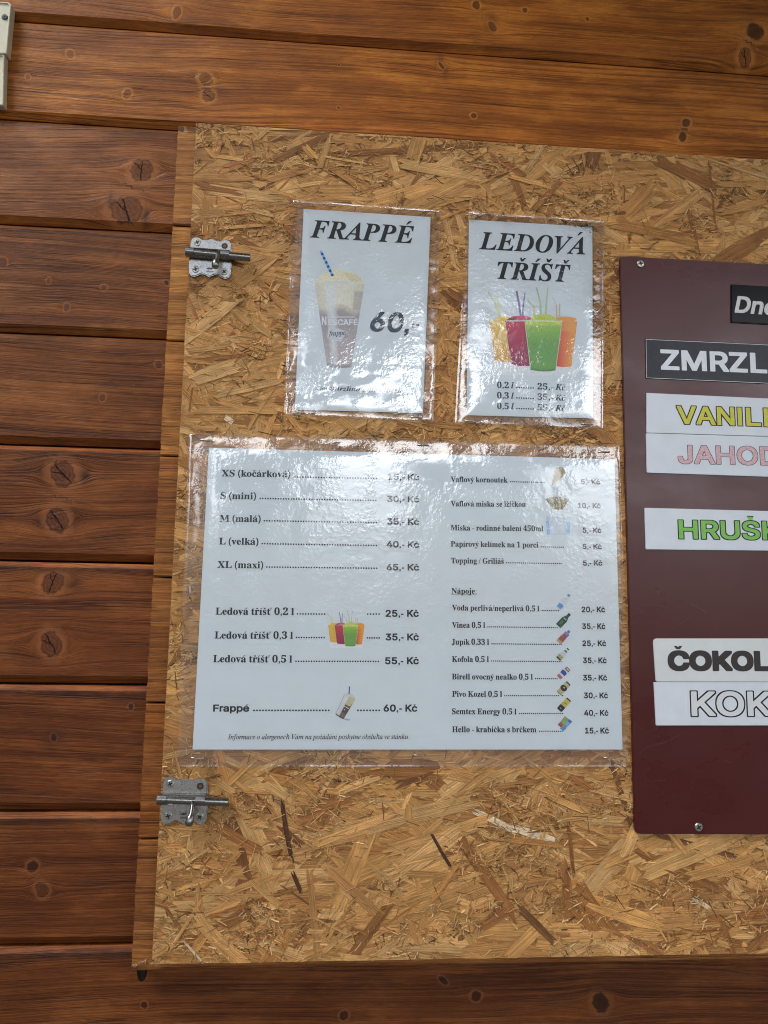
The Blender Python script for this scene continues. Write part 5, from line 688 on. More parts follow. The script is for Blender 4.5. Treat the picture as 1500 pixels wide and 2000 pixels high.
  'F': (410, [[50, -25, 44, -24, 39, -20, 36, -16, 35, -8, 35, 518, 36, 524, 44, 533, 52, 534, 378, 534, 384, 533, 393, 524, 394, 518, 394, 442, 391, 434, 384, 428, 378, 427, 152, 427, 150, 424, 151, 304, 354, 303, 362, 302, 368, 296, 371, 288, 371, 212, 370, 206, 362, 197, 354, 196, 151, 196, 150, -8, 149, -16, 144, -22, 134, -25]]),
  'H': (517, [[50, -25, 44, -24, 39, -20, 36, -16, 35, -8, 35, 518, 38, 528, 44, 533, 50, 534, 134, 534, 140, 533, 149, 524, 150, 518, 151, 314, 364, 314, 367, 316, 367, 518, 368, 524, 374, 531, 382, 534, 466, 534, 476, 530, 481, 524, 482, 518, 482, -8, 478, -19, 472, -24, 466, -25, 384, -25, 376, -24, 368, -16, 367, -8, 366, 206, 152, 207, 150, 204, 150, -8, 149, -16, 144, -22, 134, -25]]),
  'I': (300, [[20, -25, 16, -24, 10, -20, 7, -16, 6, -10, 6, 66, 9, 76, 16, 81, 22, 82, 90, 82, 93, 84, 93, 424, 90, 427, 22, 427, 16, 428, 10, 432, 7, 436, 6, 444, 6, 518, 7, 524, 16, 533, 22, 534, 278, 534, 284, 533, 291, 528, 294, 518, 294, 444, 290, 433, 284, 428, 278, 427, 210, 427, 208, 426, 208, 84, 210, 82, 278, 82, 284, 81, 290, 76, 293, 72, 294, 66, 294, -8, 293, -16, 284, -24, 278, -25]]),
  'J': (396, [[172, -32, 108, -21, 62, 7, 52, 16, 20, 64, 19, 68, 8, 132, 8, 182, 9, 188, 14, 195, 24, 198, 106, 198, 114, 197, 120, 192, 123, 182, 123, 154, 128, 120, 144, 94, 164, 80, 186, 77, 204, 80, 227, 94, 242, 120, 247, 156, 247, 518, 248, 524, 254, 531, 262, 534, 344, 534, 352, 533, 360, 524, 361, 518, 361, 134, 350, 64, 318, 16, 312, 10, 262, -21, 198, -32]]),
  'K': (467, [[50, -25, 44, -24, 39, -20, 36, -16, 35, -8, 35, 518, 38, 528, 44, 533, 50, 534, 134, 534, 140, 533, 149, 524, 150, 518, 150, 321, 346, 531, 356, 534, 456, 534, 467, 530, 472, 524, 473, 518, 473, 498, 470, 489, 280, 286, 473, 16, 474, -10, 470, -19, 464, -24, 458, -25, 364, -25, 356, -24, 352, -21, 198, 196, 194, 198, 150, 150, 150, -8, 148, -16, 144, -22, 134, -25]]),
  'L': (393, [[50, -25, 44, -24, 39, -20, 36, -16, 35, -8, 35, 518, 36, 524, 40, 530, 44, 533, 50, 534, 134, 534, 140, 533, 146, 528, 149, 524, 150, 518, 150, 84, 152, 82, 370, 82, 376, 81, 383, 76, 386, 66, 386, -10, 385, -16, 380, -21, 376, -24, 370, -25]]),
  'M': (628, [[50, -25, 44, -24, 39, -20, 36, -16, 35, -8, 35, 518, 36, 524, 40, 529, 44, 533, 52, 534, 160, 534, 168, 533, 174, 527, 285, 246, 314, 166, 454, 527, 460, 533, 468, 534, 576, 534, 584, 533, 588, 530, 592, 524, 593, 518, 593, -8, 592, -16, 588, -20, 584, -24, 578, -25, 496, -25, 488, -24, 480, -16, 479, -8, 478, 269, 475, 264, 367, -14, 358, -24, 350, -25, 276, -25, 270, -24, 263, -18, 148, 269, 147, -8, 146, -16, 140, -22, 132, -25]]),
  'N': (523, [[50, -25, 44, -24, 39, -20, 36, -16, 35, -8, 35, 518, 38, 528, 44, 533, 50, 534, 144, 534, 152, 533, 158, 528, 370, 194, 374, 190, 374, 518, 375, 524, 380, 531, 390, 534, 472, 534, 482, 530, 487, 524, 488, 518, 488, -8, 484, -19, 478, -24, 472, -25, 378, -25, 372, -24, 365, -18, 150, 318, 150, -8, 149, -16, 144, -22, 134, -25]]),
  'O': (533, [[252, -32, 188, -23, 138, -1, 130, 4, 82, 46, 46, 100, 24, 162, 15, 240, 15, 268, 24, 344, 45, 408, 82, 463, 134, 508, 188, 532, 254, 541, 280, 541, 346, 532, 396, 510, 404, 505, 452, 462, 488, 408, 510, 346, 518, 268, 518, 240, 511, 168, 500, 132, 488, 98, 452, 45, 400, 1, 346, -23, 280, -32], [260, 80, 272, 80, 294, 83, 330, 98, 362, 126, 385, 162, 400, 208, 404, 250, 400, 302, 384, 350, 362, 383, 330, 410, 294, 426, 272, 429, 238, 426, 204, 411, 172, 384, 148, 346, 134, 302, 129, 256, 133, 212, 141, 184, 149, 160, 172, 126, 202, 99, 238, 83]]),
  'P': (445, [[50, -25, 44, -24, 39, -20, 36, -16, 35, -8, 35, 518, 36, 524, 44, 533, 52, 534, 248, 534, 304, 527, 348, 511, 382, 486, 390, 478, 414, 446, 428, 408, 434, 362, 434, 334, 428, 288, 414, 248, 390, 216, 373, 202, 348, 183, 312, 169, 294, 165, 250, 161, 151, 160, 150, -8, 149, -16, 144, -22, 134, -25], [151, 268, 224, 267, 252, 270, 280, 279, 296, 292, 310, 312, 317, 332, 318, 340, 317, 362, 311, 382, 297, 402, 280, 416, 250, 425, 224, 427, 151, 426]]),
  'R': (449, [[50, -25, 44, -24, 39, -20, 36, -16, 35, -8, 35, 518, 36, 524, 44, 533, 52, 534, 250, 534, 306, 528, 350, 513, 384, 488, 392, 481, 414, 448, 430, 406, 434, 366, 434, 338, 431, 304, 428, 290, 414, 254, 392, 224, 384, 216, 354, 196, 452, 16, 453, -8, 452, -16, 446, -22, 438, -25, 344, -25, 337, -24, 331, -18, 324, -8, 228, 172, 152, 173, 150, 170, 150, -8, 149, -16, 144, -22, 134, -25], [151, 280, 226, 280, 250, 282, 282, 291, 298, 302, 311, 318, 317, 336, 319, 352, 317, 368, 311, 386, 299, 404, 280, 417, 250, 425, 226, 427, 151, 426]]),
  'S': (447, [[208, -34, 160, -29, 120, -18, 110, -14, 72, 9, 42, 40, 22, 80, 13, 124, 13, 146, 14, 152, 18, 157, 22, 161, 28, 162, 112, 162, 120, 161, 125, 156, 129, 150, 135, 124, 145, 108, 158, 95, 182, 83, 228, 75, 244, 77, 272, 85, 292, 96, 309, 114, 317, 130, 319, 140, 318, 146, 310, 160, 282, 180, 224, 200, 174, 213, 114, 235, 68, 266, 60, 276, 36, 310, 27, 360, 27, 384, 34, 430, 54, 468, 84, 499, 122, 522, 162, 535, 212, 541, 242, 541, 286, 536, 314, 528, 332, 522, 369, 498, 398, 469, 418, 432, 426, 390, 426, 370, 425, 362, 420, 356, 410, 353, 328, 353, 322, 354, 316, 358, 313, 364, 302, 396, 284, 414, 252, 429, 222, 433, 206, 431, 182, 424, 164, 413, 152, 401, 142, 383, 143, 368, 152, 354, 186, 331, 230, 316, 282, 303, 328, 288, 378, 260, 416, 218, 420, 212, 429, 188, 431, 176, 433, 152, 433, 126, 427, 82, 417, 62, 407, 44, 377, 10, 340, -13, 294, -28, 238, -34]]),
  'U': (517, [[244, -33, 186, -26, 140, -10, 132, -5, 97, 20, 89, 28, 61, 64, 42, 108, 35, 160, 35, 518, 36, 524, 44, 533, 52, 534, 134, 534, 142, 531, 148, 524, 149, 518, 149, 188, 152, 160, 164, 130, 181, 108, 204, 91, 238, 80, 260, 78, 286, 81, 314, 91, 336, 107, 354, 130, 365, 160, 368, 188, 368, 518, 369, 524, 374, 531, 384, 534, 466, 534, 472, 533, 481, 524, 482, 518, 482, 160, 477, 118, 472, 100, 457, 64, 428, 28, 416, 16, 380, -9, 326, -27, 274, -33]]),
  'V': (480, [[194, -25, 185, -22, 179, -14, -2, 476, -9, 498, -8, 524, 0, 533, 8, 534, 94, 534, 100, 533, 107, 526, 212, 234, 240, 149, 243, 152, 370, 524, 376, 531, 386, 534, 472, 534, 478, 533, 484, 528, 487, 524, 488, 500, 487, 492, 303, -14, 296, -22, 288, -25]]),
  'X': (474, [[8, -25, 0, -22, -6, -16, -7, -8, -6, 16, 165, 260, 5, 492, 4, 518, 5, 524, 8, 528, 14, 533, 20, 534, 112, 534, 123, 530, 137, 512, 238, 362, 240, 364, 278, 422, 340, 512, 355, 530, 366, 534, 454, 534, 462, 533, 466, 530, 470, 524, 471, 518, 470, 492, 311, 262, 480, 16, 481, -10, 480, -16, 477, -20, 472, -24, 464, -25, 374, -25, 363, -22, 348, -2, 236, 160, 202, 106, 110, -21, 106, -24, 100, -25]]),
  'Z': (438, [[32, -25, 26, -24, 22, -20, 18, -16, 17, -10, 17, 56, 18, 62, 266, 426, 264, 427, 32, 427, 24, 428, 18, 434, 15, 442, 15, 518, 18, 528, 24, 533, 32, 534, 406, 534, 416, 531, 421, 524, 422, 518, 422, 452, 421, 446, 172, 84, 174, 82, 408, 82, 414, 81, 421, 76, 424, 66, 424, -8, 421, -18, 414, -24, 408, -25]]),
  'a': (389, [[146, -34, 110, -29, 78, -19, 50, -1, 26, 25, 11, 56, 5, 94, 5, 122, 10, 154, 18, 176, 22, 182, 40, 202, 62, 217, 114, 236, 166, 245, 218, 251, 246, 258, 248, 260, 244, 278, 222, 299, 196, 304, 184, 302, 164, 298, 140, 281, 123, 256, 116, 250, 88, 249, 30, 265, 22, 270, 17, 276, 16, 282, 17, 308, 36, 342, 62, 370, 90, 389, 122, 400, 182, 409, 208, 409, 256, 403, 302, 384, 320, 370, 330, 360, 346, 336, 357, 306, 362, 264, 362, -8, 361, -14, 356, -22, 346, -25, 268, -25, 262, -24, 258, -21, 253, -16, 253, -12, 250, -10, 232, -23, 226, -24, 172, -34], [167, 72, 178, 72, 190, 74, 210, 82, 227, 94, 240, 110, 245, 122, 250, 142, 250, 152, 186, 143, 152, 136, 126, 119, 120, 108, 126, 90, 146, 76]]),
  'c': (396, [[192, -33, 142, -26, 104, -10, 96, -5, 59, 28, 32, 70, 16, 116, 9, 172, 9, 202, 16, 260, 31, 306, 58, 347, 68, 356, 100, 384, 140, 401, 154, 404, 194, 409, 220, 409, 276, 401, 326, 377, 365, 336, 386, 294, 387, 268, 386, 262, 382, 256, 376, 252, 314, 237, 294, 237, 288, 238, 281, 244, 267, 272, 250, 289, 226, 301, 202, 303, 184, 299, 164, 288, 148, 270, 131, 240, 124, 212, 122, 182, 124, 162, 133, 130, 148, 106, 164, 89, 188, 76, 196, 74, 210, 73, 228, 76, 252, 88, 268, 106, 282, 136, 288, 141, 294, 142, 316, 142, 378, 126, 384, 122, 387, 116, 388, 92, 387, 86, 364, 38, 320, -4, 276, -25, 220, -33]]),
  'e': (404, [[198, -33, 144, -26, 102, -9, 96, -5, 59, 28, 32, 70, 16, 116, 9, 172, 9, 202, 15, 258, 30, 304, 59, 348, 98, 383, 140, 402, 192, 409, 216, 409, 282, 398, 308, 386, 334, 366, 362, 335, 381, 298, 393, 254, 396, 210, 396, 160, 395, 154, 392, 150, 386, 145, 380, 144, 128, 144, 134, 122, 150, 100, 168, 84, 196, 74, 214, 73, 238, 77, 264, 94, 283, 122, 290, 129, 296, 130, 318, 130, 378, 116, 384, 112, 389, 106, 390, 80, 389, 74, 377, 46, 359, 22, 331, -2, 300, -20, 266, -29, 228, -33], [131, 246, 274, 246, 276, 248, 274, 254, 262, 274, 244, 291, 222, 302, 206, 304, 188, 302, 163, 290, 146, 273, 133, 254]]),
  'l': (189, [[124, -27, 84, -21, 57, -4, 51, 2, 35, 28, 32, 42, 28, 72, 28, 518, 29, 524, 32, 528, 38, 533, 44, 534, 124, 534, 130, 533, 134, 530, 138, 524, 139, 518, 139, 108, 143, 82, 146, 78, 180, 79, 188, 76, 194, 70, 206, 14, 206, -6, 202, -16, 194, -22, 174, -26]]),
  'n': (410, [[42, -25, 38, -24, 32, -20, 29, -16, 28, -8, 28, 388, 30, 395, 34, 401, 44, 404, 122, 404, 128, 403, 132, 400, 138, 387, 172, 403, 214, 409, 240, 409, 280, 404, 312, 393, 344, 367, 363, 340, 378, 296, 382, 254, 382, -8, 380, -16, 376, -22, 366, -25, 288, -25, 280, -24, 272, -16, 271, -8, 271, 224, 266, 258, 252, 284, 231, 298, 212, 302, 202, 302, 178, 293, 161, 282, 149, 266, 141, 240, 139, 218, 139, -8, 138, -16, 132, -22, 124, -25]]),
  'p': (424, [[42, -168, 38, -167, 32, -162, 29, -158, 28, -152, 28, 388, 29, 394, 34, 401, 44, 404, 122, 404, 128, 403, 133, 398, 136, 394, 137, 386, 138, 384, 154, 397, 180, 405, 214, 409, 242, 409, 290, 402, 328, 386, 355, 362, 368, 350, 373, 342, 394, 310, 409, 262, 415, 204, 415, 174, 409, 116, 394, 68, 370, 28, 358, 17, 330, -8, 290, -26, 242, -33, 216, -33, 194, -31, 182, -29, 158, -21, 142, -8, 140, -8, 139, -152, 138, -158, 132, -165, 124, -168], [219, 74, 240, 76, 260, 88, 278, 107, 293, 136, 300, 162, 302, 184, 301, 208, 295, 236, 292, 246, 279, 270, 260, 289, 238, 301, 222, 303, 204, 301, 188, 294, 178, 288, 164, 274, 148, 244, 141, 218, 139, 196, 140, 168, 144, 148, 149, 130, 162, 106, 178, 89, 184, 85, 204, 75]]),
  'r': (259, [[42, -25, 38, -24, 32, -20, 29, -16, 28, -8, 28, 388, 29, 394, 34, 401, 44, 404, 120, 404, 131, 400, 138, 392, 164, 404, 200, 410, 230, 410, 258, 408, 265, 402, 268, 394, 268, 314, 264, 303, 258, 298, 252, 297, 230, 297, 206, 300, 198, 299, 176, 292, 162, 281, 150, 268, 141, 246, 139, 228, 139, -8, 138, -16, 132, -22, 124, -25]]),
  's': (365, [[166, -33, 134, -30, 96, -21, 68, -6, 52, 7, 39, 20, 21, 46, 11, 82, 12, 110, 16, 115, 22, 119, 54, 126, 82, 132, 108, 131, 117, 124, 128, 96, 140, 84, 166, 73, 180, 72, 202, 74, 224, 84, 238, 98, 240, 106, 234, 115, 222, 123, 198, 131, 136, 145, 90, 161, 54, 186, 48, 191, 38, 206, 29, 220, 28, 226, 22, 262, 22, 288, 25, 310, 27, 322, 44, 352, 67, 376, 98, 394, 132, 405, 146, 407, 172, 409, 202, 409, 234, 406, 270, 396, 290, 385, 300, 379, 321, 358, 348, 306, 349, 280, 346, 271, 338, 265, 280, 252, 254, 253, 246, 259, 235, 280, 224, 293, 204, 304, 190, 306, 172, 305, 150, 295, 138, 282, 136, 274, 144, 266, 184, 248, 246, 233, 292, 218, 322, 195, 330, 188, 349, 158, 356, 120, 355, 88, 350, 58, 336, 30, 309, 2, 302, -3, 276, -18, 240, -29, 198, -33]]),
  'z': (380, [[32, -25, 26, -24, 22, -20, 18, -16, 17, -10, 17, 56, 18, 62, 199, 296, 196, 298, 40, 298, 32, 299, 26, 304, 23, 314, 23, 388, 26, 398, 32, 403, 40, 404, 342, 404, 352, 400, 357, 394, 358, 388, 358, 322, 357, 314, 180, 82, 182, 81, 348, 81, 354, 80, 361, 74, 364, 66, 364, -8, 360, -19, 354, -24, 348, -25]]),
 },
 'sm': {
  'V': (480, [[196, -18, 189, -14, 186, -10, 5, 480, -2, 502, -1, 520, 4, 526, 10, 527, 92, 527, 98, 525, 101, 522, 206, 228, 239, 126, 242, 123, 272, 216, 377, 520, 380, 524, 388, 527, 470, 527, 476, 525, 481, 516, 481, 500, 478, 490, 295, -12, 292, -16, 286, -18]]),
  'A': (480, [[8, -18, 2, -15, -1, -10, -2, 6, -1, 12, 183, 520, 186, 524, 194, 527, 282, 527, 290, 525, 295, 516, 478, 18, 481, 8, 481, -8, 479, -14, 476, -16, 470, -18, 388, -18, 380, -14, 377, -10, 328, 124, 152, 124, 150, 124, 148, 120, 104, -8, 100, -14, 92, -18], [183, 218, 294, 217, 296, 218, 238, 385, 203, 274]]),
  'N': (523, [[52, -18, 45, -14, 42, -6, 42, 514, 45, 524, 54, 527, 142, 527, 150, 525, 153, 522, 380, 164, 381, 514, 382, 520, 386, 525, 392, 527, 470, 527, 477, 524, 481, 516, 481, -6, 478, -14, 470, -18, 380, -18, 371, -14, 183, 280, 145, 346, 142, 347, 143, -8, 140, -15, 132, -18]]),
  'I': (300, [[22, -18, 16, -14, 13, -6, 13, 62, 16, 72, 24, 75, 98, 75, 100, 76, 100, 432, 98, 434, 24, 434, 16, 438, 13, 446, 13, 514, 14, 520, 19, 526, 24, 527, 276, 527, 282, 525, 285, 522, 287, 516, 287, 446, 284, 438, 276, 434, 204, 434, 201, 432, 201, 78, 204, 75, 276, 75, 284, 72, 287, 64, 287, -6, 285, -14, 282, -16, 276, -18]]),
  'L': (393, [[52, -18, 45, -14, 42, -6, 42, 516, 45, 524, 52, 527, 132, 527, 140, 524, 143, 516, 143, 76, 146, 75, 368, 75, 372, 74, 376, 71, 379, 64, 379, -8, 376, -15, 368, -18]]),
  'K': (467, [[52, -18, 45, -14, 42, -6, 42, 514, 45, 524, 54, 527, 132, 527, 138, 525, 141, 522, 143, 516, 144, 301, 350, 524, 358, 527, 454, 527, 462, 524, 466, 516, 466, 500, 463, 494, 271, 286, 464, 15, 467, 8, 467, -6, 464, -14, 456, -18, 366, -18, 356, -14, 198, 210, 196, 211, 143, 154, 143, -6, 141, -14, 138, -16, 132, -18]]),
  'H': (517, [[52, -18, 45, -14, 42, -6, 42, 514, 45, 524, 54, 527, 132, 527, 138, 525, 141, 522, 143, 516, 144, 308, 372, 307, 374, 310, 374, 514, 375, 520, 380, 526, 386, 527, 464, 527, 471, 524, 475, 516, 475, -6, 472, -14, 464, -18, 386, -18, 380, -16, 375, -12, 374, -6, 373, 214, 146, 214, 143, 212, 143, -8, 140, -15, 132, -18]]),
  'R': (449, [[52, -18, 45, -14, 42, -6, 42, 514, 43, 520, 48, 526, 54, 527, 248, 527, 298, 522, 348, 505, 380, 481, 406, 446, 423, 404, 427, 364, 427, 340, 423, 300, 406, 256, 380, 223, 343, 198, 444, 15, 446, 8, 446, -8, 444, -14, 440, -16, 434, -18, 346, -18, 341, -16, 338, -14, 331, -4, 234, 179, 230, 180, 146, 180, 143, 178, 143, -6, 141, -14, 138, -16, 132, -18], [144, 274, 228, 273, 260, 276, 286, 284, 302, 295, 318, 314, 324, 332, 326, 348, 324, 372, 318, 390, 306, 408, 286, 423, 260, 431, 228, 434, 144, 434]]),
  'U': (517, [[246, -26, 194, -20, 144, -3, 136, 2, 96, 32, 68, 68, 49, 112, 42, 164, 42, 514, 43, 520, 48, 526, 54, 527, 130, 527, 136, 525, 140, 522, 142, 516, 142, 186, 146, 152, 157, 126, 174, 104, 188, 93, 200, 84, 228, 74, 262, 71, 290, 74, 318, 84, 339, 100, 361, 126, 371, 152, 375, 184, 375, 514, 376, 520, 380, 525, 386, 527, 464, 527, 468, 526, 473, 522, 475, 516, 475, 162, 470, 120, 464, 102, 449, 66, 422, 32, 411, 22, 378, -1, 324, -20, 272, -26]]),
  'S': (447, [[210, -27, 162, -22, 128, -12, 114, -7, 76, 16, 49, 44, 29, 84, 20, 128, 20, 142, 23, 152, 30, 155, 110, 155, 116, 154, 120, 151, 123, 144, 127, 122, 130, 116, 139, 102, 155, 88, 178, 76, 226, 68, 248, 70, 275, 78, 296, 89, 316, 110, 324, 126, 326, 142, 324, 150, 314, 166, 282, 189, 230, 206, 180, 219, 116, 243, 70, 276, 43, 314, 41, 322, 34, 362, 34, 382, 41, 426, 61, 464, 89, 492, 126, 515, 170, 529, 214, 534, 238, 534, 284, 529, 308, 522, 330, 514, 364, 492, 392, 464, 410, 430, 419, 388, 419, 370, 417, 364, 414, 362, 408, 360, 330, 360, 326, 361, 319, 368, 309, 400, 287, 422, 258, 435, 224, 440, 202, 438, 184, 433, 178, 431, 160, 419, 146, 405, 136, 388, 134, 378, 136, 364, 146, 349, 182, 324, 224, 310, 274, 297, 324, 281, 372, 254, 412, 210, 423, 180, 426, 152, 426, 128, 421, 90, 409, 64, 401, 48, 372, 16, 336, -6, 288, -22, 236, -27]]),
  'O': (533, [[254, -25, 196, -17, 142, 6, 134, 11, 89, 50, 53, 104, 31, 166, 22, 242, 22, 264, 30, 336, 52, 404, 90, 459, 138, 501, 192, 525, 256, 534, 278, 534, 338, 526, 392, 503, 400, 499, 446, 458, 480, 406, 504, 338, 511, 266, 511, 242, 504, 170, 494, 140, 480, 100, 446, 50, 398, 9, 342, -16, 278, -25], [265, 72, 300, 77, 334, 92, 369, 122, 392, 158, 407, 204, 411, 246, 411, 262, 407, 306, 391, 354, 370, 387, 334, 417, 300, 432, 268, 437, 232, 432, 198, 417, 166, 388, 141, 350, 127, 306, 122, 258, 127, 202, 142, 158, 166, 121, 198, 92, 232, 77]]),
 },
 'so': {
  'V': (480, [[180, -42, 170, -38, 164, -33, 162, -28, -23, 474, -26, 486, -26, 530, -23, 542, -16, 548, -6, 551, 106, 551, 116, 549, 123, 542, 240, 213, 243, 216, 356, 542, 362, 548, 374, 551, 484, 551, 494, 549, 502, 542, 505, 530, 505, 488, 504, 480, 318, -32, 310, -40, 300, -42]]),
  'A': (480, [[-8, -42, -18, -38, -22, -34, -25, -28, -26, -20, -26, 22, -25, 30, 161, 542, 168, 548, 180, 551, 296, 551, 308, 549, 317, 540, 500, 42, 505, 22, 505, -22, 502, -34, 494, -40, 484, -42, 374, -42, 364, -40, 356, -34, 353, -28, 308, 99, 174, 100, 170, 98, 126, -30, 120, -37, 114, -41, 106, -42], [222, 242, 254, 241, 257, 242, 240, 292, 237, 290]]),
  'N': (523, [[36, -42, 28, -39, 22, -34, 18, -20, 18, 530, 22, 544, 28, 549, 38, 551, 156, 551, 164, 550, 172, 546, 177, 540, 352, 264, 356, 259, 357, 530, 360, 542, 366, 548, 378, 551, 484, 551, 492, 550, 498, 546, 503, 540, 505, 530, 505, -20, 501, -34, 494, -40, 484, -42, 366, -42, 352, -38, 344, -28, 174, 240, 168, 247, 167, -20, 165, -32, 156, -40, 146, -42]]),
  'I': (300, [[8, -42, -2, -39, -7, -34, -11, -22, -11, 78, -8, 90, -2, 96, 8, 99, 74, 99, 76, 100, 76, 408, 74, 410, 8, 410, -2, 413, -8, 418, -11, 432, -11, 530, -8, 542, -2, 548, 10, 551, 290, 551, 300, 549, 308, 542, 311, 530, 311, 432, 308, 418, 300, 412, 290, 410, 228, 410, 225, 408, 225, 102, 228, 99, 290, 99, 300, 97, 308, 90, 311, 78, 311, -20, 308, -32, 300, -40, 290, -42]]),
  'L': (393, [[36, -42, 28, -39, 22, -34, 18, -20, 18, 530, 19, 536, 21, 542, 26, 547, 38, 551, 152, 550, 157, 548, 164, 543, 167, 530, 167, 100, 170, 99, 382, 99, 392, 97, 400, 90, 403, 78, 402, -28, 400, -34, 396, -38, 390, -41, 382, -42]]),
  'K': (467, [[36, -42, 28, -39, 22, -34, 18, -20, 18, 530, 22, 544, 28, 549, 38, 551, 146, 551, 156, 549, 163, 544, 167, 530, 167, 376, 168, 373, 314, 532, 330, 548, 342, 551, 468, 551, 476, 550, 483, 546, 488, 540, 490, 530, 490, 486, 487, 474, 312, 288, 310, 284, 488, 34, 491, 22, 491, -20, 488, -34, 480, -40, 470, -42, 350, -42, 338, -39, 328, -28, 196, 160, 192, 162, 167, 136, 167, -20, 164, -34, 156, -40, 146, -42]]),
  'H': (517, [[36, -42, 28, -39, 22, -34, 18, -20, 18, 530, 22, 544, 28, 548, 38, 551, 146, 551, 156, 549, 164, 542, 167, 530, 168, 332, 348, 331, 350, 334, 350, 530, 354, 543, 360, 548, 370, 551, 478, 551, 486, 550, 492, 546, 497, 540, 499, 530, 499, -20, 496, -34, 488, -40, 478, -42, 370, -42, 360, -39, 354, -34, 350, -20, 349, 190, 170, 190, 167, 188, 167, -20, 164, -34, 156, -40, 146, -42]]),
  'R': (449, [[36, -42, 28, -39, 22, -34, 18, -20, 18, 530, 21, 542, 28, 548, 38, 551, 262, 551, 318, 545, 366, 529, 400, 504, 408, 496, 430, 466, 446, 424, 451, 378, 451, 326, 446, 280, 429, 236, 408, 208, 400, 200, 386, 191, 383, 188, 468, 32, 470, 22, 470, -20, 467, -34, 460, -40, 448, -42, 332, -42, 320, -39, 314, -33, 309, -26, 212, 155, 210, 156, 170, 156, 167, 154, 167, -20, 164, -34, 156, -40, 146, -42], [168, 298, 214, 297, 238, 299, 268, 308, 283, 318, 295, 334, 300, 354, 294, 372, 283, 388, 272, 396, 264, 401, 244, 407, 212, 410, 168, 410]]),
  'U': (517, [[230, -50, 180, -44, 146, -34, 120, -24, 86, -1, 72, 12, 46, 46, 25, 94, 18, 148, 18, 530, 21, 542, 28, 548, 38, 551, 146, 551, 156, 549, 163, 542, 166, 530, 166, 200, 169, 174, 180, 146, 197, 124, 220, 107, 248, 97, 258, 97, 272, 98, 298, 107, 320, 124, 338, 146, 348, 174, 351, 200, 351, 530, 354, 542, 360, 548, 372, 551, 478, 551, 488, 549, 496, 542, 499, 530, 499, 148, 492, 94, 474, 50, 450, 18, 436, 4, 394, -26, 344, -43, 332, -45, 284, -50]]),
  'S': (447, [[196, -51, 148, -46, 96, -31, 58, -8, 26, 24, 5, 66, -3, 106, -4, 158, -1, 170, 4, 176, 16, 179, 124, 179, 132, 178, 139, 174, 143, 170, 146, 164, 150, 142, 162, 122, 174, 111, 198, 99, 228, 94, 254, 100, 272, 110, 290, 126, 296, 138, 292, 144, 262, 166, 208, 184, 158, 197, 97, 220, 54, 248, 46, 256, 23, 288, 19, 296, 10, 348, 10, 396, 16, 438, 19, 448, 37, 484, 70, 516, 106, 538, 156, 553, 200, 558, 254, 558, 304, 552, 348, 538, 354, 535, 384, 515, 416, 484, 434, 448, 443, 402, 443, 356, 439, 344, 432, 338, 422, 336, 316, 336, 306, 338, 298, 346, 286, 380, 268, 398, 238, 412, 224, 414, 198, 408, 182, 398, 169, 386, 164, 376, 168, 370, 202, 347, 244, 333, 294, 320, 345, 304, 390, 279, 406, 264, 434, 232, 446, 200, 450, 164, 450, 114, 445, 76, 443, 66, 424, 28, 394, -5, 356, -29, 308, -45, 294, -47, 250, -51]]),
  'O': (533, [[240, -49, 186, -42, 172, -39, 116, -14, 65, 30, 31, 80, 7, 150, -2, 228, -2, 280, 7, 358, 31, 428, 65, 478, 116, 523, 172, 548, 186, 551, 240, 558, 292, 558, 352, 550, 366, 546, 420, 521, 469, 478, 505, 424, 527, 358, 535, 280, 535, 228, 527, 150, 503, 80, 469, 30, 420, -13, 358, -40, 292, -49], [264, 98, 280, 100, 316, 115, 345, 140, 369, 178, 384, 224, 386, 250, 384, 284, 369, 330, 346, 368, 316, 394, 284, 408, 266, 411, 250, 408, 218, 394, 188, 368, 164, 330, 150, 284, 147, 254, 150, 224, 164, 178, 188, 141, 218, 115, 250, 101]]),
 },
 'sj': {
  'J': (396, [[174, -27, 110, -16, 62, 13, 56, 19, 25, 68, 24, 72, 13, 134, 13, 180, 14, 186, 18, 191, 26, 193, 106, 193, 110, 192, 116, 188, 118, 182, 118, 154, 123, 118, 139, 90, 162, 75, 188, 72, 206, 75, 232, 91, 247, 116, 252, 154, 252, 516, 253, 520, 257, 526, 264, 529, 346, 529, 353, 524, 356, 516, 356, 134, 346, 70, 344, 66, 312, 18, 306, 13, 262, -15, 252, -18, 196, -27]]),
  'A': (480, [[8, -20, 1, -18, -3, -12, -4, -6, -3, 14, 181, 520, 186, 527, 194, 529, 284, 529, 290, 527, 296, 520, 479, 22, 483, 10, 483, -8, 481, -14, 478, -18, 470, -20, 388, -20, 380, -17, 375, -12, 329, 120, 326, 122, 154, 122, 152, 121, 149, 116, 105, -12, 101, -16, 92, -20], [187, 220, 290, 219, 292, 220, 238, 377]]),
  'H': (517, [[52, -20, 44, -16, 41, -12, 40, -6, 40, 516, 44, 525, 48, 528, 54, 529, 132, 529, 140, 527, 144, 522, 145, 516, 146, 310, 370, 309, 372, 312, 372, 516, 373, 522, 378, 527, 386, 529, 464, 529, 472, 526, 475, 524, 477, 516, 477, -8, 474, -15, 472, -18, 466, -20, 386, -20, 378, -18, 373, -12, 372, -6, 371, 212, 148, 212, 145, 210, 145, -8, 144, -12, 140, -18, 134, -20]]),
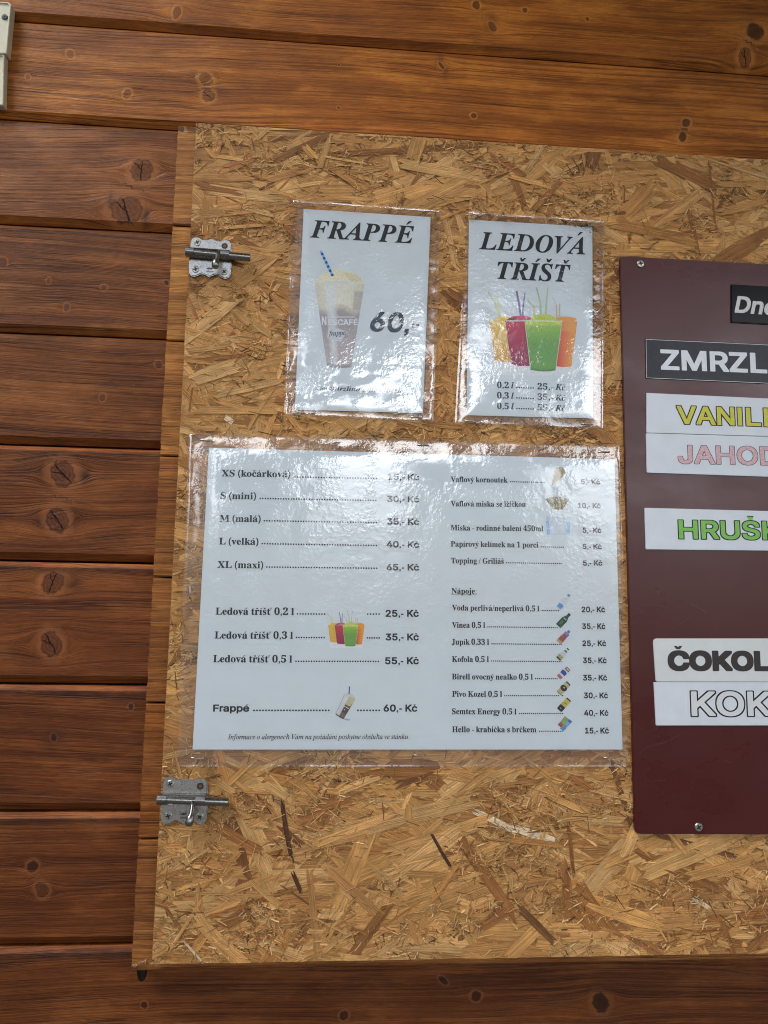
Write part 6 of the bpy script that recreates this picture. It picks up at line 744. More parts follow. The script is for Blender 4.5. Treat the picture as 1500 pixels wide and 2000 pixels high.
  'O': (533, [[254, -27, 192, -18, 140, 4, 134, 8, 87, 48, 51, 102, 29, 166, 20, 242, 20, 266, 28, 338, 50, 404, 88, 460, 134, 502, 192, 527, 256, 536, 278, 536, 340, 528, 394, 505, 400, 501, 448, 458, 483, 406, 506, 340, 513, 268, 513, 242, 506, 170, 495, 136, 482, 100, 448, 49, 400, 7, 342, -18, 280, -27], [266, 74, 296, 78, 333, 94, 367, 122, 390, 158, 405, 204, 409, 248, 405, 304, 389, 352, 368, 386, 334, 415, 296, 431, 268, 435, 234, 430, 200, 415, 168, 388, 143, 348, 129, 304, 124, 256, 129, 204, 137, 178, 145, 156, 168, 122, 200, 94, 234, 79]]),
  'D': (502, [[52, -20, 44, -16, 41, -12, 40, -6, 40, 516, 41, 522, 46, 527, 54, 529, 238, 529, 304, 521, 368, 496, 418, 455, 445, 416, 453, 402, 475, 338, 482, 268, 482, 242, 476, 178, 470, 156, 451, 104, 417, 54, 410, 47, 367, 14, 302, -12, 230, -20], [146, 78, 208, 77, 256, 82, 298, 97, 304, 100, 338, 127, 360, 162, 374, 206, 375, 214, 378, 260, 374, 302, 360, 349, 338, 382, 306, 410, 260, 427, 214, 432, 148, 432, 145, 430]]),
 },
 'sp': {
  'J': (396, [[166, -40, 102, -29, 52, 1, 44, 9, 14, 54, 10, 70, 0, 128, 0, 186, 1, 192, 6, 201, 12, 205, 18, 206, 112, 206, 122, 204, 126, 200, 130, 192, 131, 158, 136, 126, 150, 102, 170, 89, 182, 86, 198, 88, 218, 100, 234, 126, 239, 160, 239, 522, 240, 528, 244, 537, 252, 541, 258, 542, 350, 542, 356, 541, 365, 536, 368, 530, 369, 522, 369, 130, 358, 60, 325, 8, 320, 4, 270, -28, 202, -40]]),
  'A': (480, [[0, -33, -4, -32, -12, -28, -16, -20, -17, -14, -17, 14, -16, 20, 170, 534, 178, 540, 188, 542, 290, 542, 300, 540, 305, 536, 309, 528, 492, 30, 496, 14, 496, -14, 492, -26, 486, -31, 476, -33, 382, -33, 374, -32, 367, -28, 364, -24, 318, 106, 316, 109, 164, 109, 162, 108, 161, 106, 118, -20, 112, -28, 108, -31, 98, -33], [207, 232, 272, 232, 240, 328, 237, 326]]),
  'H': (517, [[44, -33, 38, -31, 31, -26, 27, -14, 27, 522, 31, 534, 39, 540, 46, 542, 140, 542, 148, 540, 154, 536, 157, 530, 158, 522, 159, 322, 356, 322, 359, 324, 359, 522, 362, 534, 371, 540, 378, 542, 470, 542, 478, 541, 484, 538, 489, 530, 490, 522, 490, -12, 489, -20, 486, -27, 480, -31, 472, -33, 378, -33, 371, -32, 362, -25, 359, -14, 358, 198, 160, 199, 158, 196, 158, -12, 156, -22, 153, -28, 149, -30, 140, -33]]),
  'O': (533, [[248, -40, 184, -31, 132, -9, 120, -2, 74, 39, 40, 90, 16, 158, 7, 234, 7, 274, 15, 344, 39, 418, 74, 469, 82, 478, 124, 514, 184, 540, 248, 549, 286, 549, 350, 540, 404, 517, 412, 512, 460, 470, 496, 414, 518, 350, 526, 272, 526, 236, 518, 158, 497, 96, 493, 88, 460, 38, 452, 31, 408, -6, 354, -30, 340, -33, 286, -40], [265, 88, 290, 91, 320, 104, 330, 111, 354, 132, 379, 172, 392, 212, 396, 254, 392, 296, 379, 336, 354, 376, 322, 404, 290, 418, 268, 421, 244, 418, 210, 403, 179, 376, 156, 340, 141, 292, 138, 262, 138, 246, 142, 210, 156, 168, 178, 134, 210, 106, 244, 91]]),
  'D': (502, [[44, -33, 38, -31, 31, -26, 27, -14, 27, 522, 30, 534, 39, 540, 46, 542, 244, 542, 316, 533, 378, 509, 422, 473, 429, 466, 439, 452, 466, 411, 487, 350, 495, 272, 495, 236, 489, 172, 483, 148, 462, 92, 428, 42, 379, 2, 374, -1, 312, -24, 236, -33], [159, 90, 202, 90, 250, 95, 291, 110, 325, 138, 349, 174, 351, 180, 361, 214, 365, 256, 361, 296, 349, 336, 326, 371, 314, 382, 294, 398, 258, 413, 206, 419, 160, 419, 158, 418]]),
 },
 'sk': {
  'C': (510, [[242, -53, 178, -44, 120, -20, 110, -14, 62, 27, 26, 84, 4, 148, 1, 164, -6, 230, -6, 278, 3, 356, 25, 422, 62, 480, 71, 490, 114, 526, 178, 553, 244, 562, 288, 562, 364, 550, 404, 534, 440, 511, 468, 484, 491, 452, 509, 410, 519, 368, 519, 330, 518, 322, 516, 316, 510, 307, 500, 303, 492, 302, 390, 302, 382, 303, 374, 306, 368, 311, 347, 360, 319, 388, 282, 405, 264, 407, 248, 404, 220, 391, 192, 367, 168, 332, 154, 288, 151, 256, 154, 220, 168, 178, 189, 146, 220, 118, 250, 104, 262, 102, 286, 105, 320, 122, 347, 150, 363, 190, 368, 198, 376, 203, 388, 206, 490, 206, 508, 202, 516, 193, 518, 186, 519, 140, 506, 90, 491, 58, 468, 24, 440, -3, 408, -23, 366, -41, 332, -49, 318, -51, 290, -53]]),
  'O': (533, [[242, -53, 178, -44, 120, -20, 110, -14, 64, 27, 26, 84, 4, 148, 1, 164, -6, 230, -6, 278, 3, 356, 25, 422, 63, 480, 73, 490, 114, 526, 178, 553, 244, 562, 290, 562, 356, 553, 414, 529, 422, 524, 470, 482, 507, 426, 531, 356, 539, 278, 539, 230, 531, 152, 508, 84, 470, 26, 462, 18, 422, -16, 356, -44, 290, -53], [261, 102, 270, 102, 282, 104, 312, 117, 344, 144, 366, 180, 380, 222, 382, 248, 380, 286, 365, 332, 344, 364, 312, 392, 282, 405, 268, 407, 250, 405, 220, 392, 188, 363, 168, 332, 154, 288, 151, 256, 154, 220, 167, 180, 188, 146, 220, 117, 250, 104]]),
  'K': (467, [[40, -46, 28, -43, 20, -38, 16, -30, 14, -18, 14, 528, 16, 540, 20, 546, 28, 552, 42, 555, 144, 555, 158, 552, 164, 548, 168, 542, 171, 526, 172, 383, 183, 394, 313, 536, 330, 551, 346, 555, 466, 555, 474, 554, 484, 550, 491, 542, 494, 528, 494, 490, 490, 475, 486, 468, 314, 284, 492, 34, 495, 20, 495, -18, 492, -32, 488, -38, 482, -43, 466, -46, 354, -46, 338, -42, 328, -32, 192, 157, 179, 144, 171, 134, 171, -18, 168, -32, 164, -38, 158, -43, 144, -46]]),
  'L': (393, [[40, -46, 28, -43, 20, -38, 16, -30, 14, -18, 14, 528, 15, 534, 18, 544, 22, 549, 28, 552, 40, 555, 150, 554, 160, 551, 164, 548, 168, 542, 171, 526, 171, 104, 174, 103, 378, 103, 396, 98, 404, 90, 407, 76, 406, -26, 404, -32, 398, -41, 388, -45, 380, -46]]),
  'A': (480, [[-4, -46, -18, -42, -24, -38, -28, -30, -30, -18, -30, 20, -28, 32, 158, 542, 166, 551, 182, 555, 294, 555, 302, 554, 312, 550, 320, 540, 508, 28, 509, 18, 509, -18, 506, -32, 498, -41, 482, -46, 376, -46, 362, -43, 355, -38, 350, -30, 305, 96, 176, 96, 172, 94, 129, -32, 122, -40, 112, -45, 102, -46], [227, 246, 250, 245, 252, 246, 240, 281, 237, 280]]),
  'D': (502, [[40, -46, 28, -43, 20, -38, 16, -30, 14, -18, 14, 528, 18, 544, 26, 551, 42, 555, 248, 555, 322, 546, 390, 519, 438, 479, 466, 440, 477, 422, 500, 356, 508, 278, 508, 232, 500, 154, 476, 86, 438, 30, 389, -10, 318, -37, 240, -46], [172, 104, 198, 103, 244, 108, 278, 121, 286, 125, 316, 150, 336, 182, 348, 222, 351, 250, 349, 284, 335, 330, 315, 360, 290, 381, 280, 388, 248, 401, 202, 406, 174, 406, 171, 404]]),
 },
}

# ------------------------------------------------------------------ lettering
def _load(d):
    return {st: {ch: (a, [list(zip(q[0::2], q[1::2])) for q in polys]) for ch, (a, polys) in g.items()} for st, g in d.items()}


G = _load(GLYPHS)
CAPH = {'sb': 450.0, 'si': 445.0, 'sbi': 450.0}
BOLD = {'sa': 25.0, 'sm': 18.0, 'so': 42.0, 'sj': 20.0, 'sp': 33.0, 'sk': 46.0}       # how far each sans cut is thickened
for _s, _b in BOLD.items():
    CAPH[_s] = 509.0 + 2 * _b
BASE = {'á': 'a', 'é': 'e', 'í': 'i', 'ý': 'y', 'ó': 'o', 'ř': 'r', 'č': 'c', 'š': 's', 'ž': 'z', 'ě': 'e', 'ť': 't',
        'Á': 'A', 'É': 'E', 'Í': 'I', 'Ř': 'R', 'Š': 'S', 'Ť': 'T', 'Č': 'C'}
ACUTE, CARON = set('áéíýóÁÉÍ'), set('řčšžěŘŠŤČ')


def circ(cx, cy, r, n=10):
    return [(cx + r * math.cos(-2 * math.pi * k / n), cy + r * math.sin(-2 * math.pi * k / n)) for k in range(n)]


def glyph(st, ch):
    it = st in ('si', 'sbi')
    sl = 0.27 if it else 0.0
    w = {'sb': 1.0, 'sbi': 1.0, 'si': 0.62}.get(st, 1.7)
    D = lambda pts: [(x + sl * y, y) for x, y in pts]
    sans = st in BOLD
    e = BOLD.get(st, 0)
    if ch == ' ':
        return (160 if not sans else 190), []
    if ch == '.':
        r = 38 * w if not sans else 42
        return 168, [circ(84, r, r)] if not sans else [[(50, -e), (50, 82), (156, 82), (156, -e)]]
    if ch == ',':
        if sans:
            return 190, [[(38, -e), (38, 84), (146, 84), (146, -20), (124, -84), (62, -116), (42, -76), (80, -52), (90, -e)]]
        return 170, [D([(40, 36), (60, 82), (108, 84), (138, 48), (132, -4), (98, -64), (46, -98), (38, -76), (82, -34), (90, -8), (56, 0)])]
    if ch == '-':
        return (200, [D([(26, 118), (26, 118 + 56 * w), (176, 118 + 56 * w), (176, 118)])]) if not sans else \
               (215, [[(18, 134), (18, 234), (198, 234), (198, 134)]])
    if ch == '/':
        return 190, [[(0, -10), (145, 460), (190, 460), (45, -10)]]
    if ch == ':':
        return 190, [circ(95, 38, 38), circ(95, 262, 38)]
    if sans and ch == 'I':
        return 190, [[(60 - e, -e), (60 - e, 509 + e), (130 + e, 509 + e), (130 + e, -e)]]
    base = BASE.get(ch, ch)
    adv, polys = G[st][base]
    polys = [list(p) for p in polys]
    if ch in ACUTE or ch in CARON:
        if base == 'i':
            polys = [p for p in polys if min(y for x, y in p) < 250]
        top = max(y for p in polys for x, y in p)
        xs = [x for p in polys for x, y in p]
        cx = (min(xs) + max(xs)) / 2 - sl * 0.5 * top + (0 if not it else 0)
        b = top + (38 if not base.isupper() else 34)
        if sans: b -= 4
        if ch in ACUTE:
            polys.append(D([(cx - 34, b), (cx + 14, b + 96), (cx + 14 + 78 * w, b + 96), (cx - 34 + 34 * w, b)]))
        else:
            q = 92 * (0.85 if base != 'C' else 1.1)
            polys.append(D([(cx - q, b + 96), (cx - q + 44 * w, b + 96), (cx, b + 54), (cx + q - 44 * w, b + 96),
                            (cx + q, b + 96), (cx + 26 * w, b), (cx - 26 * w, b)]))
    elif ch == 'ť':
        x0 = adv - 6
        polys.append([(x0, 330), (x0 + 22, 470), (x0 + 82, 470), (x0 + 70, 420), (x0 + 20, 330)])
        adv += 70
    return adv, polys


def fill_mesh(polys):
    cu = bpy.data.curves.new("lettering", 'CURVE')
    cu.dimensions = '2D'
    cu.fill_mode = 'BOTH'
    for p in polys:
        s = cu.splines.new('POLY')
        s.points.add(len(p) - 1)
        s.points.foreach_set("co", np.array([(x / 1000, y / 1000, 0, 1) for x, y in p], dtype=np.float32).ravel())
        s.use_cyclic_u = True
    ob = bpy.data.objects.new("lettering", cu)
    me = bpy.data.meshes.new_from_object(ob)
    V = np.empty(len(me.vertices) * 3, dtype=np.float32)
    me.vertices.foreach_get("co", V)
    F = [tuple(f.vertices) for f in me.polygons]
    bpy.data.objects.remove(ob); bpy.data.curves.remove(cu); bpy.data.meshes.remove(me)
    return V.reshape(-1, 3) * 1000, F


def layout(st, s, track=0.0):
    pen, groups = 0.0, []
    for ch in s:
        a, polys = glyph(st, ch)
        groups.append([[(x + pen, y) for x, y in p] for p in polys])
        pen += a + track
    return groups


def lettering(mb, st, s, A, B, cap, y=PRINT_Y, pre=None, slant=0.0, mi=0, track=0.0, frame=None):
    """set a line of writing from point A to point B of the photograph, capitals cap pixels tall;
    frame names the cut whose outlines fill that space when this one lies inside it"""
    groups = layout(st, s, track)
    e = BOLD.get(frame, 0) - BOLD.get(st, 0) if frame else 0.0
    lo = BOLD.get(st, 0) + e
    ref = groups[:pre] if pre else groups
    xs = [x + slant * yy for g in ref for p in g for x, yy in p]
    x0, x1 = min(xs) - e, max(xs) + e
    a, b = P(*A, y), P(*B, y)
    mid = ((A[0] + B[0]) / 2, (A[1] + B[1]) / 2)
    ch = (P(mid[0], mid[1] - cap, y) - P(*mid, y)).length
    sx = (b - a).length / (x1 - x0)
    sy = ch / (CAPH[st] + 2 * e)
    u = (b - a).normalized()
    w = Vector((-u.z, 0, u.x))
    for k, g in enumerate(groups):        # one fill per letter, each a hair in front of the last
        if not g:
            continue
        V, F = fill_mesh(g)
        o = Vector((0, -4e-6 * (k % 3), 0))
        mb.add([a + o + u * ((x + slant * yy - x0) * sx) + w * ((yy + lo) * sy) for x, yy, _ in V], F, mi)


def dots(mb, A, B, step, r, y=PRINT_Y, mi=0):
    a, b = P(*A, y), P(*B, y)
    n = max(1, round(math.dist(A, B) / step))
    k = (P(A[0] + r, A[1], y) - a).length
    for i in range(n + 1):
        c = a.lerp(b, i / n) + Vector((0, 0, k))
        mb.add([(c.x + k * math.cos(t * math.pi / 4), y, c.z + k * math.sin(t * math.pi / 4)) for t in range(8)], [tuple(range(8))], mi)


def poly(mb, pts, col, y, conv=None, mi=0):
    q = [P(*(conv(*p) if conv else p), y) for p in pts]
    mb.add(q, [tuple(range(len(q)))], mi, col)


def shaded(mb, tl, tr, br, bl, fn, y, conv, n=14, m=16, mi=0):
    V, C, F = [], [], []
    for j in range(m + 1):
        for i in range(n + 1):
            s, t = i / n, j / m
            x = (tl[0] * (1 - s) + tr[0] * s) * (1 - t) + (bl[0] * (1 - s) + br[0] * s) * t
            yy = (tl[1] * (1 - s) + tr[1] * s) * (1 - t) + (bl[1] * (1 - s) + br[1] * s) * t
            yy += (0.10 * (bl[0] - br[0]) * -1) * (1 - (2 * s - 1) ** 2) * t * 0.6
            V.append(P(*conv(x, yy), y)); C.append(fn(s, t))
    for j in range(m):
        for i in range(n):
            k = j * (n + 1) + i
            F.append((k, k + 1, k + n + 2, k + n + 1))
    mb.add(V, F, mi, C)


def lerp3(a, b, t):
    t = max(0.0, min(1.0, t))
    return tuple(a[i] * (1 - t) + b[i] * t for i in range(3))


def stroke(mb, p, q, w, col, y, conv, mi=0):
    p, q = Vector(p), Vector(q)
    n = Vector((-(q - p).y, (q - p).x)).normalized() * w / 2
    poly(mb, [p + n, q + n, q - n, p - n], col, y, conv, mi)


def ell(cx, cy, rx, ry, n=20, rot=0.0, a0=0.0, a1=2 * math.pi):
    c, s = math.cos(rot), math.sin(rot)
    out = []
    for k in range(n):
        t = a0 + (a1 - a0) * k / (n if a1 - a0 > 6.2 else n - 1)
        x, yy = rx * math.cos(t), ry * math.sin(t)
        out.append((cx + x * c - yy * s, cy + x * s + yy * c))
    return out


def finish(root, loc):
    loc = Vector(loc)
    root.location = loc
    for ch in root.children:
        ch.location = Vector(ch.location) - loc


# ------------------------------------------------------------------ the setting
bm = bmesh.new()
GZ = -1.5
f = bm.faces.new([bm.verts.new(v) for v in ((-60, -90, GZ), (60, -90, GZ), (60, 0.05, GZ), (-60, 0.05, GZ))])
tag(bm_obj("ground", bm, GROUNDM), kind="structure")

# unseen overhang, added to shade the wall's upper right and dim reflections
aw = empty("shade_overhang", (1.6, -1.2, AWZ))
tag(aw, "added unseen brown boarded overhang above the hatch, shading the wall", "added shade overhang")


def slab(name, x0, x1, y0, y1, z0, z1, mat, par):
    bm = bmesh.new()
    bmesh.ops.create_cube(bm, size=1.0, matrix=Matrix.Translation(((x0 + x1) / 2, (y0 + y1) / 2, (z0 + z1) / 2)) @ Matrix.Diagonal((x1 - x0, y1 - y0, z1 - z0, 1)))
    o = bm_obj(name, bm, mat, par)
    o.location = -Vector(par.location)
    return o


slab("shade_boards", AWX, 4.0, -AWD, 0.03, AWZ, AWZ + 0.03, mat_plain("shade_boards_brown", (0.10, 0.045, 0.02), 0.6, var=.3, scale=8), aw)
slab("shade_fascia", AWX - .02, 4.0, -AWD - .03, -AWD - 0.002, AWZ - 0.06, AWZ + 0.05, mat_plain("shade_fascia_brown", (0.09, 0.04, 0.02), 0.6, var=.3, scale=8), aw)

# ------------------------------------------------------------------ plank wall
rnd = random.Random(7)
PXM = 0.765 / FPX                                   # metres per pixel on the wall


def knot(px, py, r, kind=1, asp=0.85, y=WALL_Y):
    v = P(px, py, y)
    if kind == 1 and r < 11:
        kind = 0.2
    q = random.Random(px * 13.7 + py)
    return (v.x, v.z, r * PXM * (1.12 if r > 15 else 1.0) * q.uniform(.9, 1.12), kind if kind != 1 or q.random() < .8 else .2, asp * q.uniform(.85, 1.2), q.uniform(-.7, .7))


KNOTS = [knot(*k) for k in [
    (137, 105, 8, 1, .7), (54, 150, 5), (248, 183, 9), (402, 155, 14), (407, 187, 12), (862, 128, 9, 2, .38), (1340, 240, 9, 2), (1333, 268, 13, 2, .6),
    (925, 226, 6, 2), (345, 24, 14, 1, .6), (930, 10, 10, 2, .7), (962, 52, 12, 1, .5), (1025, 20, 6, 2), (1147, 37, 5, 2), (1475, 62, 16, 2), (1455, 112, 22, 1, .6), (662, 127, 2.5, 2), (661, 210, 3.5, 2),
    (277, 333, 21), (247, 410, 27, 1, .9), (95, 548, 5), (203, 561, 5), (130, 600, 8, 1, .6), (325, 552, 5, 2), (4, 512, 8), (310, 712, 8), (200, 776, 7),
    (123, 925, 22), (112, 1015, 20), (103, 1138, 21), (100, 1258, 22), (256, 1380, 6, 2), (105, 1440, 7, 2), (63, 1692, 10, 2), (82, 1738, 13),
    (282, 1963, 6, 2), (1173, 1958, 16, 2), (930, 1945, 9, 2), (672, 1983, 7, 2), (866, 1915, 5, 2, 1.8)]]
SMUDGES = [(P(px, py, WALL_Y).x, P(px, py, WALL_Y).z, rx * PXM, rz * PXM, a) for px, py, rx, rz, a in [
    (166, 928, 13, 12, .95), (146, 1137, 15, 15, .95), (285, 425, 7, 22, .9), (215, 395, 6, 22, .85), (215, 752, 16, 6, .5), (105, 1442, 18, 18, .6), (860, 112, 10, 14, .8), (870, 140, 5, 16, .7),
    (960, 45, 14, 30, .6), (1470, 60, 30, 45, .55), (348, 48, 22, 7, .85), (60, 500, 30, 8, .4), (125, 90, 12, 6, .5), (430, 175, 14, 10, .35), (1335, 255, 14, 24, .5),
    (240, 575, 30, 5, .3), (1180, 1962, 30, 26, .5), (605, 1890, 8, 12, .5), (1050, 1962, 120, 18, .25), (130, 1325, 60, 5, .4), (190, 1560, 60, 6, .4)]]
GAPS = [((33, 31), (1500, 148)), ((0, 229), (345, 249)), ((0, 433), (335, 453)), ((0, 643), (330, 664)), ((0, 863), (315, 879)),
        ((0, 1093), (303, 1101)), ((0, 1335), (287, 1339)), ((0, 1584), (268, 1588)), ((0, 1848), (256, 1849))]
gz = [(P(*a, WALL_Y).z + P(*b, WALL_Y).z) / 2 for a, b in GAPS]
bounds = [0.86] + gz + [gz[-1] - 0.135]


class WoodMB:
    def __init__(self): self.v, self.f, self.gc, self.kn, self.sm, self.ti = [], [], [], [], [], []
    def grid(self, rows, xs, tint, pid, knots=(), smudges=(), top_band=0.0, zt=None, lit_edge_tint=None):
        base = len(self.v)
        nx = len(xs)
        X, Z = np.meshgrid(np.array(xs), np.array([r[0] for r in rows]))
        Y = np.repeat(np.array([r[1] for r in rows])[:, None], nx, 1)
        warp = np.zeros_like(X)
        best = np.full(X.shape, 1e9)
        K = np.zeros(X.shape + (3,)); K[..., 0] = 9
        for (kx, kz, r, kind, asp, turn) in knots:
            dx, dz = (X - kx), (Z - kz)
            d = np.sqrt((dx / 1.9) ** 2 + dz ** 2)
            dd = np.maximum(d, r * 0.9)
            warp += -(r * r * 0.95) * dz / (dd * dd) * np.exp(-d / (r * 5.0))
            ct, st = math.cos(turn), math.sin(turn)
            ex, ez = (dx * ct + dz * st) / (r * asp), (dz * ct - dx * st) / r
            e = np.sqrt(ex ** 2 + ez ** 2)
            m = (e < best)
            best = np.where(m, e, best)
            K[m] = np.stack([ex, ez, np.full_like(ex, kind)], -1)[m]
        S = np.zeros_like(X)
        for (sx, sz, rx, rz, a) in smudges:
            S = np.maximum(S, a * np.exp(-(((X - sx) / rx) ** 2 + ((Z - sz) / rz) ** 2)))
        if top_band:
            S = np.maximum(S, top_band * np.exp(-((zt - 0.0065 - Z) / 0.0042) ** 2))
        wav = 0.004 * np.sin(X * 5.1 + pid * 1.7) + 0.0025 * np.sin(X * 11.7 + pid * 2.9 + Z * 9)
        for i in range(X.shape[0]):
            for j in range(nx):
                self.v.append((X[i, j], Y[i, j], Z[i, j]))
        self.gc += np.stack([X + pid * 3.17, Z + warp + wav + pid * 1.37, np.full_like(X, pid * 2.3)], -1).reshape(-1, 3).tolist()
        self.kn += K.reshape(-1, 3).tolist()
        self.sm += S.reshape(-1).tolist()
        for i in range(X.shape[0]):
            tt = tuple(a * b for a, b in zip(tint, lit_edge_tint)) if i in (len(rows) - 2, len(rows) - 3) and lit_edge_tint else tint
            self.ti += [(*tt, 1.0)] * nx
        for i in range(len(rows) - 1):
            for j in range(nx - 1):
                a = base + i * nx + j
                self.f.append((a, a + 1, a + nx + 1, a + nx))
    def build(self, name, parent=None):
        o = mesh_obj(name, self.v, self.f, WOOD, parent, smooth=True, auto=25)
        d = o.data
        for n, t, key, arr in (("gc", 'FLOAT_VECTOR', "vector", self.gc), ("kn", 'FLOAT_VECTOR', "vector", self.kn), ("smu", 'FLOAT', "value", self.sm), ("tint", 'FLOAT_COLOR', "color", self.ti)):
            a = d.attributes.new(n, t, 'POINT')
            a.data.foreach_set(key, np.array(arr, dtype=np.float32).ravel())
        return o


def plank_rows(z0, z1, y, step=0.0026, bevel_b=0.0075, depth_b=0.0055, bevel_t=0.0048, depth_t=0.0044, back=0.022):
    rows = [(z0, y + back), (z0, y + depth_b), (z0 + bevel_b, y)]
    n = max(2, int((z1 - z0 - bevel_b - bevel_t) / step))
    for k in range(1, n):
        rows.append((z0 + bevel_b + (z1 - bevel_t - z0 - bevel_b) * k / n, y))
    return rows + [(z1 - bevel_t - 0.0004, y), (z1 - bevel_t, y + 0.0001), (z1, y + depth_t), (z1, y + back)]


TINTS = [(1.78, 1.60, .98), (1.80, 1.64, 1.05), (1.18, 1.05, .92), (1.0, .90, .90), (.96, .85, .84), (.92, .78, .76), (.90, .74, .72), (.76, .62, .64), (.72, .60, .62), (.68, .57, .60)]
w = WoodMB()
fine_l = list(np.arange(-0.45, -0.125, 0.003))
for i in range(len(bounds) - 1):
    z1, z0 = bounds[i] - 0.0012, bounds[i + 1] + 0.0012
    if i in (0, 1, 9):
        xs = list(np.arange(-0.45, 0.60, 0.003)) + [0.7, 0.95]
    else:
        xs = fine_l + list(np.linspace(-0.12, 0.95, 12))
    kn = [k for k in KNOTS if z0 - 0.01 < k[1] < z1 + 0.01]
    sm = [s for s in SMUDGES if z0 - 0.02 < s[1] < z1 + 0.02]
    w.grid(plank_rows(z0, z1, WALL_Y), xs, TINTS[i], i + 1, kn, sm, 0.75 if i >= 6 else 0.45 if i >= 2 else 0.25, z1, (2.0, 1.9, 1.7) if i >= 5 else None)  # top bevels of the lower planks painted lighter, as if lit from above
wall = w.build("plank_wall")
# boards behind the grooves, so that no daylight shows between the planks
bm = bmesh.new()
bmesh.ops.create_cube(bm, size=1.0, matrix=Matrix.Translation((0.25, WALL_Y + 0.036, 0.15)) @ Matrix.Diagonal((1.4, 0.03, 1.3, 1)))
bm_obj("backing_board", bm, DARKHOLE, wall)
tag(wall, "brown stained timber wall of horizontal bevelled planks with round knots", "wall")

# ------------------------------------------------------------------ hatch: planks, strand board, two barrel bolts
hatch = empty("hatch")
tag(hatch, "wooden hatch faced with tan strand board, fixed in front of the plank wall", "hatch")
XL = (P(345, 250, BACK_Y).x + P(272, 1640, BACK_Y).x) / 2 + 0.0005
jz = [P(345, 243, BACK_Y).z] + [P(x, y, BACK_Y).z for x, y in ((356, 441), (346, 666), (333, 891), (318, 1128), (304, 1373), (290, 1639))] + [P(900, 1887, BACK_Y).z]
STRIP_T = [(2.1, 2.45, 2.4), (2.1, 2.5, 2.4), (1.95, 2.15, 2.0), (1.75, 1.85, 1.7), (1.4, 1.45, 1.4), (1.3, 1.2, 1.05), (1.2, 1.25, 1.4)]
w = WoodMB()
xs = [XL] + list(np.arange(XL + 0.0015, XL + 0.03, 0.002)) + list(np.linspace(XL + 0.05, 0.84, 6))
for i in range(len(jz) - 1):
    z1, z0 = jz[i] - 0.0008, jz[i + 1] + 0.0010
    rows = plank_rows(z0, z1, BACK_Y, 0.003, 0.0012, 0.0012, 0.0012, 0.0012, 0.022)
    sm = []
    for q, (px, py) in enumerate(((352, 342), (338, 795), (309, 1260), (277, 1790), (338, 815), (318, 1085), (296, 1505))):
        v = P(px, py, BACK_Y)
        if q < 4:
            sm.append((v.x, v.z, 0.02, 0.0011, .9))
        else:
            sm.append((v.x, v.z, 0.02, 0.022, .38))
    kn = [knot(350, 248, 7, 2, 1.5, BACK_Y)] if i == 0 else []
    sm.append((P(347, 246, BACK_Y).x + .012, P(347, 246, BACK_Y).z, .012, .004, .7))
    base = len(w.v)
    w.grid(rows, xs, STRIP_T[i], 20 + i, kn, sm)
    # sawn left end of each plank: uneven by a fraction of a millimetre, with its own return face
    n0 = len(w.v)
    nx = len(xs)
    for k in range(len(rows)):
        x, y, z = w.v[base + k * nx]
        j = (rnd.random() - .5) * 0.0009
        w.v[base + k * nx] = (x + j, y, z)
        w.v.append((x + j + 0.0001, y + 0.022, z))
        w.gc.append((5 + y, z * 1.0, 3)); w.kn.append((9, 0, 0)); w.sm.append(0.15); w.ti.append((*STRIP_T[i], 1))
    for k in range(len(rows) - 1):
        w.f.append((base + k * nx, base + (k + 1) * nx, n0 + k + 1, n0 + k))
w.build("plank_backing", hatch)

# splintered lower end of the edge strip
R4 = crop(240, 1800, 9.375)
mb = MB()
r2 = random.Random(3)
for zx, zy in [(190, 815), (230, 815), (290, 765), (350, 755), (410, 755), (520, 790)]:
    a = P(*R4(zx, zy), BACK_Y - 0.001)
    l, s = 0.002 + r2.random() * 0.003, 0.0012 + r2.random() * .001
    d = Vector((r2.uniform(-.5, .5), -0.2, -1)).normalized()
    n = Vector((d.z, 0, -d.x)) * s
    mb.add([a - n - d * l * .6, a + n - d * l * .6, a + d * l * .5, a - n * .4 - d * l * .2 + Vector((0, -.0012, 0))], [(0, 1, 3), (1, 2, 3), (0, 3, 2)])
mb.build("splinters", mat_plain("raw_splinter_wood", (0.30, 0.16, 0.075), 0.7, var=.3, scale=300), hatch)

# strand board
OX0, OX1 = -0.1538, 0.82
OZ0, OZ1 = (P(300, 1880).z + P(1500, 1865).z) / 2, P(380, 240).z
prism("board_core", [(OX0, OZ0), (OX1, OZ0), (OX1, OZ1), (OX0, OZ1)], 0.0003, BACK_Y - 0.0005, EDGEM, hatch)


def clip(pts, x0, x1, z0, z1):
    def cut(ps, ax, lim, sg):
        out = []
        for i in range(len(ps)):
            p, q = ps[i], ps[(i + 1) % len(ps)]
            pin, qin = sg * (p[ax] - lim) >= 0, sg * (q[ax] - lim) >= 0
            if pin: out.append(p)
            if pin != qin:
                t = (lim - p[ax]) / (q[ax] - p[ax])
                out.append(tuple(p[k] + (q[k] - p[k]) * t for k in range(2)))
        return out
    for ax, lim, sg in ((0, x0, 1), (0, x1, -1), (1, z0, 1), (1, z1, -1)):
        if len(pts) < 3: return []
        pts = cut(pts, ax, lim, sg)
    return pts if len(pts) > 2 else []


# grime rubbed into the board round the bolts
GRIME = [(*xz(px, py), r * 0.00055, a) for px, py, r, a in ((458, 520, 14, .55), (436, 552, 13, .5), (375, 470, 12, .45), (420, 470, 14, .35), (492, 515, 10, .3), (380, 552, 12, .4),
                                                         (418, 1580, 18, .45), (318, 1602, 20, .45), (388, 1604, 14, .4), (420, 1520, 16, .45), (345, 1500, 18, .3), (404, 242, 10, .55), (316, 1790, 24, .2))]


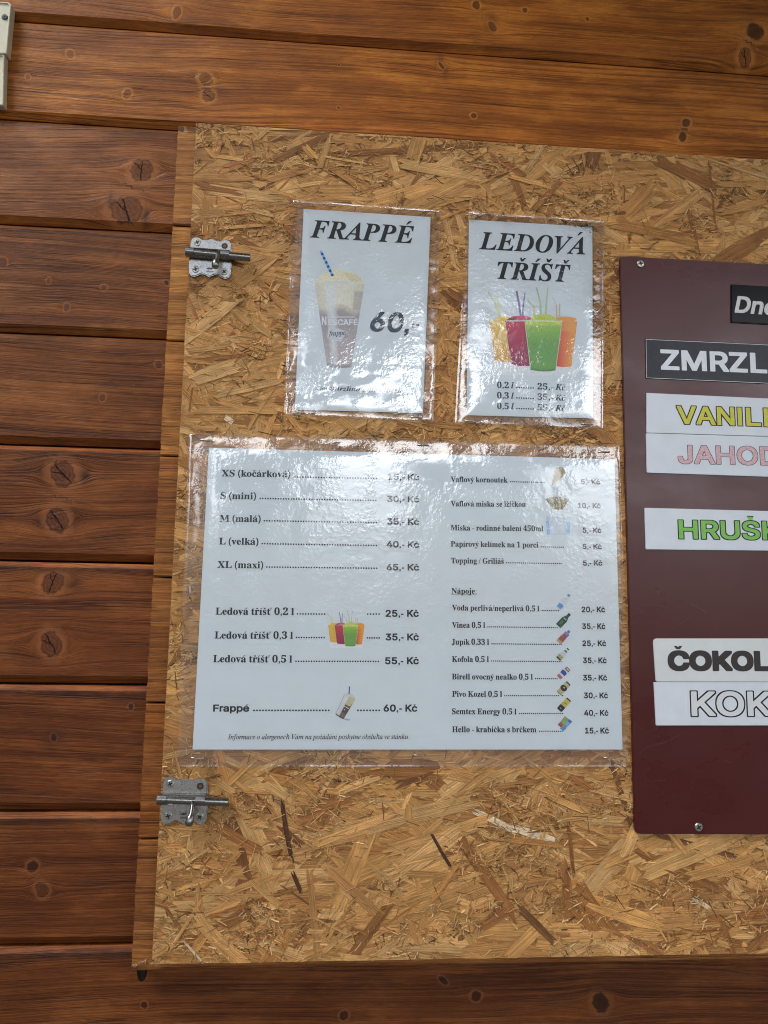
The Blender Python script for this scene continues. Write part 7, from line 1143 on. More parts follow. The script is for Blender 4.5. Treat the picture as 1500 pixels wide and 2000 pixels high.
class StrandMB:
    def __init__(self): self.v, self.f, self.uv, self.ti, self.n = [], [], [], [], 0
    def add(self, cx, cz, L, W, ang, col, y, rg, tilt=1.0, ragged=1.0, bend=0.0):
        c, s = math.cos(ang), math.sin(ang)
        n = 4 if L > 0.02 else 2
        top, bot = [], []
        for k in range(n + 1):
            t = k / n - .5
            e = 1.0 - 0.25 * ragged * rg.random() * (abs(t) * 2)
            jx = rg.uniform(-.06, .06) * L * ragged if k in (0, n) else 0
            b = bend * (t * t * 4 - .3) * W
            top.append((t * L + jx, W / 2 * e + b))
            jx = rg.uniform(-.06, .06) * L * ragged if k in (0, n) else 0
            bot.append((t * L + jx, -W / 2 * (1.0 - 0.25 * ragged * rg.random() * (abs(t) * 2)) + b))
        pts = top + bot[::-1]
        if L > 0.012 and ragged > .3:            # torn ends
            nt = 2 + int(W / 0.0035)
            tear = min(.16 * L, .007) * ragged
            e0 = [(L * .5 + rg.uniform(-tear, tear), W * (.46 - .92 * (k + rg.uniform(.2, .8)) / nt)) for k in range(nt)]
            e1 = [(-L * .5 + rg.uniform(-tear, tear), -W * (.46 - .92 * (k + rg.uniform(.2, .8)) / nt)) for k in range(nt)]
            pts = top + e0 + bot[::-1] + e1
        wp = [(cx + c * a - s * b, cz + s * a + c * b) for a, b in pts]
        wp = clip(wp, OX0 + rg.random() * .0006, OX1, OZ0 + rg.random() * .0006, OZ1 - rg.random() * .0006)
        if not wp: return
        o = (rg.random() * 50, rg.random() * 50)
        ta, tb = rg.uniform(-1, 1) * 0.00012 * tilt, rg.uniform(-1, 1) * 0.00022 * tilt
        base = len(self.v)
        pid = rg.random() * 20
        for x, z in wp:
            g = 1.0
            for gx, gzz, gr, ga in GRIME:
                g *= 1 - ga * math.exp(-((x - gx) ** 2 + (z - gzz) ** 2) / (gr * gr))
            u, v = (c * (x - cx) + s * (z - cz)), (-s * (x - cx) + c * (z - cz))
            yy = y + ta * u / max(L, 1e-4) * 2 + tb * v / max(W, 1e-4) * 2
            self.v.append((x, min(yy, -0.00005), z))
            self.uv.append((u + o[0], v + o[1], pid))
            self.ti.append((col[0] * g, col[1] * g, col[2] * g, 1.0))
        self.f.append(tuple(range(base, base + len(wp))))
        self.n += 1


TONES = {'D': (.085, .040, .022), 'K': (.17, .078, .031), 'B': (.27, .120, .040), 'R': (.34, .145, .050), 'T': (.46, .235, .084), 'L': (.54, .320, .130), 'W': (.72, .58, .40)}


def rand_tone(rg):
    q = rg.random()
    base = (.55, .295, .104) if q < .56 else (.62, .365, .148) if q < .76 else (.45, .220, .073) if q < .93 else (.34, .152, .050) if q < .985 else (.22, .092, .034)
    k = rg.uniform(.80, 1.06)
    h = rg.uniform(-.06, .06)
    return (base[0] * k * (1 + h * .3), base[1] * k, base[2] * k * (1 - h))


sm_ = StrandMB()
rg = random.Random(21)
AREA = (OX0 - .02, OX1, OZ0 - .02, OZ1 + .02)
rx = lambda: rg.uniform(AREA[0], 0.56)
rz = lambda: rg.uniform(AREA[2], AREA[3])
ra = lambda: rg.gauss(0, 0.45) if rg.random() < .72 else rg.uniform(-1.57, 1.57)
sm_.v += [(OX0, 0.0, OZ0), (OX1, 0.0, OZ0), (OX1, 0.0, OZ1), (OX0, 0.0, OZ1)]
sm_.uv += [(0, 0, 0), (1, 0, 0), (1, 1, 0), (0, 1, 0)]
sm_.ti += [(.36, .18, .065, 1)] * 4
sm_.f.append((0, 1, 2, 3))
jobs = []
for i in range(800):
    jobs.append((rx(), rz(), rg.uniform(.040, .11), rg.uniform(.008, .026), ra(), rand_tone(rg), 1.0, 1.0))
for i in range(3600):
    jobs.append((rx(), rz(), rg.uniform(.012, .05), rg.uniform(.0018, .008), ra(), rand_tone(rg), 1.0, 1.0))
for i in range(35):
    jobs.append((rx(), rz(), rg.uniform(.02, .05), rg.uniform(.0012, .003), ra(), TONES['K'], 1.0, 1.0))
clumps = [(rx(), rz(), rg.uniform(.008, .028), rg.uniform(-.6, .6)) for i in range(380)]
late = []
for cx, cz, r, a0 in clumps:
    k = rg.uniform(.78, 1.08)
    for q in range(int(26 + r * 2600)):
        a, d = rg.uniform(0, 6.28), r * math.sqrt(rg.random())
        t = rg.random()
        col = (.66 * k, .44 * k, .21 * k) if t < .34 else (.50 * k, .275 * k, .105 * k) if t < .62 else (.36, .170, .060) if t < .86 else (.20, .090, .034) if t < .965 else (.09, .04, .018)
        late.append((cx + 1.7 * d * math.cos(a), cz + .8 * d * math.sin(a), rg.uniform(.002, .010), rg.uniform(.0003, .0012), a0 + rg.gauss(0, .9), col, 2.0, .6))
rg.shuffle(jobs)
for i in range(60):                              # broad strands that lie near the surface
    jobs.append((rx(), rz(), rg.uniform(.04, .09), rg.uniform(.008, .020), ra(), rand_tone(rg), .8, 1.2))
cut = int(len(jobs) * .72)
seq = jobs[:cut]
tail = jobs[cut:] + late
rg.shuffle(tail)
FEATURE_AT = len(seq) + int(len(tail) * .55)
seq += tail
for i in range(2600):                            # loose fibres lying anywhere
    seq.append((rx(), rz(), rg.uniform(.003, .018), rg.uniform(.0003, .0009), ra(), rand_tone(rg) if rg.random() < .7 else TONES['K'], 1.2, .4))
FEATURES = [
    ((640, 304), (948, 283), 15, 'B'), ((495, 332), (650, 262), 17, 'B'), ((780, 374), (908, 294), 24, 'L'), ((846, 300), (782, 400), 12, 'B'), ((518, 308), (592, 346), 6, 'R'), ((1000, 340), (1026, 408), 16, 'B'),
    ((1015, 372), (1285, 345), 46, 'T'), ((1368, 306), (1505, 352), 6, 'L'), ((1180, 442), (1345, 398), 27, 'R'), ((1345, 412), (1362, 490), 11, 'B'), ((1384, 318), (1397, 445), 5, 'B'), ((1340, 346), (1392, 396), 13, 'L'),
    ((1398, 410), (1432, 372), 7, 'K'), ((780, 320), (830, 345), 14, 'R'), ((585, 270), (612, 305), 6, 'L'), ((690, 262), (800, 266), 10, 'L'), ((640, 320), (740, 385), 30, 'T'), ((960, 305), (1020, 340), 16, 'R'), ((1320, 320), (1340, 345), 18, 'B'),
    ((520, 352), (600, 330), 18, 'T'), ((440, 330), (500, 306), 22, 'R'), ((382, 360), (470, 375), 20, 'B'), ((384, 420), (560, 400), 24, 'T'),
    ((395, 642), (472, 590), 8, 'R'), ((370, 586), (397, 652), 7, 'R'), ((372, 705), (478, 694), 9, 'R'), ((368, 735), (450, 728), 8, 'R'), ((430, 770), (540, 745), 18, 'L'), ((370, 800), (376, 760), 4, 'B'), ((440, 815), (455, 826), 12, 'W'),
    ((560, 1652), (945, 1558), 46, 'L'), ((585, 1600), (700, 1556), 36, 'R'), ((500, 1515), (580, 1570), 26, 'L'), ((550, 1566), (570, 1682), 10, 'D'), ((572, 1704), (588, 1742), 9, 'D'), ((842, 1628), (884, 1700), 7, 'D'), ((880, 1612), (1012, 1800), 30, 'B'),
    ((640, 1695), (745, 1792), 22, 'T'), ((762, 1762), (678, 1880), 23, 'B'), ((718, 1878), (782, 1832), 11, 'L'), ((604, 1700), (622, 1880), 15, 'T'), ((500, 1836), (604, 1872), 26, 'L'), ((500, 1852), (602, 1838), 5, 'R'), ((500, 1760), (580, 1735), 9, 'B'),
    ((1000, 1616), (1084, 1642), 17, 'W'), ((1014, 1630), (1112, 1614), 5, 'B'), ((1130, 1560), (1232, 1580), 26, 'T'), ((1140, 1600), (1218, 1604), 29, 'L'), ((1194, 1490), (1242, 1642), 12, 'K'), ((1108, 1596), (1120, 1704), 8, 'B'), ((1104, 1680), (1110, 1796), 26, 'R'),
    ((1284, 1631), (1442, 1674), 12, 'K'), ((1240, 1662), (1412, 1742), 25, 'B'), ((1128, 1762), (1300, 1868), 27, 'R'), ((1080, 1876), (1210, 1812), 42, 'L'), ((1012, 1770), (1085, 1842), 16, 'K'), ((1350, 1750), (1392, 1778), 10, 'W'), ((1352, 1680), (1357, 1748), 8, 'B'),
    ((1318, 1822), (1412, 1813), 9, 'B'), ((1406, 1790), (1432, 1864), 14, 'B'), ((1348, 1862), (1432, 1808), 10, 'R'), ((1380, 1792), (1505, 1782), 20, 'R'), ((1460, 1860), (1505, 1810), 20, 'B'), ((1240, 1800), (1370, 1790), 60, 'T'), ((1305, 1740), (1312, 1700), 10, 'L'),
    ((364, 1843), (398, 1881), 6, 'W'), ((320, 1768), (362, 1826), 8, 'B'), ((385, 1736), (394, 1822), 17, 'T'), ((410, 1790), (505, 1758), 8, 'R'), ((390, 1592), (505, 1662), 22, 'R'), ((312, 1718), (402, 1656), 14, 'L'), ((310, 1840), (345, 1846), 16, 'L'), ((520, 1500), (560, 1545), 12, 'L'),
    ((860, 1500), (930, 1520), 30, 'T'), ((1030, 1520), (1100, 1500), 28, 'T'), ((930, 1585), (1000, 1620), 14, 'W'), ((1120, 1520), (1165, 1548), 14, 'R'), ((940, 1810), (985, 1780), 24, 'R'), ((800, 1800), (830, 1860), 18, 'T'), ((900, 1860), (1000, 1850), 30, 'T'), ((690, 1520), (790, 1500), 18, 'R'),
    ((1385, 1530), (1395, 1531), 1, 'D'), ((1190, 560), (1196, 700), 8, 'T'), ((870, 430), (900, 560), 14, 'L'), ((868, 620), (890, 780), 18, 'T')]
feat = []
for a, b, wd, tn in FEATURES:
    p, q = P(*a), P(*b)
    k = (P(a[0] + 1, a[1]) - p).length
    c, d = (p + q) / 2, q - p
    v = rg.uniform(.92, 1.08)
    feat.append((c.x, c.z, d.length * (.9 if wd > 24 else 1), wd * k * (.72 if wd > 24 else .9), math.atan2(d.z, d.x), tuple(x * v for x in TONES[tn]), .8, 1.0))
dark = [f for f in feat if f[5][0] < .16]
seq = seq[:FEATURE_AT] + [f for f in feat if f[5][0] >= .16] + seq[FEATURE_AT:]
seq = seq[:-1500] + dark + seq[-1500:]
ny = len(seq)
for i, (cx, cz, L, W, a, col, tl, rag) in enumerate(seq):
    sm_.add(cx, cz, L, W, a, col, -0.0001 - 0.0011 * i / ny, rg, tl, rag, rg.uniform(-.15, .15) if L > .03 else 0)
me_o = mesh_obj("strand_board", sm_.v, sm_.f, OSB, hatch)
a = me_o.data.attributes.new("fuv", 'FLOAT_VECTOR', 'POINT'); a.data.foreach_set("vector", np.array(sm_.uv, dtype=np.float32).ravel())
a = me_o.data.attributes.new("tint", 'FLOAT_COLOR', 'POINT'); a.data.foreach_set("color", np.array(sm_.ti, dtype=np.float32).ravel())


# ------------------------------------------------------------------ screws, staples
def screw_geo(mb, c, r, h=0.0012, rot=0.3, mi=0, mj=1):
    """countersunk cross-head screw, its head in the xz plane facing -y"""
    n = 20
    prof = [(r, 0.0), (r, -h * .55), (r * .86, -h), (0.0, -h * 1.12)]
    V, F = [], []
    for rr, y in prof[:-1]:
        for k in range(n):
            t = 2 * math.pi * k / n
            V.append((c.x + rr * math.cos(t), c.y + y, c.z + rr * math.sin(t)))
    V.append((c.x, c.y + prof[-1][1], c.z))
    for i in range(2):
        for k in range(n):
            F.append((i * n + k, i * n + (k + 1) % n, (i + 1) * n + (k + 1) % n, (i + 1) * n + k))
    for k in range(n):
        F.append((2 * n + k, 2 * n + (k + 1) % n, 3 * n))
    mb.add(V, F, mi)
    a, b = r * .62, r * .17
    cr = [(a, b), (b, b), (b, a), (-b, a), (-b, b), (-a, b), (-a, -b), (-b, -b), (-b, -a), (b, -a), (b, -b), (a, -b)]
    cs, sn = math.cos(rot), math.sin(rot)
    mb.add([(c.x + x * cs - z * sn, c.y - h * 1.12 - 0.00012, c.z + x * sn + z * cs) for x, z in cr], [tuple(range(12))], mj)
    for q in range(4):                      # diagonal corners of the recess
        t = rot + math.pi / 4 + q * math.pi / 2
        e = r * .34
        mb.add([(c.x, c.y - h * 1.12 - .00010, c.z), (c.x + e * math.cos(t - .5), c.y - h * 1.12 - .00010, c.z + e * math.sin(t - .5)),
                (c.x + e * math.cos(t + .5), c.y - h * 1.12 - .00010, c.z + e * math.sin(t + .5))], [(0, 1, 2)], mj)


def staple(px, py, parent, ang=0.0, half=0.0058, y=FILM_Y):
    c = P(px, py, y - 0.0009)
    d = Vector((math.cos(ang), 0, math.sin(ang)))
    inn = Vector((0, 0.0045, 0))
    r = 0.00055
    q = random.Random(int(px * 7 + py))
    up = Vector((0, -q.uniform(.0000, .0006), 0))
    path = [c - d * half + inn, c - d * half + inn * .25, c - d * half * .93, c - d * half * .5 + up, c + d * half * .5 + up, c + d * half * .93, c + d * half + inn * .25, c + d * half + inn]
    V, F = tube_geo(path, r, 8)
    return mesh_obj("staple", V, F, WIRE, parent, smooth=True)


# ------------------------------------------------------------------ barrel bolt
Z1 = crop(355, 450, 10.0)
bo = P(*Z1(530, 530))


def bl(zx, zy):
    v = P(*Z1(zx, zy)) - bo
    return (v.x, v.z)


PLATE = [(182, 370), (178, 300), (190, 225), (222, 172), (290, 150), (350, 168), (410, 204), (480, 216), (540, 200), (585, 186), (640, 212), (700, 232), (760, 230), (810, 214), (870, 208),
         (930, 228), (968, 290), (978, 480), (975, 700), (962, 870), (915, 945), (845, 968), (780, 935), (720, 895), (650, 886), (590, 908), (545, 938), (490, 900), (410, 866), (330, 895), (260, 925), (190, 905),
         (150, 845), (146, 650), (160, 500)]
plate = prism("barrel_bolt", [bl(*p) for p in PLATE], -0.0030, -0.0006, STEEL, hatch, 0.0010)
plate.location = bo
plate.data.materials.append(OXIDE)
for f in plate.data.polygons:
    if abs(f.normal.y) < 0.93:
        f.material_index = 1
k1 = (P(*Z1(10, 0)) - P(*Z1(0, 0))).length / 10           # metres per crop unit


def b3(zx, zy, y):
    x, z = bl(zx, zy)
    return Vector((x, y, z))


BY = -0.0072
# two collars and the two lips of the slotted barrel
mb = MB()
ax0, ax1 = b3(110, 484, BY), b3(955, 548, BY)
axd = (ax1 - ax0).normalized()
upv = Vector((-axd.z, 0, axd.x))


def shell(x0, x1, r, t0, t1, th=0.0011, n=14):
    L = (ax1 - ax0).length
    V, F = [], []
    for s in (x0, x1):
        for rr in (r, r - th):
            for k in range(n + 1):
                a = t0 + (t1 - t0) * k / n
                V.append(ax0 + axd * (s * L) + upv * (rr * math.cos(a)) + Vector((0, -rr * math.sin(a), 0)))
    m = n + 1
    for k in range(n):
        F += [(k, k + 1, 2 * m + k + 1, 2 * m + k), (m + k, 3 * m + k, 3 * m + k + 1, m + k + 1),
              (k, m + k, m + k + 1, k + 1), (2 * m + k, 2 * m + k + 1, 3 * m + k + 1, 3 * m + k)]
    F += [(0, 2 * m, 3 * m, m), (n, m + n, 3 * m + n, 2 * m + n)]
    mb.add(V, F)


RB = 96 * k1
shell(0.0, 0.19, RB, -0.55, math.pi + 0.55)
shell(0.80, 1.0, RB, -0.55, math.pi + 0.55)
shell(0.19, 0.80, RB * .995, -0.55, 0.80)
shell(0.19, 0.33, RB * .995, 2.45, math.pi + 0.55)
shell(0.33, 0.66, RB * .99, 2.75, math.pi + 0.55)
mb.build("barrel", ROD, plate, smooth=True, auto=40)
mb = MB()
mb.add(*tube_geo([b3(118, 486, BY), b3(125, 487, BY), b3(1335, 596, BY), b3(1352, 597, BY)], [RB * .70, RB * .78, RB * .78, RB * .68], 20))
mb.build("bolt_rod", ROD, plate, smooth=True, auto=40)
mb = MB()
kp = [(745, 548, BY - .003), (742, 620, BY - .0062), (738, 700, BY - .0085), (732, 725, BY - .0092), (722, 760, BY - .0100), (712, 815, BY - .0108), (706, 870, BY - .0114), (703, 893, BY - .0116)]
mb.add(*tube_geo([b3(*q) for q in kp], [44 * k1, 43 * k1, 40 * k1, 48 * k1, 66 * k1, 74 * k1, 66 * k1, 40 * k1], 18))
mb.build("knob", ROD, plate, smooth=True)
for zx, zy, rt in ((315, 268, .5), (280, 788, .25), (838, 835, .7)):
    mb = MB()
    screw_geo(mb, b3(zx, zy, -0.0028), 68 * k1, 0.0009, rt)
    mb.build("screw", [SCREW, DARKHOLE], plate, smooth=False)
mb = MB()
for r, m, y in ((74, 1, -.00312), (62, 0, -.00318), (30, 2, -.00324)):
    c = b3(846, 332, y)
    mb.add([(c.x + r * k1 * math.cos(t * .3927), y, c.z + r * k1 * math.sin(t * .3927)) for t in range(16)], [tuple(range(16))], m)
mb.build("screw_hole", [DARKHOLE, STEEL, EDGEM], plate)
mb = MB()
lettering(mb, 'sa', "SPAIN", Z1(478, 815), Z1(612, 822), 3.4, y=-0.00315)
for a in range(5):
    stroke(mb, (490 + a * 26, 712 - (8 if a % 2 == 0 else 0)), (500 + a * 26, 740), 7, (0, 0, 0), -0.00315, Z1)
poly(mb, ell(545, 745, 62, 16), (0, 0, 0), -0.00315, Z1)
mb.c = []
mb.v = [(x - bo.x, y, z - bo.z) for x, y, z in mb.v]
mb.build("stamped_mark", DARKSCREW, plate)
tag(plate, "steel barrel bolt with bright, pitted plate near the top of the hatch")
bolt2 = copy_tree(plate, hatch)
bolt2.location = P(357.5, 1559.5)
tag(bolt2, "darker steel barrel bolt near the bottom of the hatch")
finish(hatch, (OX0, BACK_Y, OZ0))

# ------------------------------------------------------------------ dark peg under the hatch's corner
mb = MB()
pc = [R4(345, 720), R4(347, 800), R4(348, 930), R4(348, 1010), R4(347, 1060), R4(346, 1090)]
mb.add(*tube_geo([P(px, py, 0.0200) for px, py in pc], [.0050, .0052, .0047, .0040, .0029, .0012], 7))
pg = mb.build("metal_peg", mat_plain("blackened_iron", (0.020, 0.016, 0.012), 0.42, 0.55, var=.5, scale=250, bump=.6, bscale=300))
tag(pg, "dark pointed metal peg sticking out below the hatch's lower left corner", "peg")

# ------------------------------------------------------------------ cream plastic casing
R3 = crop(0, 0, 8.3333)
cas = empty("plastic_casing")
tag(cas, "cream plastic cable casing with a dark screw at the photo's upper left corner", "cable casing")


def casing(name, tr, br, width, dep, lip, floor, cut_tr=0.0):
    y1, y0 = WALL_Y, WALL_Y - dep
    a, b = P(*tr, WALL_Y), P(*br, WALL_Y)
    rim = [(a.x - cut_tr, a.z), (a.x, a.z - cut_tr * .9), (b.x, b.z), (b.x - width, b.z), (a.x - width, a.z)] if cut_tr else [(a.x, a.z), (b.x, b.z), (b.x - width, b.z), (a.x - width, a.z)]
    bm = bmesh.new()
    base = [bm.verts.new((x, y1, z)) for x, z in rim]
    ff = bm.faces.new(base)
    r = bmesh.ops.extrude_face_region(bm, geom=[ff])
    for v in [g for g in r["geom"] if isinstance(g, bmesh.types.BMVert)]: v.co.y = y0
    top = [g for g in r["geom"] if isinstance(g, bmesh.types.BMFace)][0]
    bmesh.ops.inset_region(bm, faces=[top], thickness=lip, depth=0.0)
    r = bmesh.ops.extrude_face_region(bm, geom=[top])
    for v in [g for g in r["geom"] if isinstance(g, bmesh.types.BMVert)]: v.co.y = y0 + floor
    bmesh.ops.delete(bm, geom=[top], context='FACES_ONLY')
    es = [e for e in bm.edges if all(abs(v.co.y - y0) < 1e-6 for v in e.verts)]
    bmesh.ops.bevel(bm, geom=es, offset=0.0005, segments=2, affect='EDGES')
    return bm_obj(name, bm, CREAM, cas)


casing("upper_cover", R3(250, 160), R3(172, 985), 0.05, 0.0105, 0.0022, 0.0012, 0.0032)
casing("lower_cover", R3(128, 985), R3(108, 1800), 0.05, 0.0090, 0.0024, 0.0016)
mb = MB()
screw_geo(mb, P(*R3(78, 280), WALL_Y - 0.0094), 0.0033, 0.0012, .3)
mb.build("screw", [DARKSCREW, DARKHOLE], cas)
finish(cas, P(0, 120, WALL_Y))

# ------------------------------------------------------------------ laminated sheets
def bilerp(q, s, t):
    a = q[0].lerp(q[1], s); b = q[3].lerp(q[2], s)
    return a.lerp(b, t)


def film(parent, corners, paper, waves, radii=(.004, .004, .004, .004), nx=150, ny=None):
    q = [P(*c, FILM_Y) for c in corners]
    Wm, Hm = (q[1] - q[0]).length, (q[3] - q[0]).length
    ny = ny or max(60, int(nx * Hm / Wm))
    pq = [P(*c, FILM_Y) for c in paper]
    px0, px1 = (pq[0].x + pq[3].x) / 2, (pq[1].x + pq[2].x) / 2
    pz0, pz1 = (pq[2].z + pq[3].z) / 2, (pq[0].z + pq[1].z) / 2
    V, F, M, FM = [], [], [], []
    cc = [(0, 0), (1, 0), (1, 1), (0, 1)]
    for j in range(ny + 1):
        for i in range(nx + 1):
            s, t = i / nx, j / ny
            u, v = s * Wm, t * Hm
            for (cs, ct), r in zip(cc, radii):
                if r <= 0: continue
                ox = r if cs == 0 else Wm - r
                oz = r if ct == 0 else Hm - r
                if (u - ox) * (1 if cs else -1) > 0 and (v - oz) * (1 if ct else -1) > 0:
                    d = math.hypot(u - ox, v - oz)
                    if d > r:
                        u, v = ox + (u - ox) / d * r, oz + (v - oz) / d * r
            p = bilerp(q, u / Wm, v / Hm)
            inside = min(p.x - px0, px1 - p.x, p.z - pz0, pz1 - p.z)
            m = 1 / (1 + math.exp(-(-inside) / 0.003))          # 1 on the clear margin, 0 over the paper
            p.y += -0.00045 * 0 + 0.0009 * m * 1.0 - waves(u, v, Wm, Hm, m)
            rim = min(u, Wm - u, v, Hm - v)
            p.y -= 0.00045 * math.exp(-rim / 0.0012)             # the cut edge lifts a little
            p.y = min(p.y, -0.0027 if m < .5 else -0.0014)
            V.append(p)
            M.append(m)
    for j in range(ny):
        for i in range(nx):
            k = j * (nx + 1) + i
            F.append((k, k + 1, k + nx + 2, k + nx + 1))
            FM.append(1 if M[k] + M[k + nx + 2] > 1.0 else 0)
    return mesh_obj("laminate_film", V, F, [FILM, FILM_RIM], parent, FM, smooth=True)


def paper_sheet(parent, corners):
    pts = [xz(*c, PAPER_Y) for c in corners]
    return prism("paper", pts, PAPER_Y, PAPER_Y + 0.0003, PAPER, parent)


def sn(x, z, seed):
    return mnoise.noise(Vector((x, z, seed * 7.31)))


# ---- iced coffee poster
FR = crop(540, 380, 4.347)
po = empty("poster")
tag(po, "laminated white poster headed FRAPPÉ with a tall coffee glass, priced 60", "poster", "laminated sheets stapled to the hatch")
pc_ = [(593, 408), (841, 424), (826, 807), (576, 800)]
pap = paper_sheet(po, pc_)
mb = MB(); lettering(mb, 'sbi', "FRAPPÉ", FR(285, 362), FR(1165, 415), 33.5); mb.build("heading", INK, pap)
mb = MB(); lettering(mb, 'sa', "60,-", FR(793, 1160), FR(1212, 1178), 39, slant=.16); mb.build("price", GREYINK, pap)
mb = MB(); lettering(mb, 'sbi', "... se zmrzlinou dle výběru", FR(305, 1655), FR(1065, 1684), 8.5); mb.build("text_line", GREYINK, pap)
mb = MB()
Y = PRINT_Y + 0.00012
CRM, CRM2, COF, COF2, GLS = lin(216, 209, 176), lin(200, 190, 146), lin(138, 114, 108), lin(166, 144, 136), lin(206, 213, 220)
CRM, CRM2, COF, COF2, GLS = [tuple(min(.86, .25 * sum(q) / 3 * 1.3 + c * .95) for c in q) for q in (CRM, CRM2, COF, COF2, GLS)]


def glass(s, t):
    edge = 4 * s * (1 - s)
    wob = 0.03 * math.sin(s * 9)
    if t < .27 + wob: c = lerp3(CRM2, CRM, edge)
    elif t < .36 + wob: c = lerp3(CRM2, COF, (t - .27 - wob) / .09)
    else: c = lerp3(COF, COF2, (t - .36) / .5)
    if s > .80 and .08 < t < .30: c = lerp3(c, COF, .6)
    if .18 < s < .44: c = lerp3(c, GLS, .82 * (1 - abs(s - .31) / .14) ** .5)
    if t > .96: c = lerp3(c, (.12, .12, .13), .6)
    return lerp3(c, (.70, .74, .77), .28)


shaded(mb, (325, 755), (745, 765), (635, 1465), (430, 1455), glass, Y, FR, 30, 44)
poly(mb, [(325, 755), (345, 710), (400, 665), (450, 640), (530, 632), (590, 648), (660, 665), (715, 700), (745, 765), (640, 745), (530, 738), (420, 742)], tuple(CRM), Y - .00001, FR)
poly(mb, [(560, 655), (660, 668), (712, 702), (735, 752), (640, 735), (600, 700)], tuple(lerp3(CRM, CRM2, .5)), Y - .00002, FR)
for k in range(12):
    a0, a1 = k / 12, (k + 1) / 12
    p, q = Vector((375, 478)), Vector((478, 692))
    stroke(mb, p.lerp(q, a0), p.lerp(q, a1), 21, lin(40, 84, 150) if k % 2 else lin(140, 190, 240), Y - .00004, FR)
poly(mb, [(440, 1130), (520, 1140), (600, 1160), (545, 1250), (430, 1215)], (.66, .68, .71), Y - .00002, FR)
poly(mb, [(430, 1036), (668, 1036), (668, 1044), (430, 1044)], (.75, .77, .8), Y - .00003, FR)
pic = mb.build("drink_picture", PRINT, pap)
mb = MB()
lettering(mb, 'sa', "N", FR(385, 1108), FR(425, 1108), 17, y=PRINT_Y - .00003)
lettering(mb, 'sa', "ESCAFÉ", FR(440, 1108), FR(690, 1110), 11.5, y=PRINT_Y - .00003)
mb.build("cup_lettering", mat_plain("pale_print", (0.78, 0.79, 0.80), 0.7, var=.05), pap)
mb = MB(); lettering(mb, 'si', "frappe", FR(440, 1200), FR(590, 1190), 9, y=PRINT_Y - .00003, slant=.1); mb.build("cup_lettering", GREYINK, pap)
film(po, [(570, 389), (861, 410), (847, 825), (555, 812)], pc_,
     lambda u, v, W, H, m: .0009 * m * sn(u * 26, v * 40, 1) + .00065 * sn(u * 9, v * 16, 2) * (.15 + 1.3 * max(0, v / H - .45)) + .00016 * sn(u * 60, v * 130, 3) * (max(0, v / H - .5) * 2 + .7 * m),
     (.0045, .0015, 0.0, .006))
for px, py, an in ((600, 397, -.03), (841, 413, -.06), (583, 806, 0), (814, 815, -.05)):
    staple(px, py, po, an)
finish(po, P(*pc_[3], PAPER_Y))

# ---- slush ice poster
LD = crop(880, 400, 4.347)
po2 = empty("poster")
tag(po2, "laminated white poster headed LEDOVÁ TŘÍŠŤ picturing four bright slush cups", "poster", "laminated sheets stapled to the hatch")
pc2 = [(916, 429), (1157, 443), (1158, 817), (911, 811)]
pap = paper_sheet(po2, pc2)
mb = MB()
lettering(mb, 'sbi', "LEDOVÁ", LD(243, 375), LD(1143, 421), 33)
lettering(mb, 'sbi', "TŘÍŠŤ", LD(397, 627), LD(1022, 655), 33)
mb.build("heading", INK, pap)
for k, (n, p) in enumerate((("0,2", "25,- Kč"), ("0,3", "35,- Kč"), ("0,5", "55,- Kč"))):
    dy = (0, 88, 178)[k]
    mb = MB()
    lettering(mb, 'sbi', n + " l", LD(395, 1554 + dy), LD(538, 1558 + dy), 11.5)
    dots(mb, LD(563, 1557 + dy), LD(702, 1562 + dy), 4.55, 1.5)
    lettering(mb, 'sbi', p, LD(738, 1566 + dy), LD(978, 1575 + dy), 11.5)
    mb.build("price_line", INK, pap)


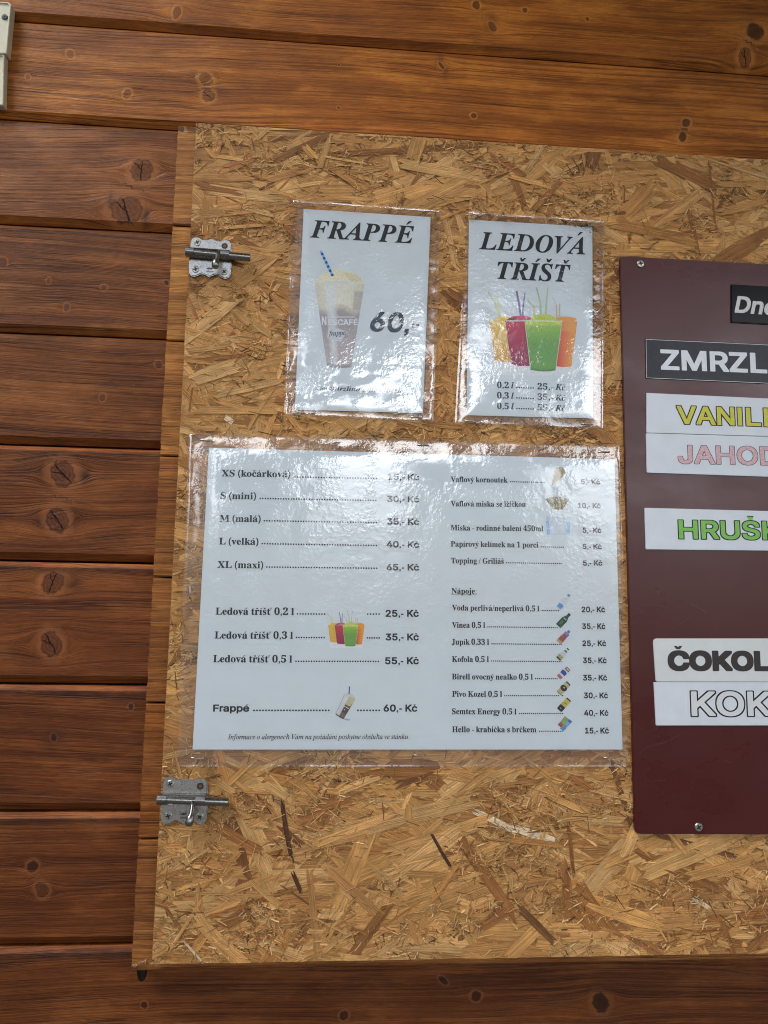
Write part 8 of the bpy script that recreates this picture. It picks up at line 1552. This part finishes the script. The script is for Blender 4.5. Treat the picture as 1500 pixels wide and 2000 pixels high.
def slush(mb, conv, kx=lambda x: x, y=PRINT_Y + .00015, soft=1.0):
    B = lambda c: tuple(min(.86, .10 * sum(lin(*c)) / 3 + q * 1.12) for q in lin(*c))
    yel, yel2 = B((214, 182, 44)), B((206, 160, 64))
    red, red2 = B((190, 44, 66)), B((142, 34, 74))
    grn, grn2 = B((150, 192, 50)), B((108, 158, 66))
    org, org2 = B((226, 150, 34)), B((208, 62, 38))
    poly(mb, [(360, 1300), (1050, 1300), (1045, 1450), (355, 1450)], (.80, .83, .84), y + .00002, conv)
    # straws
    for a, b, c, wd in (((318, 740), (385, 850), B((188, 200, 110)), 9), ((385, 850), (415, 960), B((200, 206, 120)), 12), ((395, 780), (422, 945), B((205, 205, 140)), 12), ((560, 730), (583, 850), B((92, 60, 140)), 13), ((583, 850), (598, 960), B((98, 66, 150)), 14),
                        ((632, 745), (618, 850), B((110, 90, 160)), 9), ((618, 850), (612, 960), B((96, 66, 150)), 14), ((728, 700), (762, 830), B((150, 180, 120)), 10), ((762, 830), (768, 950), B((160, 190, 110)), 12), ((825, 700), (815, 830), B((160, 188, 130)), 9), ((815, 830), (805, 950), B((165, 192, 110)), 12),
                        ((655, 810), (705, 860), B((190, 196, 130)), 8), ((705, 860), (715, 960), B((196, 200, 140)), 14), ((865, 780), (897, 850), B((190, 195, 165)), 7), ((897, 850), (903, 960), B((186, 160, 110)), 9), ((928, 840), (922, 960), B((190, 160, 130)), 9)):
        stroke(mb, a, b, wd * 1.25, lerp3(c, (.62, .66, .66), .25), y + .00001, conv)
    poly(mb, ell(450, 968, 70, 22), yel, y, conv)
    poly(mb, ell(975, 972, 95, 22), org, y, conv)
    shaded(mb, (330, 982), (500, 982), (525, 1330), (376, 1320), lambda s, t: lerp3(lerp3(yel, yel2, t), yel2, abs(s - .5) * 1.2), y - .00001, conv)
    shaded(mb, (880, 985), (1076, 990), (1026, 1370), (900, 1370), lambda s, t: lerp3(org2, org, s * 1.25 - .15 + (.35 * (1 - t) if t < .2 else 0)), y - .00001, conv)
    poly(mb, ell(590, 965, 95, 24), B((205, 70, 96)), y - .00002, conv)
    poly(mb, [(470, 985), (500, 962), (545, 960), (560, 976), (530, 990)], B((90, 40, 60)), y - .000025, conv)
    shaded(mb, (465, 985), (700, 985), (690, 1365), (513, 1352), lambda s, t: lerp3(lerp3(red, red2, t), red2, max(0, s - .55) * 1.8 + max(0, .15 - s) * 3), y - .00003, conv)
    poly(mb, ell(790, 975, 110, 46), B((186, 198, 56)), y - .00004, conv)
    shaded(mb, (628, 990), (950, 990), (892, 1405), (676, 1398), lambda s, t: lerp3(B((186, 200, 60)) if t < .10 else lerp3(grn, grn2, min(1, t * 2.2)), (.05, .11, .03), max(0, t - .95) * 14 + max(0, abs(s - .5) - .46) * 4), y - .00005, conv, 20, 30)
    poly(mb, [(470, 980), (640, 980), (640, 990), (470, 990)], (.72, .66, .66), y - .00006, conv)
    poly(mb, [(628, 978), (950, 984), (950, 996), (628, 990)], (.66, .74, .55), y - .00007, conv)
    stroke(mb, (945, 996), (893, 1398), 6, (.60, .72, .45), y - .00006, conv)
    stroke(mb, (632, 996), (680, 1395), 6, (.60, .66, .45), y - .00006, conv)


mb = MB(); slush(mb, LD); mb.build("drink_picture", PRINT, pap)
film(po2, [(912, 411), (1181, 431), (1179, 839), (888, 828)], pc2,
     lambda u, v, W, H, m: .0011 * m * sn(u * 26, v * 22, 5) + .00030 * sn(u * 9, v * 14, 6) + .00010 * sn(u * 60, v * 110, 7) * (.3 + .7 * m),
     (.002, .0015, 0.0, .005))
for px, py, an in ((921, 421, -.03), (1161, 435, -.05), (920, 822, 0), (1148, 828, -.02)):
    staple(px, py, po2, an)
finish(po2, P(*pc2[3], PAPER_Y))

# ---- price list
po3 = empty("price_list")
tag(po3, "wide laminated price list with two columns of items, largest sheet on the hatch", "price list", "laminated sheets stapled to the hatch")
pc3 = [(408, 874), (1200, 897), (1216, 1464), (376, 1464)]
pap = paper_sheet(po3, pc3)
# (style, item, start, end), cap height, leader dots, price (start, end)
BIG = [("XS (kočárková)", (432.6, 930), (567, 932), 12.3, [((576, 933), (735, 936))], "15,- Kč", (757, 937.5), (818.5, 938), 11.8),
       ("S (mini)", (430.5, 974), (500, 975), 12.5, [((508, 975), (734, 979))], "30,- Kč", (756, 980.5), (818.5, 981.5), 11.8),
       ("M (malá)", (429, 1018.8), (509, 1019.4), 12.6, [((516, 1018.5), (735, 1022.5))], "35,- Kč", (756, 1024.5), (818.5, 1025.5), 12),
       ("L (velká)", (427.7, 1063.2), (504.7, 1064), 12.8, [((512, 1063.5), (735, 1067))], "40,- Kč", (755, 1069), (818.5, 1070), 12),
       ("XL (maxi)", (424.6, 1109), (514, 1110), 13, [((521, 1109), (735.6, 1111.5))], "65,- Kč", (755, 1114), (818.5, 1114.5), 12.2),
       ("Ledová tříšť 0,2 l", (420.8, 1200.3), (574, 1201), 13.4, [((581, 1200.6), (634, 1201)), ((718, 1201), (740.5, 1201))], "25,- Kč", (753, 1204.8), (818, 1204.8), 13),
       ("Ledová tříšť 0,3 l", (419, 1247), (572, 1247.5), 13.4, [((579, 1246.7), (633, 1247)), ((717.5, 1247.5), (740.5, 1247.5))], "35,- Kč", (753, 1250.9), (818, 1250.9), 13),
       ("Ledová tříšť 0,5 l", (416, 1293.2), (570.3, 1294), 13.6, [((578, 1293.2), (739, 1293.4))], "55,- Kč", (752, 1297.5), (818, 1297.3), 13.2)]
SMALL = [("Vaflový kornoutek", (880.3, 941.2), (991.6, 942.4), 10.3, [((997, 942), (1064, 943.5))], "5,- Kč", (1134.8, 945.6), (1172, 946.2), 9.6),
         ("Vaflová miska se lžičkou", (880.3, 988.7), (1026.9, 989.8), 10.3, [], "10,- Kč", (1128.7, 992.4), (1173.4, 992.8), 9.8),
         ("Miska - rodinné balení 450ml", (880.3, 1035.6), (1061, 1037.5), 10.4, [], "5,- Kč", (1138, 1040.7), (1174.5, 1041), 9.8),
         ("Papírový kelímek na 1 porci", (880.3, 1067.4), (1051.4, 1069.4), 10.4, [((1057, 1069.3), (1100, 1070))], "5,- Kč", (1138, 1072.4), (1175.6, 1072.6), 9.8),
         ("Topping / Griliáš", (881, 1100), (984, 1101), 10.5, [((989, 1100.3), (1096, 1102))], "5,- Kč", (1138.8, 1104.6), (1176.5, 1104.8), 9.8),
         ("Nápoje:", (881.9, 1159.3), (930.7, 1159.6), 10.6, [], None, None, None, 0),
         ("Voda perlivá/neperlivá 0,5 l", (882.7, 1192), (1053.3, 1194), 10.6, [((1059, 1193.5), (1091, 1193.8))], "20,- Kč", (1136, 1195.9), (1181.9, 1195.9), 10.6),
         ("Vinea 0,5 l", (882.7, 1226), (947.5, 1226.3), 10.8, [((953, 1225.5), (1088, 1227))], "35,- Kč", (1137.3, 1228.7), (1182.4, 1228.7), 10.6),
         ("Jupík 0,33 l", (882, 1258.8), (955, 1259.2), 10.8, [((961, 1258.7), (1096, 1260))], "25,- Kč", (1137.5, 1262), (1184, 1262), 10.6),
         ("Kofola 0,5 l", (882.7, 1292.7), (954.7, 1292.9), 10.8, [((960, 1292.3), (1096, 1293.5))], "35,- Kč", (1138.7, 1295.3), (1185, 1295.3), 10.6),
         ("Birell ovocný nealko 0,5 l", (882.7, 1326.8), (1040.5, 1327.4), 10.8, [((1046, 1326.6), (1088, 1326.8))], "35,- Kč", (1138.7, 1329.2), (1185.9, 1329.2), 10.8),
         ("Pivo Kozel 0,5 l", (883, 1360.7), (980.5, 1361), 10.9, [((986, 1360), (1091, 1360)), ((1098, 1360), (1099, 1360))], "30,- Kč", (1140.5, 1363.9), (1187.5, 1363.9), 10.8),
         ("Semtex Energy 0,5 l", (882.7, 1394.8), (1008.8, 1395.3), 11, [((1015, 1394.8), (1099, 1394.8))], "40,- Kč", (1141, 1398), (1188.5, 1398), 10.9),
         ("Hello - krabička s brčkem", (883, 1430), (1047.5, 1430.2), 11, [((1053.5, 1429.5), (1098, 1429.5))], "15,- Kč", (1142.7, 1432.7), (1189.3, 1432.7), 11)]
for rows, st, rr in ((BIG, 5.05, 1.65), (SMALL, 3.75, 1.25)):
    for s, a, b, cap, dd, pr, pa, pb, pcap in rows:
        mb = MB()
        lettering(mb, 'sb', s, a, b, cap)
        for d0, d1 in dd[:1]:
            dots(mb, d0, d1, st, rr)
        for d0, d1 in dd[1:]:
            dm = MB(); dots(dm, d0, d1, st, rr); dm.build("leader_dots", INK, pap)
        if pr:
            pm = MB()
            lettering(pm, 'sa', pr, pa, pb, pcap * 1.05)
            pm.build("price", INK, pap)
        if s == "Nápoje:":
            q0, q1 = P(881.5, 1161.2, PRINT_Y), P(931, 1161.4, PRINT_Y)
            dz = Vector((0, 0, .0004))
            mb.add([q0, q1, q1 - dz, q0 - dz], [(0, 1, 2, 3)])
        mb.build("menu_item", INK, pap)
mb = MB()
lettering(mb, 'sa', "Frappé", (416, 1390), (486.6, 1390), 14)
dots(mb, (496, 1389.3), (642, 1389.3), 5.95, 1.85)
dm = MB(); dots(dm, (699, 1389.3), (740.5, 1389.3), 5.9, 1.85); dm.build("leader_dots", INK, pap)
mb.build("menu_item", INK, pap)
mb = MB(); lettering(mb, 'sa', "60,- Kč", (749, 1390), (815, 1390), 14); mb.build("price", INK, pap)
mb = MB()
lettering(mb, 'si', "Informace o alergenech Vám na požádání poskytne obsluha ve stánku.", (445, 1444), (799.5, 1443.3), 9.2)
mb.build("footnote", INK, pap)
# pictures
C5 = crop(630, 1170, 15.0)
SL = lambda x, y: C5(160 + (x - 330) * 1.435, 760 + (y - 985) * 1.46)
mb = MB(); slush(mb, SL); mb.build("drink_picture", PRINT, pap)
C6 = crop(640, 1330, 21.43)
mb = MB()
Y = PRINT_Y + 0.00012


def glass2(s, t):
    c = (.60, .56, .34) if t < .42 else (.10, .075, .055) if t < .75 else (.20, .14, .10)
    if s < .42: c = lerp3((.72, .75, .77), c, .10)
    if .38 < t < .46 and s > .42: c = (.16, .14, .06)
    if t > .96: c = (.06, .06, .07)
    if s > .92 and t > .25: c = lerp3(c, (.06, .05, .045), .7)
    if s < .05: c = (.45, .48, .50)
    return c


shaded(mb, (690, 560), (1165, 760), (660, 1600), (310, 1380), glass2, Y, C6, 24, 30)
poly(mb, [(690, 560), (760, 490), (900, 500), (1050, 570), (1130, 660), (1165, 760), (930, 640)], (.66, .68, .55), Y - .00002, C6)
stroke(mb, (910, 230), (895, 550), 44, lin(44, 62, 150), Y - .00003, C6)
for zx, zy in ((640, 1010), (720, 1080), (800, 1110), (860, 1150), (700, 1200)):
    poly(mb, ell(zx, zy, 34, 22, 8, .4), (.72, .75, .75), Y - .00004, C6)
poly(mb, [(680, 1550), (950, 1600), (900, 1660), (700, 1640)], (.42, .52, .62), Y + .00002, C6)
mb.build("drink_picture", PRINT, pap)

C2 = crop(780, 840, 3.261)
C7 = crop(1070, 1150, 14.285)
C8 = crop(1070, 1280, 12.5)
mb = MB(); poly(mb, [(1000, 238), (1040, 236), (1061, 270), (1040, 296), (968, 357), (975, 330)], (.42, .33, .16), Y, C2)
for k in range(7):
    stroke(mb, (990 + k * 9, 250 + k * 2), (972 + k * 8, 340 - k * 9), 2, (.26, .19, .08), Y - .00002, C2)
mb.build("cone_picture", PRINT, pap)
mb = MB()
shaded(mb, (930, 440), (1080, 440), (1042, 505), (975, 500), lambda s, t: lerp3((.42, .36, .17), (.20, .16, .06), abs(math.sin(s * 14)) * .9), Y, C2, 26, 6)
poly(mb, [(928, 442), (960, 428), (1000, 424), (1040, 428), (1081, 442), (1040, 456), (980, 456)], (.36, .31, .17), Y - .00002, C2)
mb.build("bowl_picture", PRINT, pap)
mb = MB()
poly(mb, [(933, 550), (1088, 552), (1088, 665), (950, 665)], (.58, .68, .80), Y, C2)
poly(mb, [(962, 560), (1062, 560), (1052, 655), (970, 655)], (.68, .74, .79), Y - .00002, C2)
poly(mb, [(934, 580), (952, 580), (958, 665), (940, 665)], (.33, .52, .78), Y - .00003, C2)
poly(mb, [(1068, 590), (1088, 590), (1086, 665), (1066, 655)], (.33, .52, .78), Y - .00003, C2)
mb.build("tub_picture", PRINT, pap)


def axis(conv, a, b):
    a, b = Vector(a), Vector(b)
    d = b - a
    n = Vector((-d.y, d.x))
    return lambda s, t: conv(*(a + d * s + n * t))


def bottle(name, conv, a, b, items):
    A = axis(conv, a, b)
    mb = MB()
    for k, (pts, col) in enumerate(items):
        poly(mb, pts, col, Y - .00001 * k, A)
    mb.build(name, PRINT, pap)


BOT = [(0, -.16), (.04, -.19), (.55, -.19), (.80, -.085), (1, -.085), (1, .085), (.80, .085), (.55, .19), (.04, .19), (0, .16)]
CAN = [(0, -.17), (.05, -.21), (.93, -.21), (1, -.16), (1, .16), (.93, .21), (.05, .21), (0, .17)]
bottle("bottle_picture", C7, (300, 560), (600, 160), [(BOT, (.64, .70, .77)), ([(.06, -.17), (.30, -.17), (.34, 0), (.28, .14), (.05, .10)], (.09, .33, .70)), ([(.88, -.085), (1, -.085), (1, .085), (.88, .085)], (.12, .30, .55))])
bottle("bottle_picture", C7, (290, 1040), (615, 700), [(BOT, (.022, .085, .048)), ([(.15, -.10), (.45, -.10), (.45, .06), (.15, .06)], (.06, .20, .07)), ([(.55, -.12), (.62, -.12), (.62, .10), (.55, .10)], (.35, .42, .38)), ([(.90, -.085), (1, -.085), (1, .085), (.90, .085)], (.02, .03, .03))])
bottle("bottle_picture", C7, (295, 1500), (605, 1170), [(BOT, (.55, .36, .24)), ([(.15, -.17), (.45, -.19), (.5, .17), (.2, .19)], (.42, .10, .05)), ([(.48, -.12), (.58, -.14), (.80, -.17), (.80, .17), (.58, .16), (.48, .1)], (.16, .12, .30)), ([(.66, -.1), (.78, -.1), (.78, .1), (.66, .1)], (.55, .22, .28)), ([(.84, -.085), (1, -.085), (1, .085), (.84, .085)], (.11, .25, .58))])
bottle("bottle_picture", C7, (285, 1960), (580, 1660), [(BOT, (.60, .64, .66)), ([(0, -.19), (.1, -.19), (.1, .19), (0, .19)], (.03, .025, .02)), ([(.1, -.19), (.32, -.19), (.32, .19), (.1, .19)], (.42, .36, .16)), ([(.68, -.11), (.76, -.11), (.76, .11), (.68, .11)], (.03, .035, .04)), ([(.90, -.09), (.97, -.09), (.97, .09), (.90, .09)], (.03, .035, .04))])
bottle("can_picture", C8, (265, 545), (510, 315), [(CAN, (.58, .64, .72)), ([(0, -.19), (.22, -.21), (.22, .21), (0, .17)], (.48, .14, .14)), ([(.36, -.21), (.62, -.25), (.68, 0), (.60, .22), (.38, .2)], (.045, .065, .30)), ([(.78, -.21), (1, -.16), (1, .16), (.78, .21)], (.30, .11, .09)), ([(.86, -.1), (.93, -.12), (.93, .12), (.86, .1)], (.72, .70, .68))])
bottle("can_picture", C8, (265, 930), (510, 670), [(CAN, (.52, .46, .22)), (ell(.5, 0, .20, .25, 14), (.035, .03, .028)), ([(.50, -.08), (.60, -.04), (.60, .06), (.50, .06)], (.50, .42, .25)), ([(.90, -.21), (1, -.16), (1, .16), (.90, .21)], (.05, .05, .045)), ([(0, -.17), (.05, -.21), (.05, .21), (0, .17)], (.16, .14, .08))])
bottle("can_picture", C8, (275, 1340), (515, 1075), [(CAN, (.58, .50, .09)), ([(0, -.17), (.05, -.21), (.40, -.21), (.40, .21), (.05, .21), (0, .17)], (.018, .02, .028)), ([(.93, -.22), (1.02, -.15), (1.02, .15), (.93, .22)], (.018, .02, .03)), ([(.6, -.08), (.66, -.08), (.66, .1), (.6, .1)], (.14, .12, .04)), ([(.15, -.08), (.20, -.08), (.20, .06), (.15, .06)], (.4, .4, .4))])
bottle("carton_picture", C8, (315, 1760), (490, 1560), [([(0, -.35), (1.05, -.40), (1.05, .40), (0, .40)], (.30, .34, .14)), ([(.0, -.38), (.35, -.38), (.35, 0), (0, 0)], (.40, .10, .06)), ([(-.12, 0), (.28, .02), (.28, .45), (-.1, .42)], (.12, .33, .60)), ([(.45, .02), (.85, .02), (.85, .42), (.45, .42)], (.18, .45, .68)), ([(.85, .08), (1.1, .08), (1.1, .44), (.85, .44)], (.10, .18, .42)), ([(.42, -.2), (.72, -.2), (.72, .05), (.42, .05)], (.26, .48, .18))])


def waves3(u, v, W, H, m):
    e = max(0.0, 1 - v / .10)
    r = max(0.0, (u / W - .86) / .14)
    l = max(0.0, 1 - u / .035) * max(0.0, 1 - v / .14)
    return (.0009 * m * (sn(u * 34, v * 9, 9) * max(0, 1 - v / .06) + .8 * sn(u * 20, v * 16, 10) * (.35 + l * 2))
            + .00075 * sn(u * 6.5, v * 7, 11) * (.25 + e * .6 + r * .5)
            + .00009 * sn(u * 46, v * 60, 12) * (e + .5 * r + m))


film(po3, [(369, 844), (1210, 868), (1228, 1497), (346, 1497)], pc3, waves3, (.006, .001, .003, .004), 260)
for px, py, an in ((402, 860, 0), (827, 869, -.03), (1181, 882, .05), (371, 1157, 1.6), (385, 1481, -.08), (820, 1475, 0), (1192, 1480, 0)):
    staple(px, py, po3, an)
finish(po3, P(*pc3[3], PAPER_Y))

# ------------------------------------------------------------------ maroon flavour board
SB1, SB0 = -0.0012, -0.0046
pts = [xz(1207.5, 503.5), xz(1500, 520), xz(1500, 1627), xz(1236.5, 1626)]
tx = pts[1][0] + 0.17
r_ = lambda p, q: (tx, p[1] + (q[1] - p[1]) * (tx - p[0]) / (q[0] - p[0]))
outline = [pts[0], r_(pts[0], pts[1]), r_(pts[3], pts[2]), pts[3]]
board = prism("sign_board", rounded(outline, .006, 6), SB0, SB1, MAROON, None, 0.0006)
tag(board, "tall glossy maroon board screwed to the hatch beside the price list", "sign board")
for px, py, rt in ((1250.5, 516, .25), (1364, 1615, .6)):
    mb = MB(); screw_geo(mb, P(px, py, SB0), 0.0040, 0.0014, rt); mb.build("screw", [SCREW, DARKHOLE], board)
R3b, R4b = crop(1190, 500, 4.0), crop(1190, 1000, 3.126)
ys = SB0 - .00006
SCRATCH = mat_plain("scratched_plastic", (0.15, 0.075, 0.075), 0.6, var=.4, scale=300)
for conv, pl, wd in ((R3b, [(412, 30), (415, 60), (430, 85), (520, 92), (548, 60)], 2.2), (R3b, [(90, 1560), (160, 1568), (245, 1578)], 2.5), (R3b, [(245, 1578), (275, 1570)], 2), (R3b, [(885, 1815), (955, 1852)], 2), (R3b, [(600, 1815), (690, 1835)], 2),
                     (R4b, [(185, 1480), (225, 1435), (330, 1410), (460, 1345)], 1.6), (R4b, [(270, 470), (310, 500)], 1.6), (R4b, [(490, 555), (590, 610)], 1.8), (R4b, [(420, 690), (500, 640)], 1.2), (R4b, [(280, 1640), (345, 1638)], 1.6), (R4b, [(700, 1520), (745, 1530)], 2.2)):
    mb = MB()
    for a, b in zip(pl, pl[1:]):
        stroke(mb, a, b, wd, (0, 0, 0), ys, conv)
    mb.c = []
    mb.build("scratch", SCRATCH, board)
mb = MB()
for zx, zy, rr in ((278, 1185, 11), (268, 1172, 6), (285, 1150, 7), (295, 1165, 8), (262, 1185, 4)):
    poly(mb, ell(zx, zy, rr, rr * 1.1, 9), (0, 0, 0), ys - .00002, R3b)
mb.c = []
mb.build("glue_residue", mat_plain("old_glue", (0.075, 0.026, 0.02), 0.5, var=.4, scale=300), board)


def extend(tl, bl_, trr, brr):
    a, b, c, d = (xz(*p, SB0) for p in (tl, bl_, trr, brr))
    X = pts[1][0] + 0.13
    e = lambda p, q: (X, p[1] + (q[1] - p[1]) * (X - p[0]) / (q[0] - p[0]))
    return [a, e(a, c), e(b, d), b]


def strip(name, tl, bl_, trr, brr, mat, label, cat, rad=.0008, th=0.0013, bev=.0002, group=None):
    o = prism(name, rounded(extend(tl, bl_, trr, brr), rad, 4), SB0 - th, SB0 + 0.0001, mat, None, bev)
    tag(o, label, cat, group)
    return o


FLG = "white flavour strips stuck on the maroon board"
LY = SB0 - 0.00145
s = strip("plaque", (1427, 556), (1427, 630.5), (1500, 560.5), (1500, 634.5), BLACKPL, "glossy black plaque at the top of the maroon board, beginning Dn", "sign", .001, .0018, .0007)
mb = MB(); lettering(mb, 'sa', "Dnes", (1434.5, 610.5), (1492, 614.5), 33, y=SB0 - .00195, slant=.2, pre=2); mb.build("lettering", CREAMINK, s)
s = strip("plaque", (1261, 662), (1262, 738.5), (1500, 673), (1500, 749), DARKPL, "dark grey plaque with white letters ZMRZL above the flavour strips", "sign")
mb = MB(); lettering(mb, 'sa', "ZMRZ", (1291, 722), (1461, 728), 39.5, y=LY)
lettering(mb, 'sa', "L", (1466, 728.2), (1499, 729.6), 39.5, y=LY)
lettering(mb, 'sa', "INA", (1508, 730), (1590, 733.5), 39.5, y=LY)
mb.build("lettering", WHITEINK, s)
mb = MB()
for a, b in (((1261.8, 662.8), (1500, 673.8)), ((1261.8, 662.8), (1262.8, 737.8)), ((1262.8, 737.8), (1500, 748.4))):
    stroke(mb, a, b, .9, (0, 0, 0), LY, lambda x, y: (x, y))
mb.c = []
mb.build("border_line", CREAMINK, s)


def outlined(o, text, A, B, cap, pre, ink, edge, st_edge, st_fill):
    mb = MB(); lettering(mb, st_edge, text, A, B, cap, y=LY, pre=pre); mb.build("lettering_outline", edge, o)
    mb = MB(); lettering(mb, st_fill, text, A, B, cap, y=LY - .00008, pre=pre, frame=st_edge); mb.build("lettering", ink, o)


s = strip("flavour_strip", (1262, 768), (1262, 845.5), (1500, 779), (1500, 852.5), COOLSTRIP, "white strip with yellow black-edged letters VANIL, topmost of the flavour strips", "flavour strip", group=FLG)
for word, a, b in (("VANI", (1321, 829.5), (1452, 833)), ("L", (1456, 833), (1489, 834.2)), ("KA", (1491, 834.3), (1570, 837))):
    outlined(s, word, a, b, 38.5, None, YELLOWINK, INK, 'so', 'sm')
s = strip("flavour_strip", (1261, 846.5), (1262.5, 923.5), (1500, 853.5), (1500, 931.5), COOLSTRIP, "white strip with faded pink letters JAHOD under the yellow-lettered strip", "flavour strip", .0014, group=FLG)
outlined(s, "JAHODA", (1324, 906), (1482, 909), 37.5, 4, PINKINK, GREYINK, 'sp', 'sj')
s = strip("flavour_strip", (1258, 992), (1260.5, 1073), (1500, 998.5), (1500, 1075.5), COOLSTRIP, "white strip with green letters HRUŠ, alone in the middle of the maroon board", "flavour strip", .0012, group=FLG)
outlined(s, "HRUŠKA", (1324.5, 1053.5), (1487, 1055.5), 39, 4, GREENINK, INK, 'so', 'sm')
s = strip("flavour_strip", (1274.5, 1247), (1280, 1331), (1500, 1247), (1500, 1331.2), WHITESTRIP, "white strip with bold dark brown letters ČOKOL and rounded corners", "flavour strip", [.0045, .001, .001, .002], group=FLG)
mb = MB(); lettering(mb, 'sk', "ČOKOLÁDA", (1304.5, 1310.5), (1473, 1311), 40, y=LY, pre=4); mb.build("lettering", BROWNINK, s)
s = strip("flavour_strip", (1276, 1332.2), (1280.3, 1416.5), (1500, 1332.2), (1500, 1416.5), COOLSTRIP, "bluish white strip with hollow black outlined letters KOK, lowest of the flavour strips", "flavour strip", .0008, group=FLG)
outlined(s, "KOKOS", (1348.5, 1400.5), (1457, 1400.5), 52, 2, WHITESTRIP, INK, 'so', 'sm')
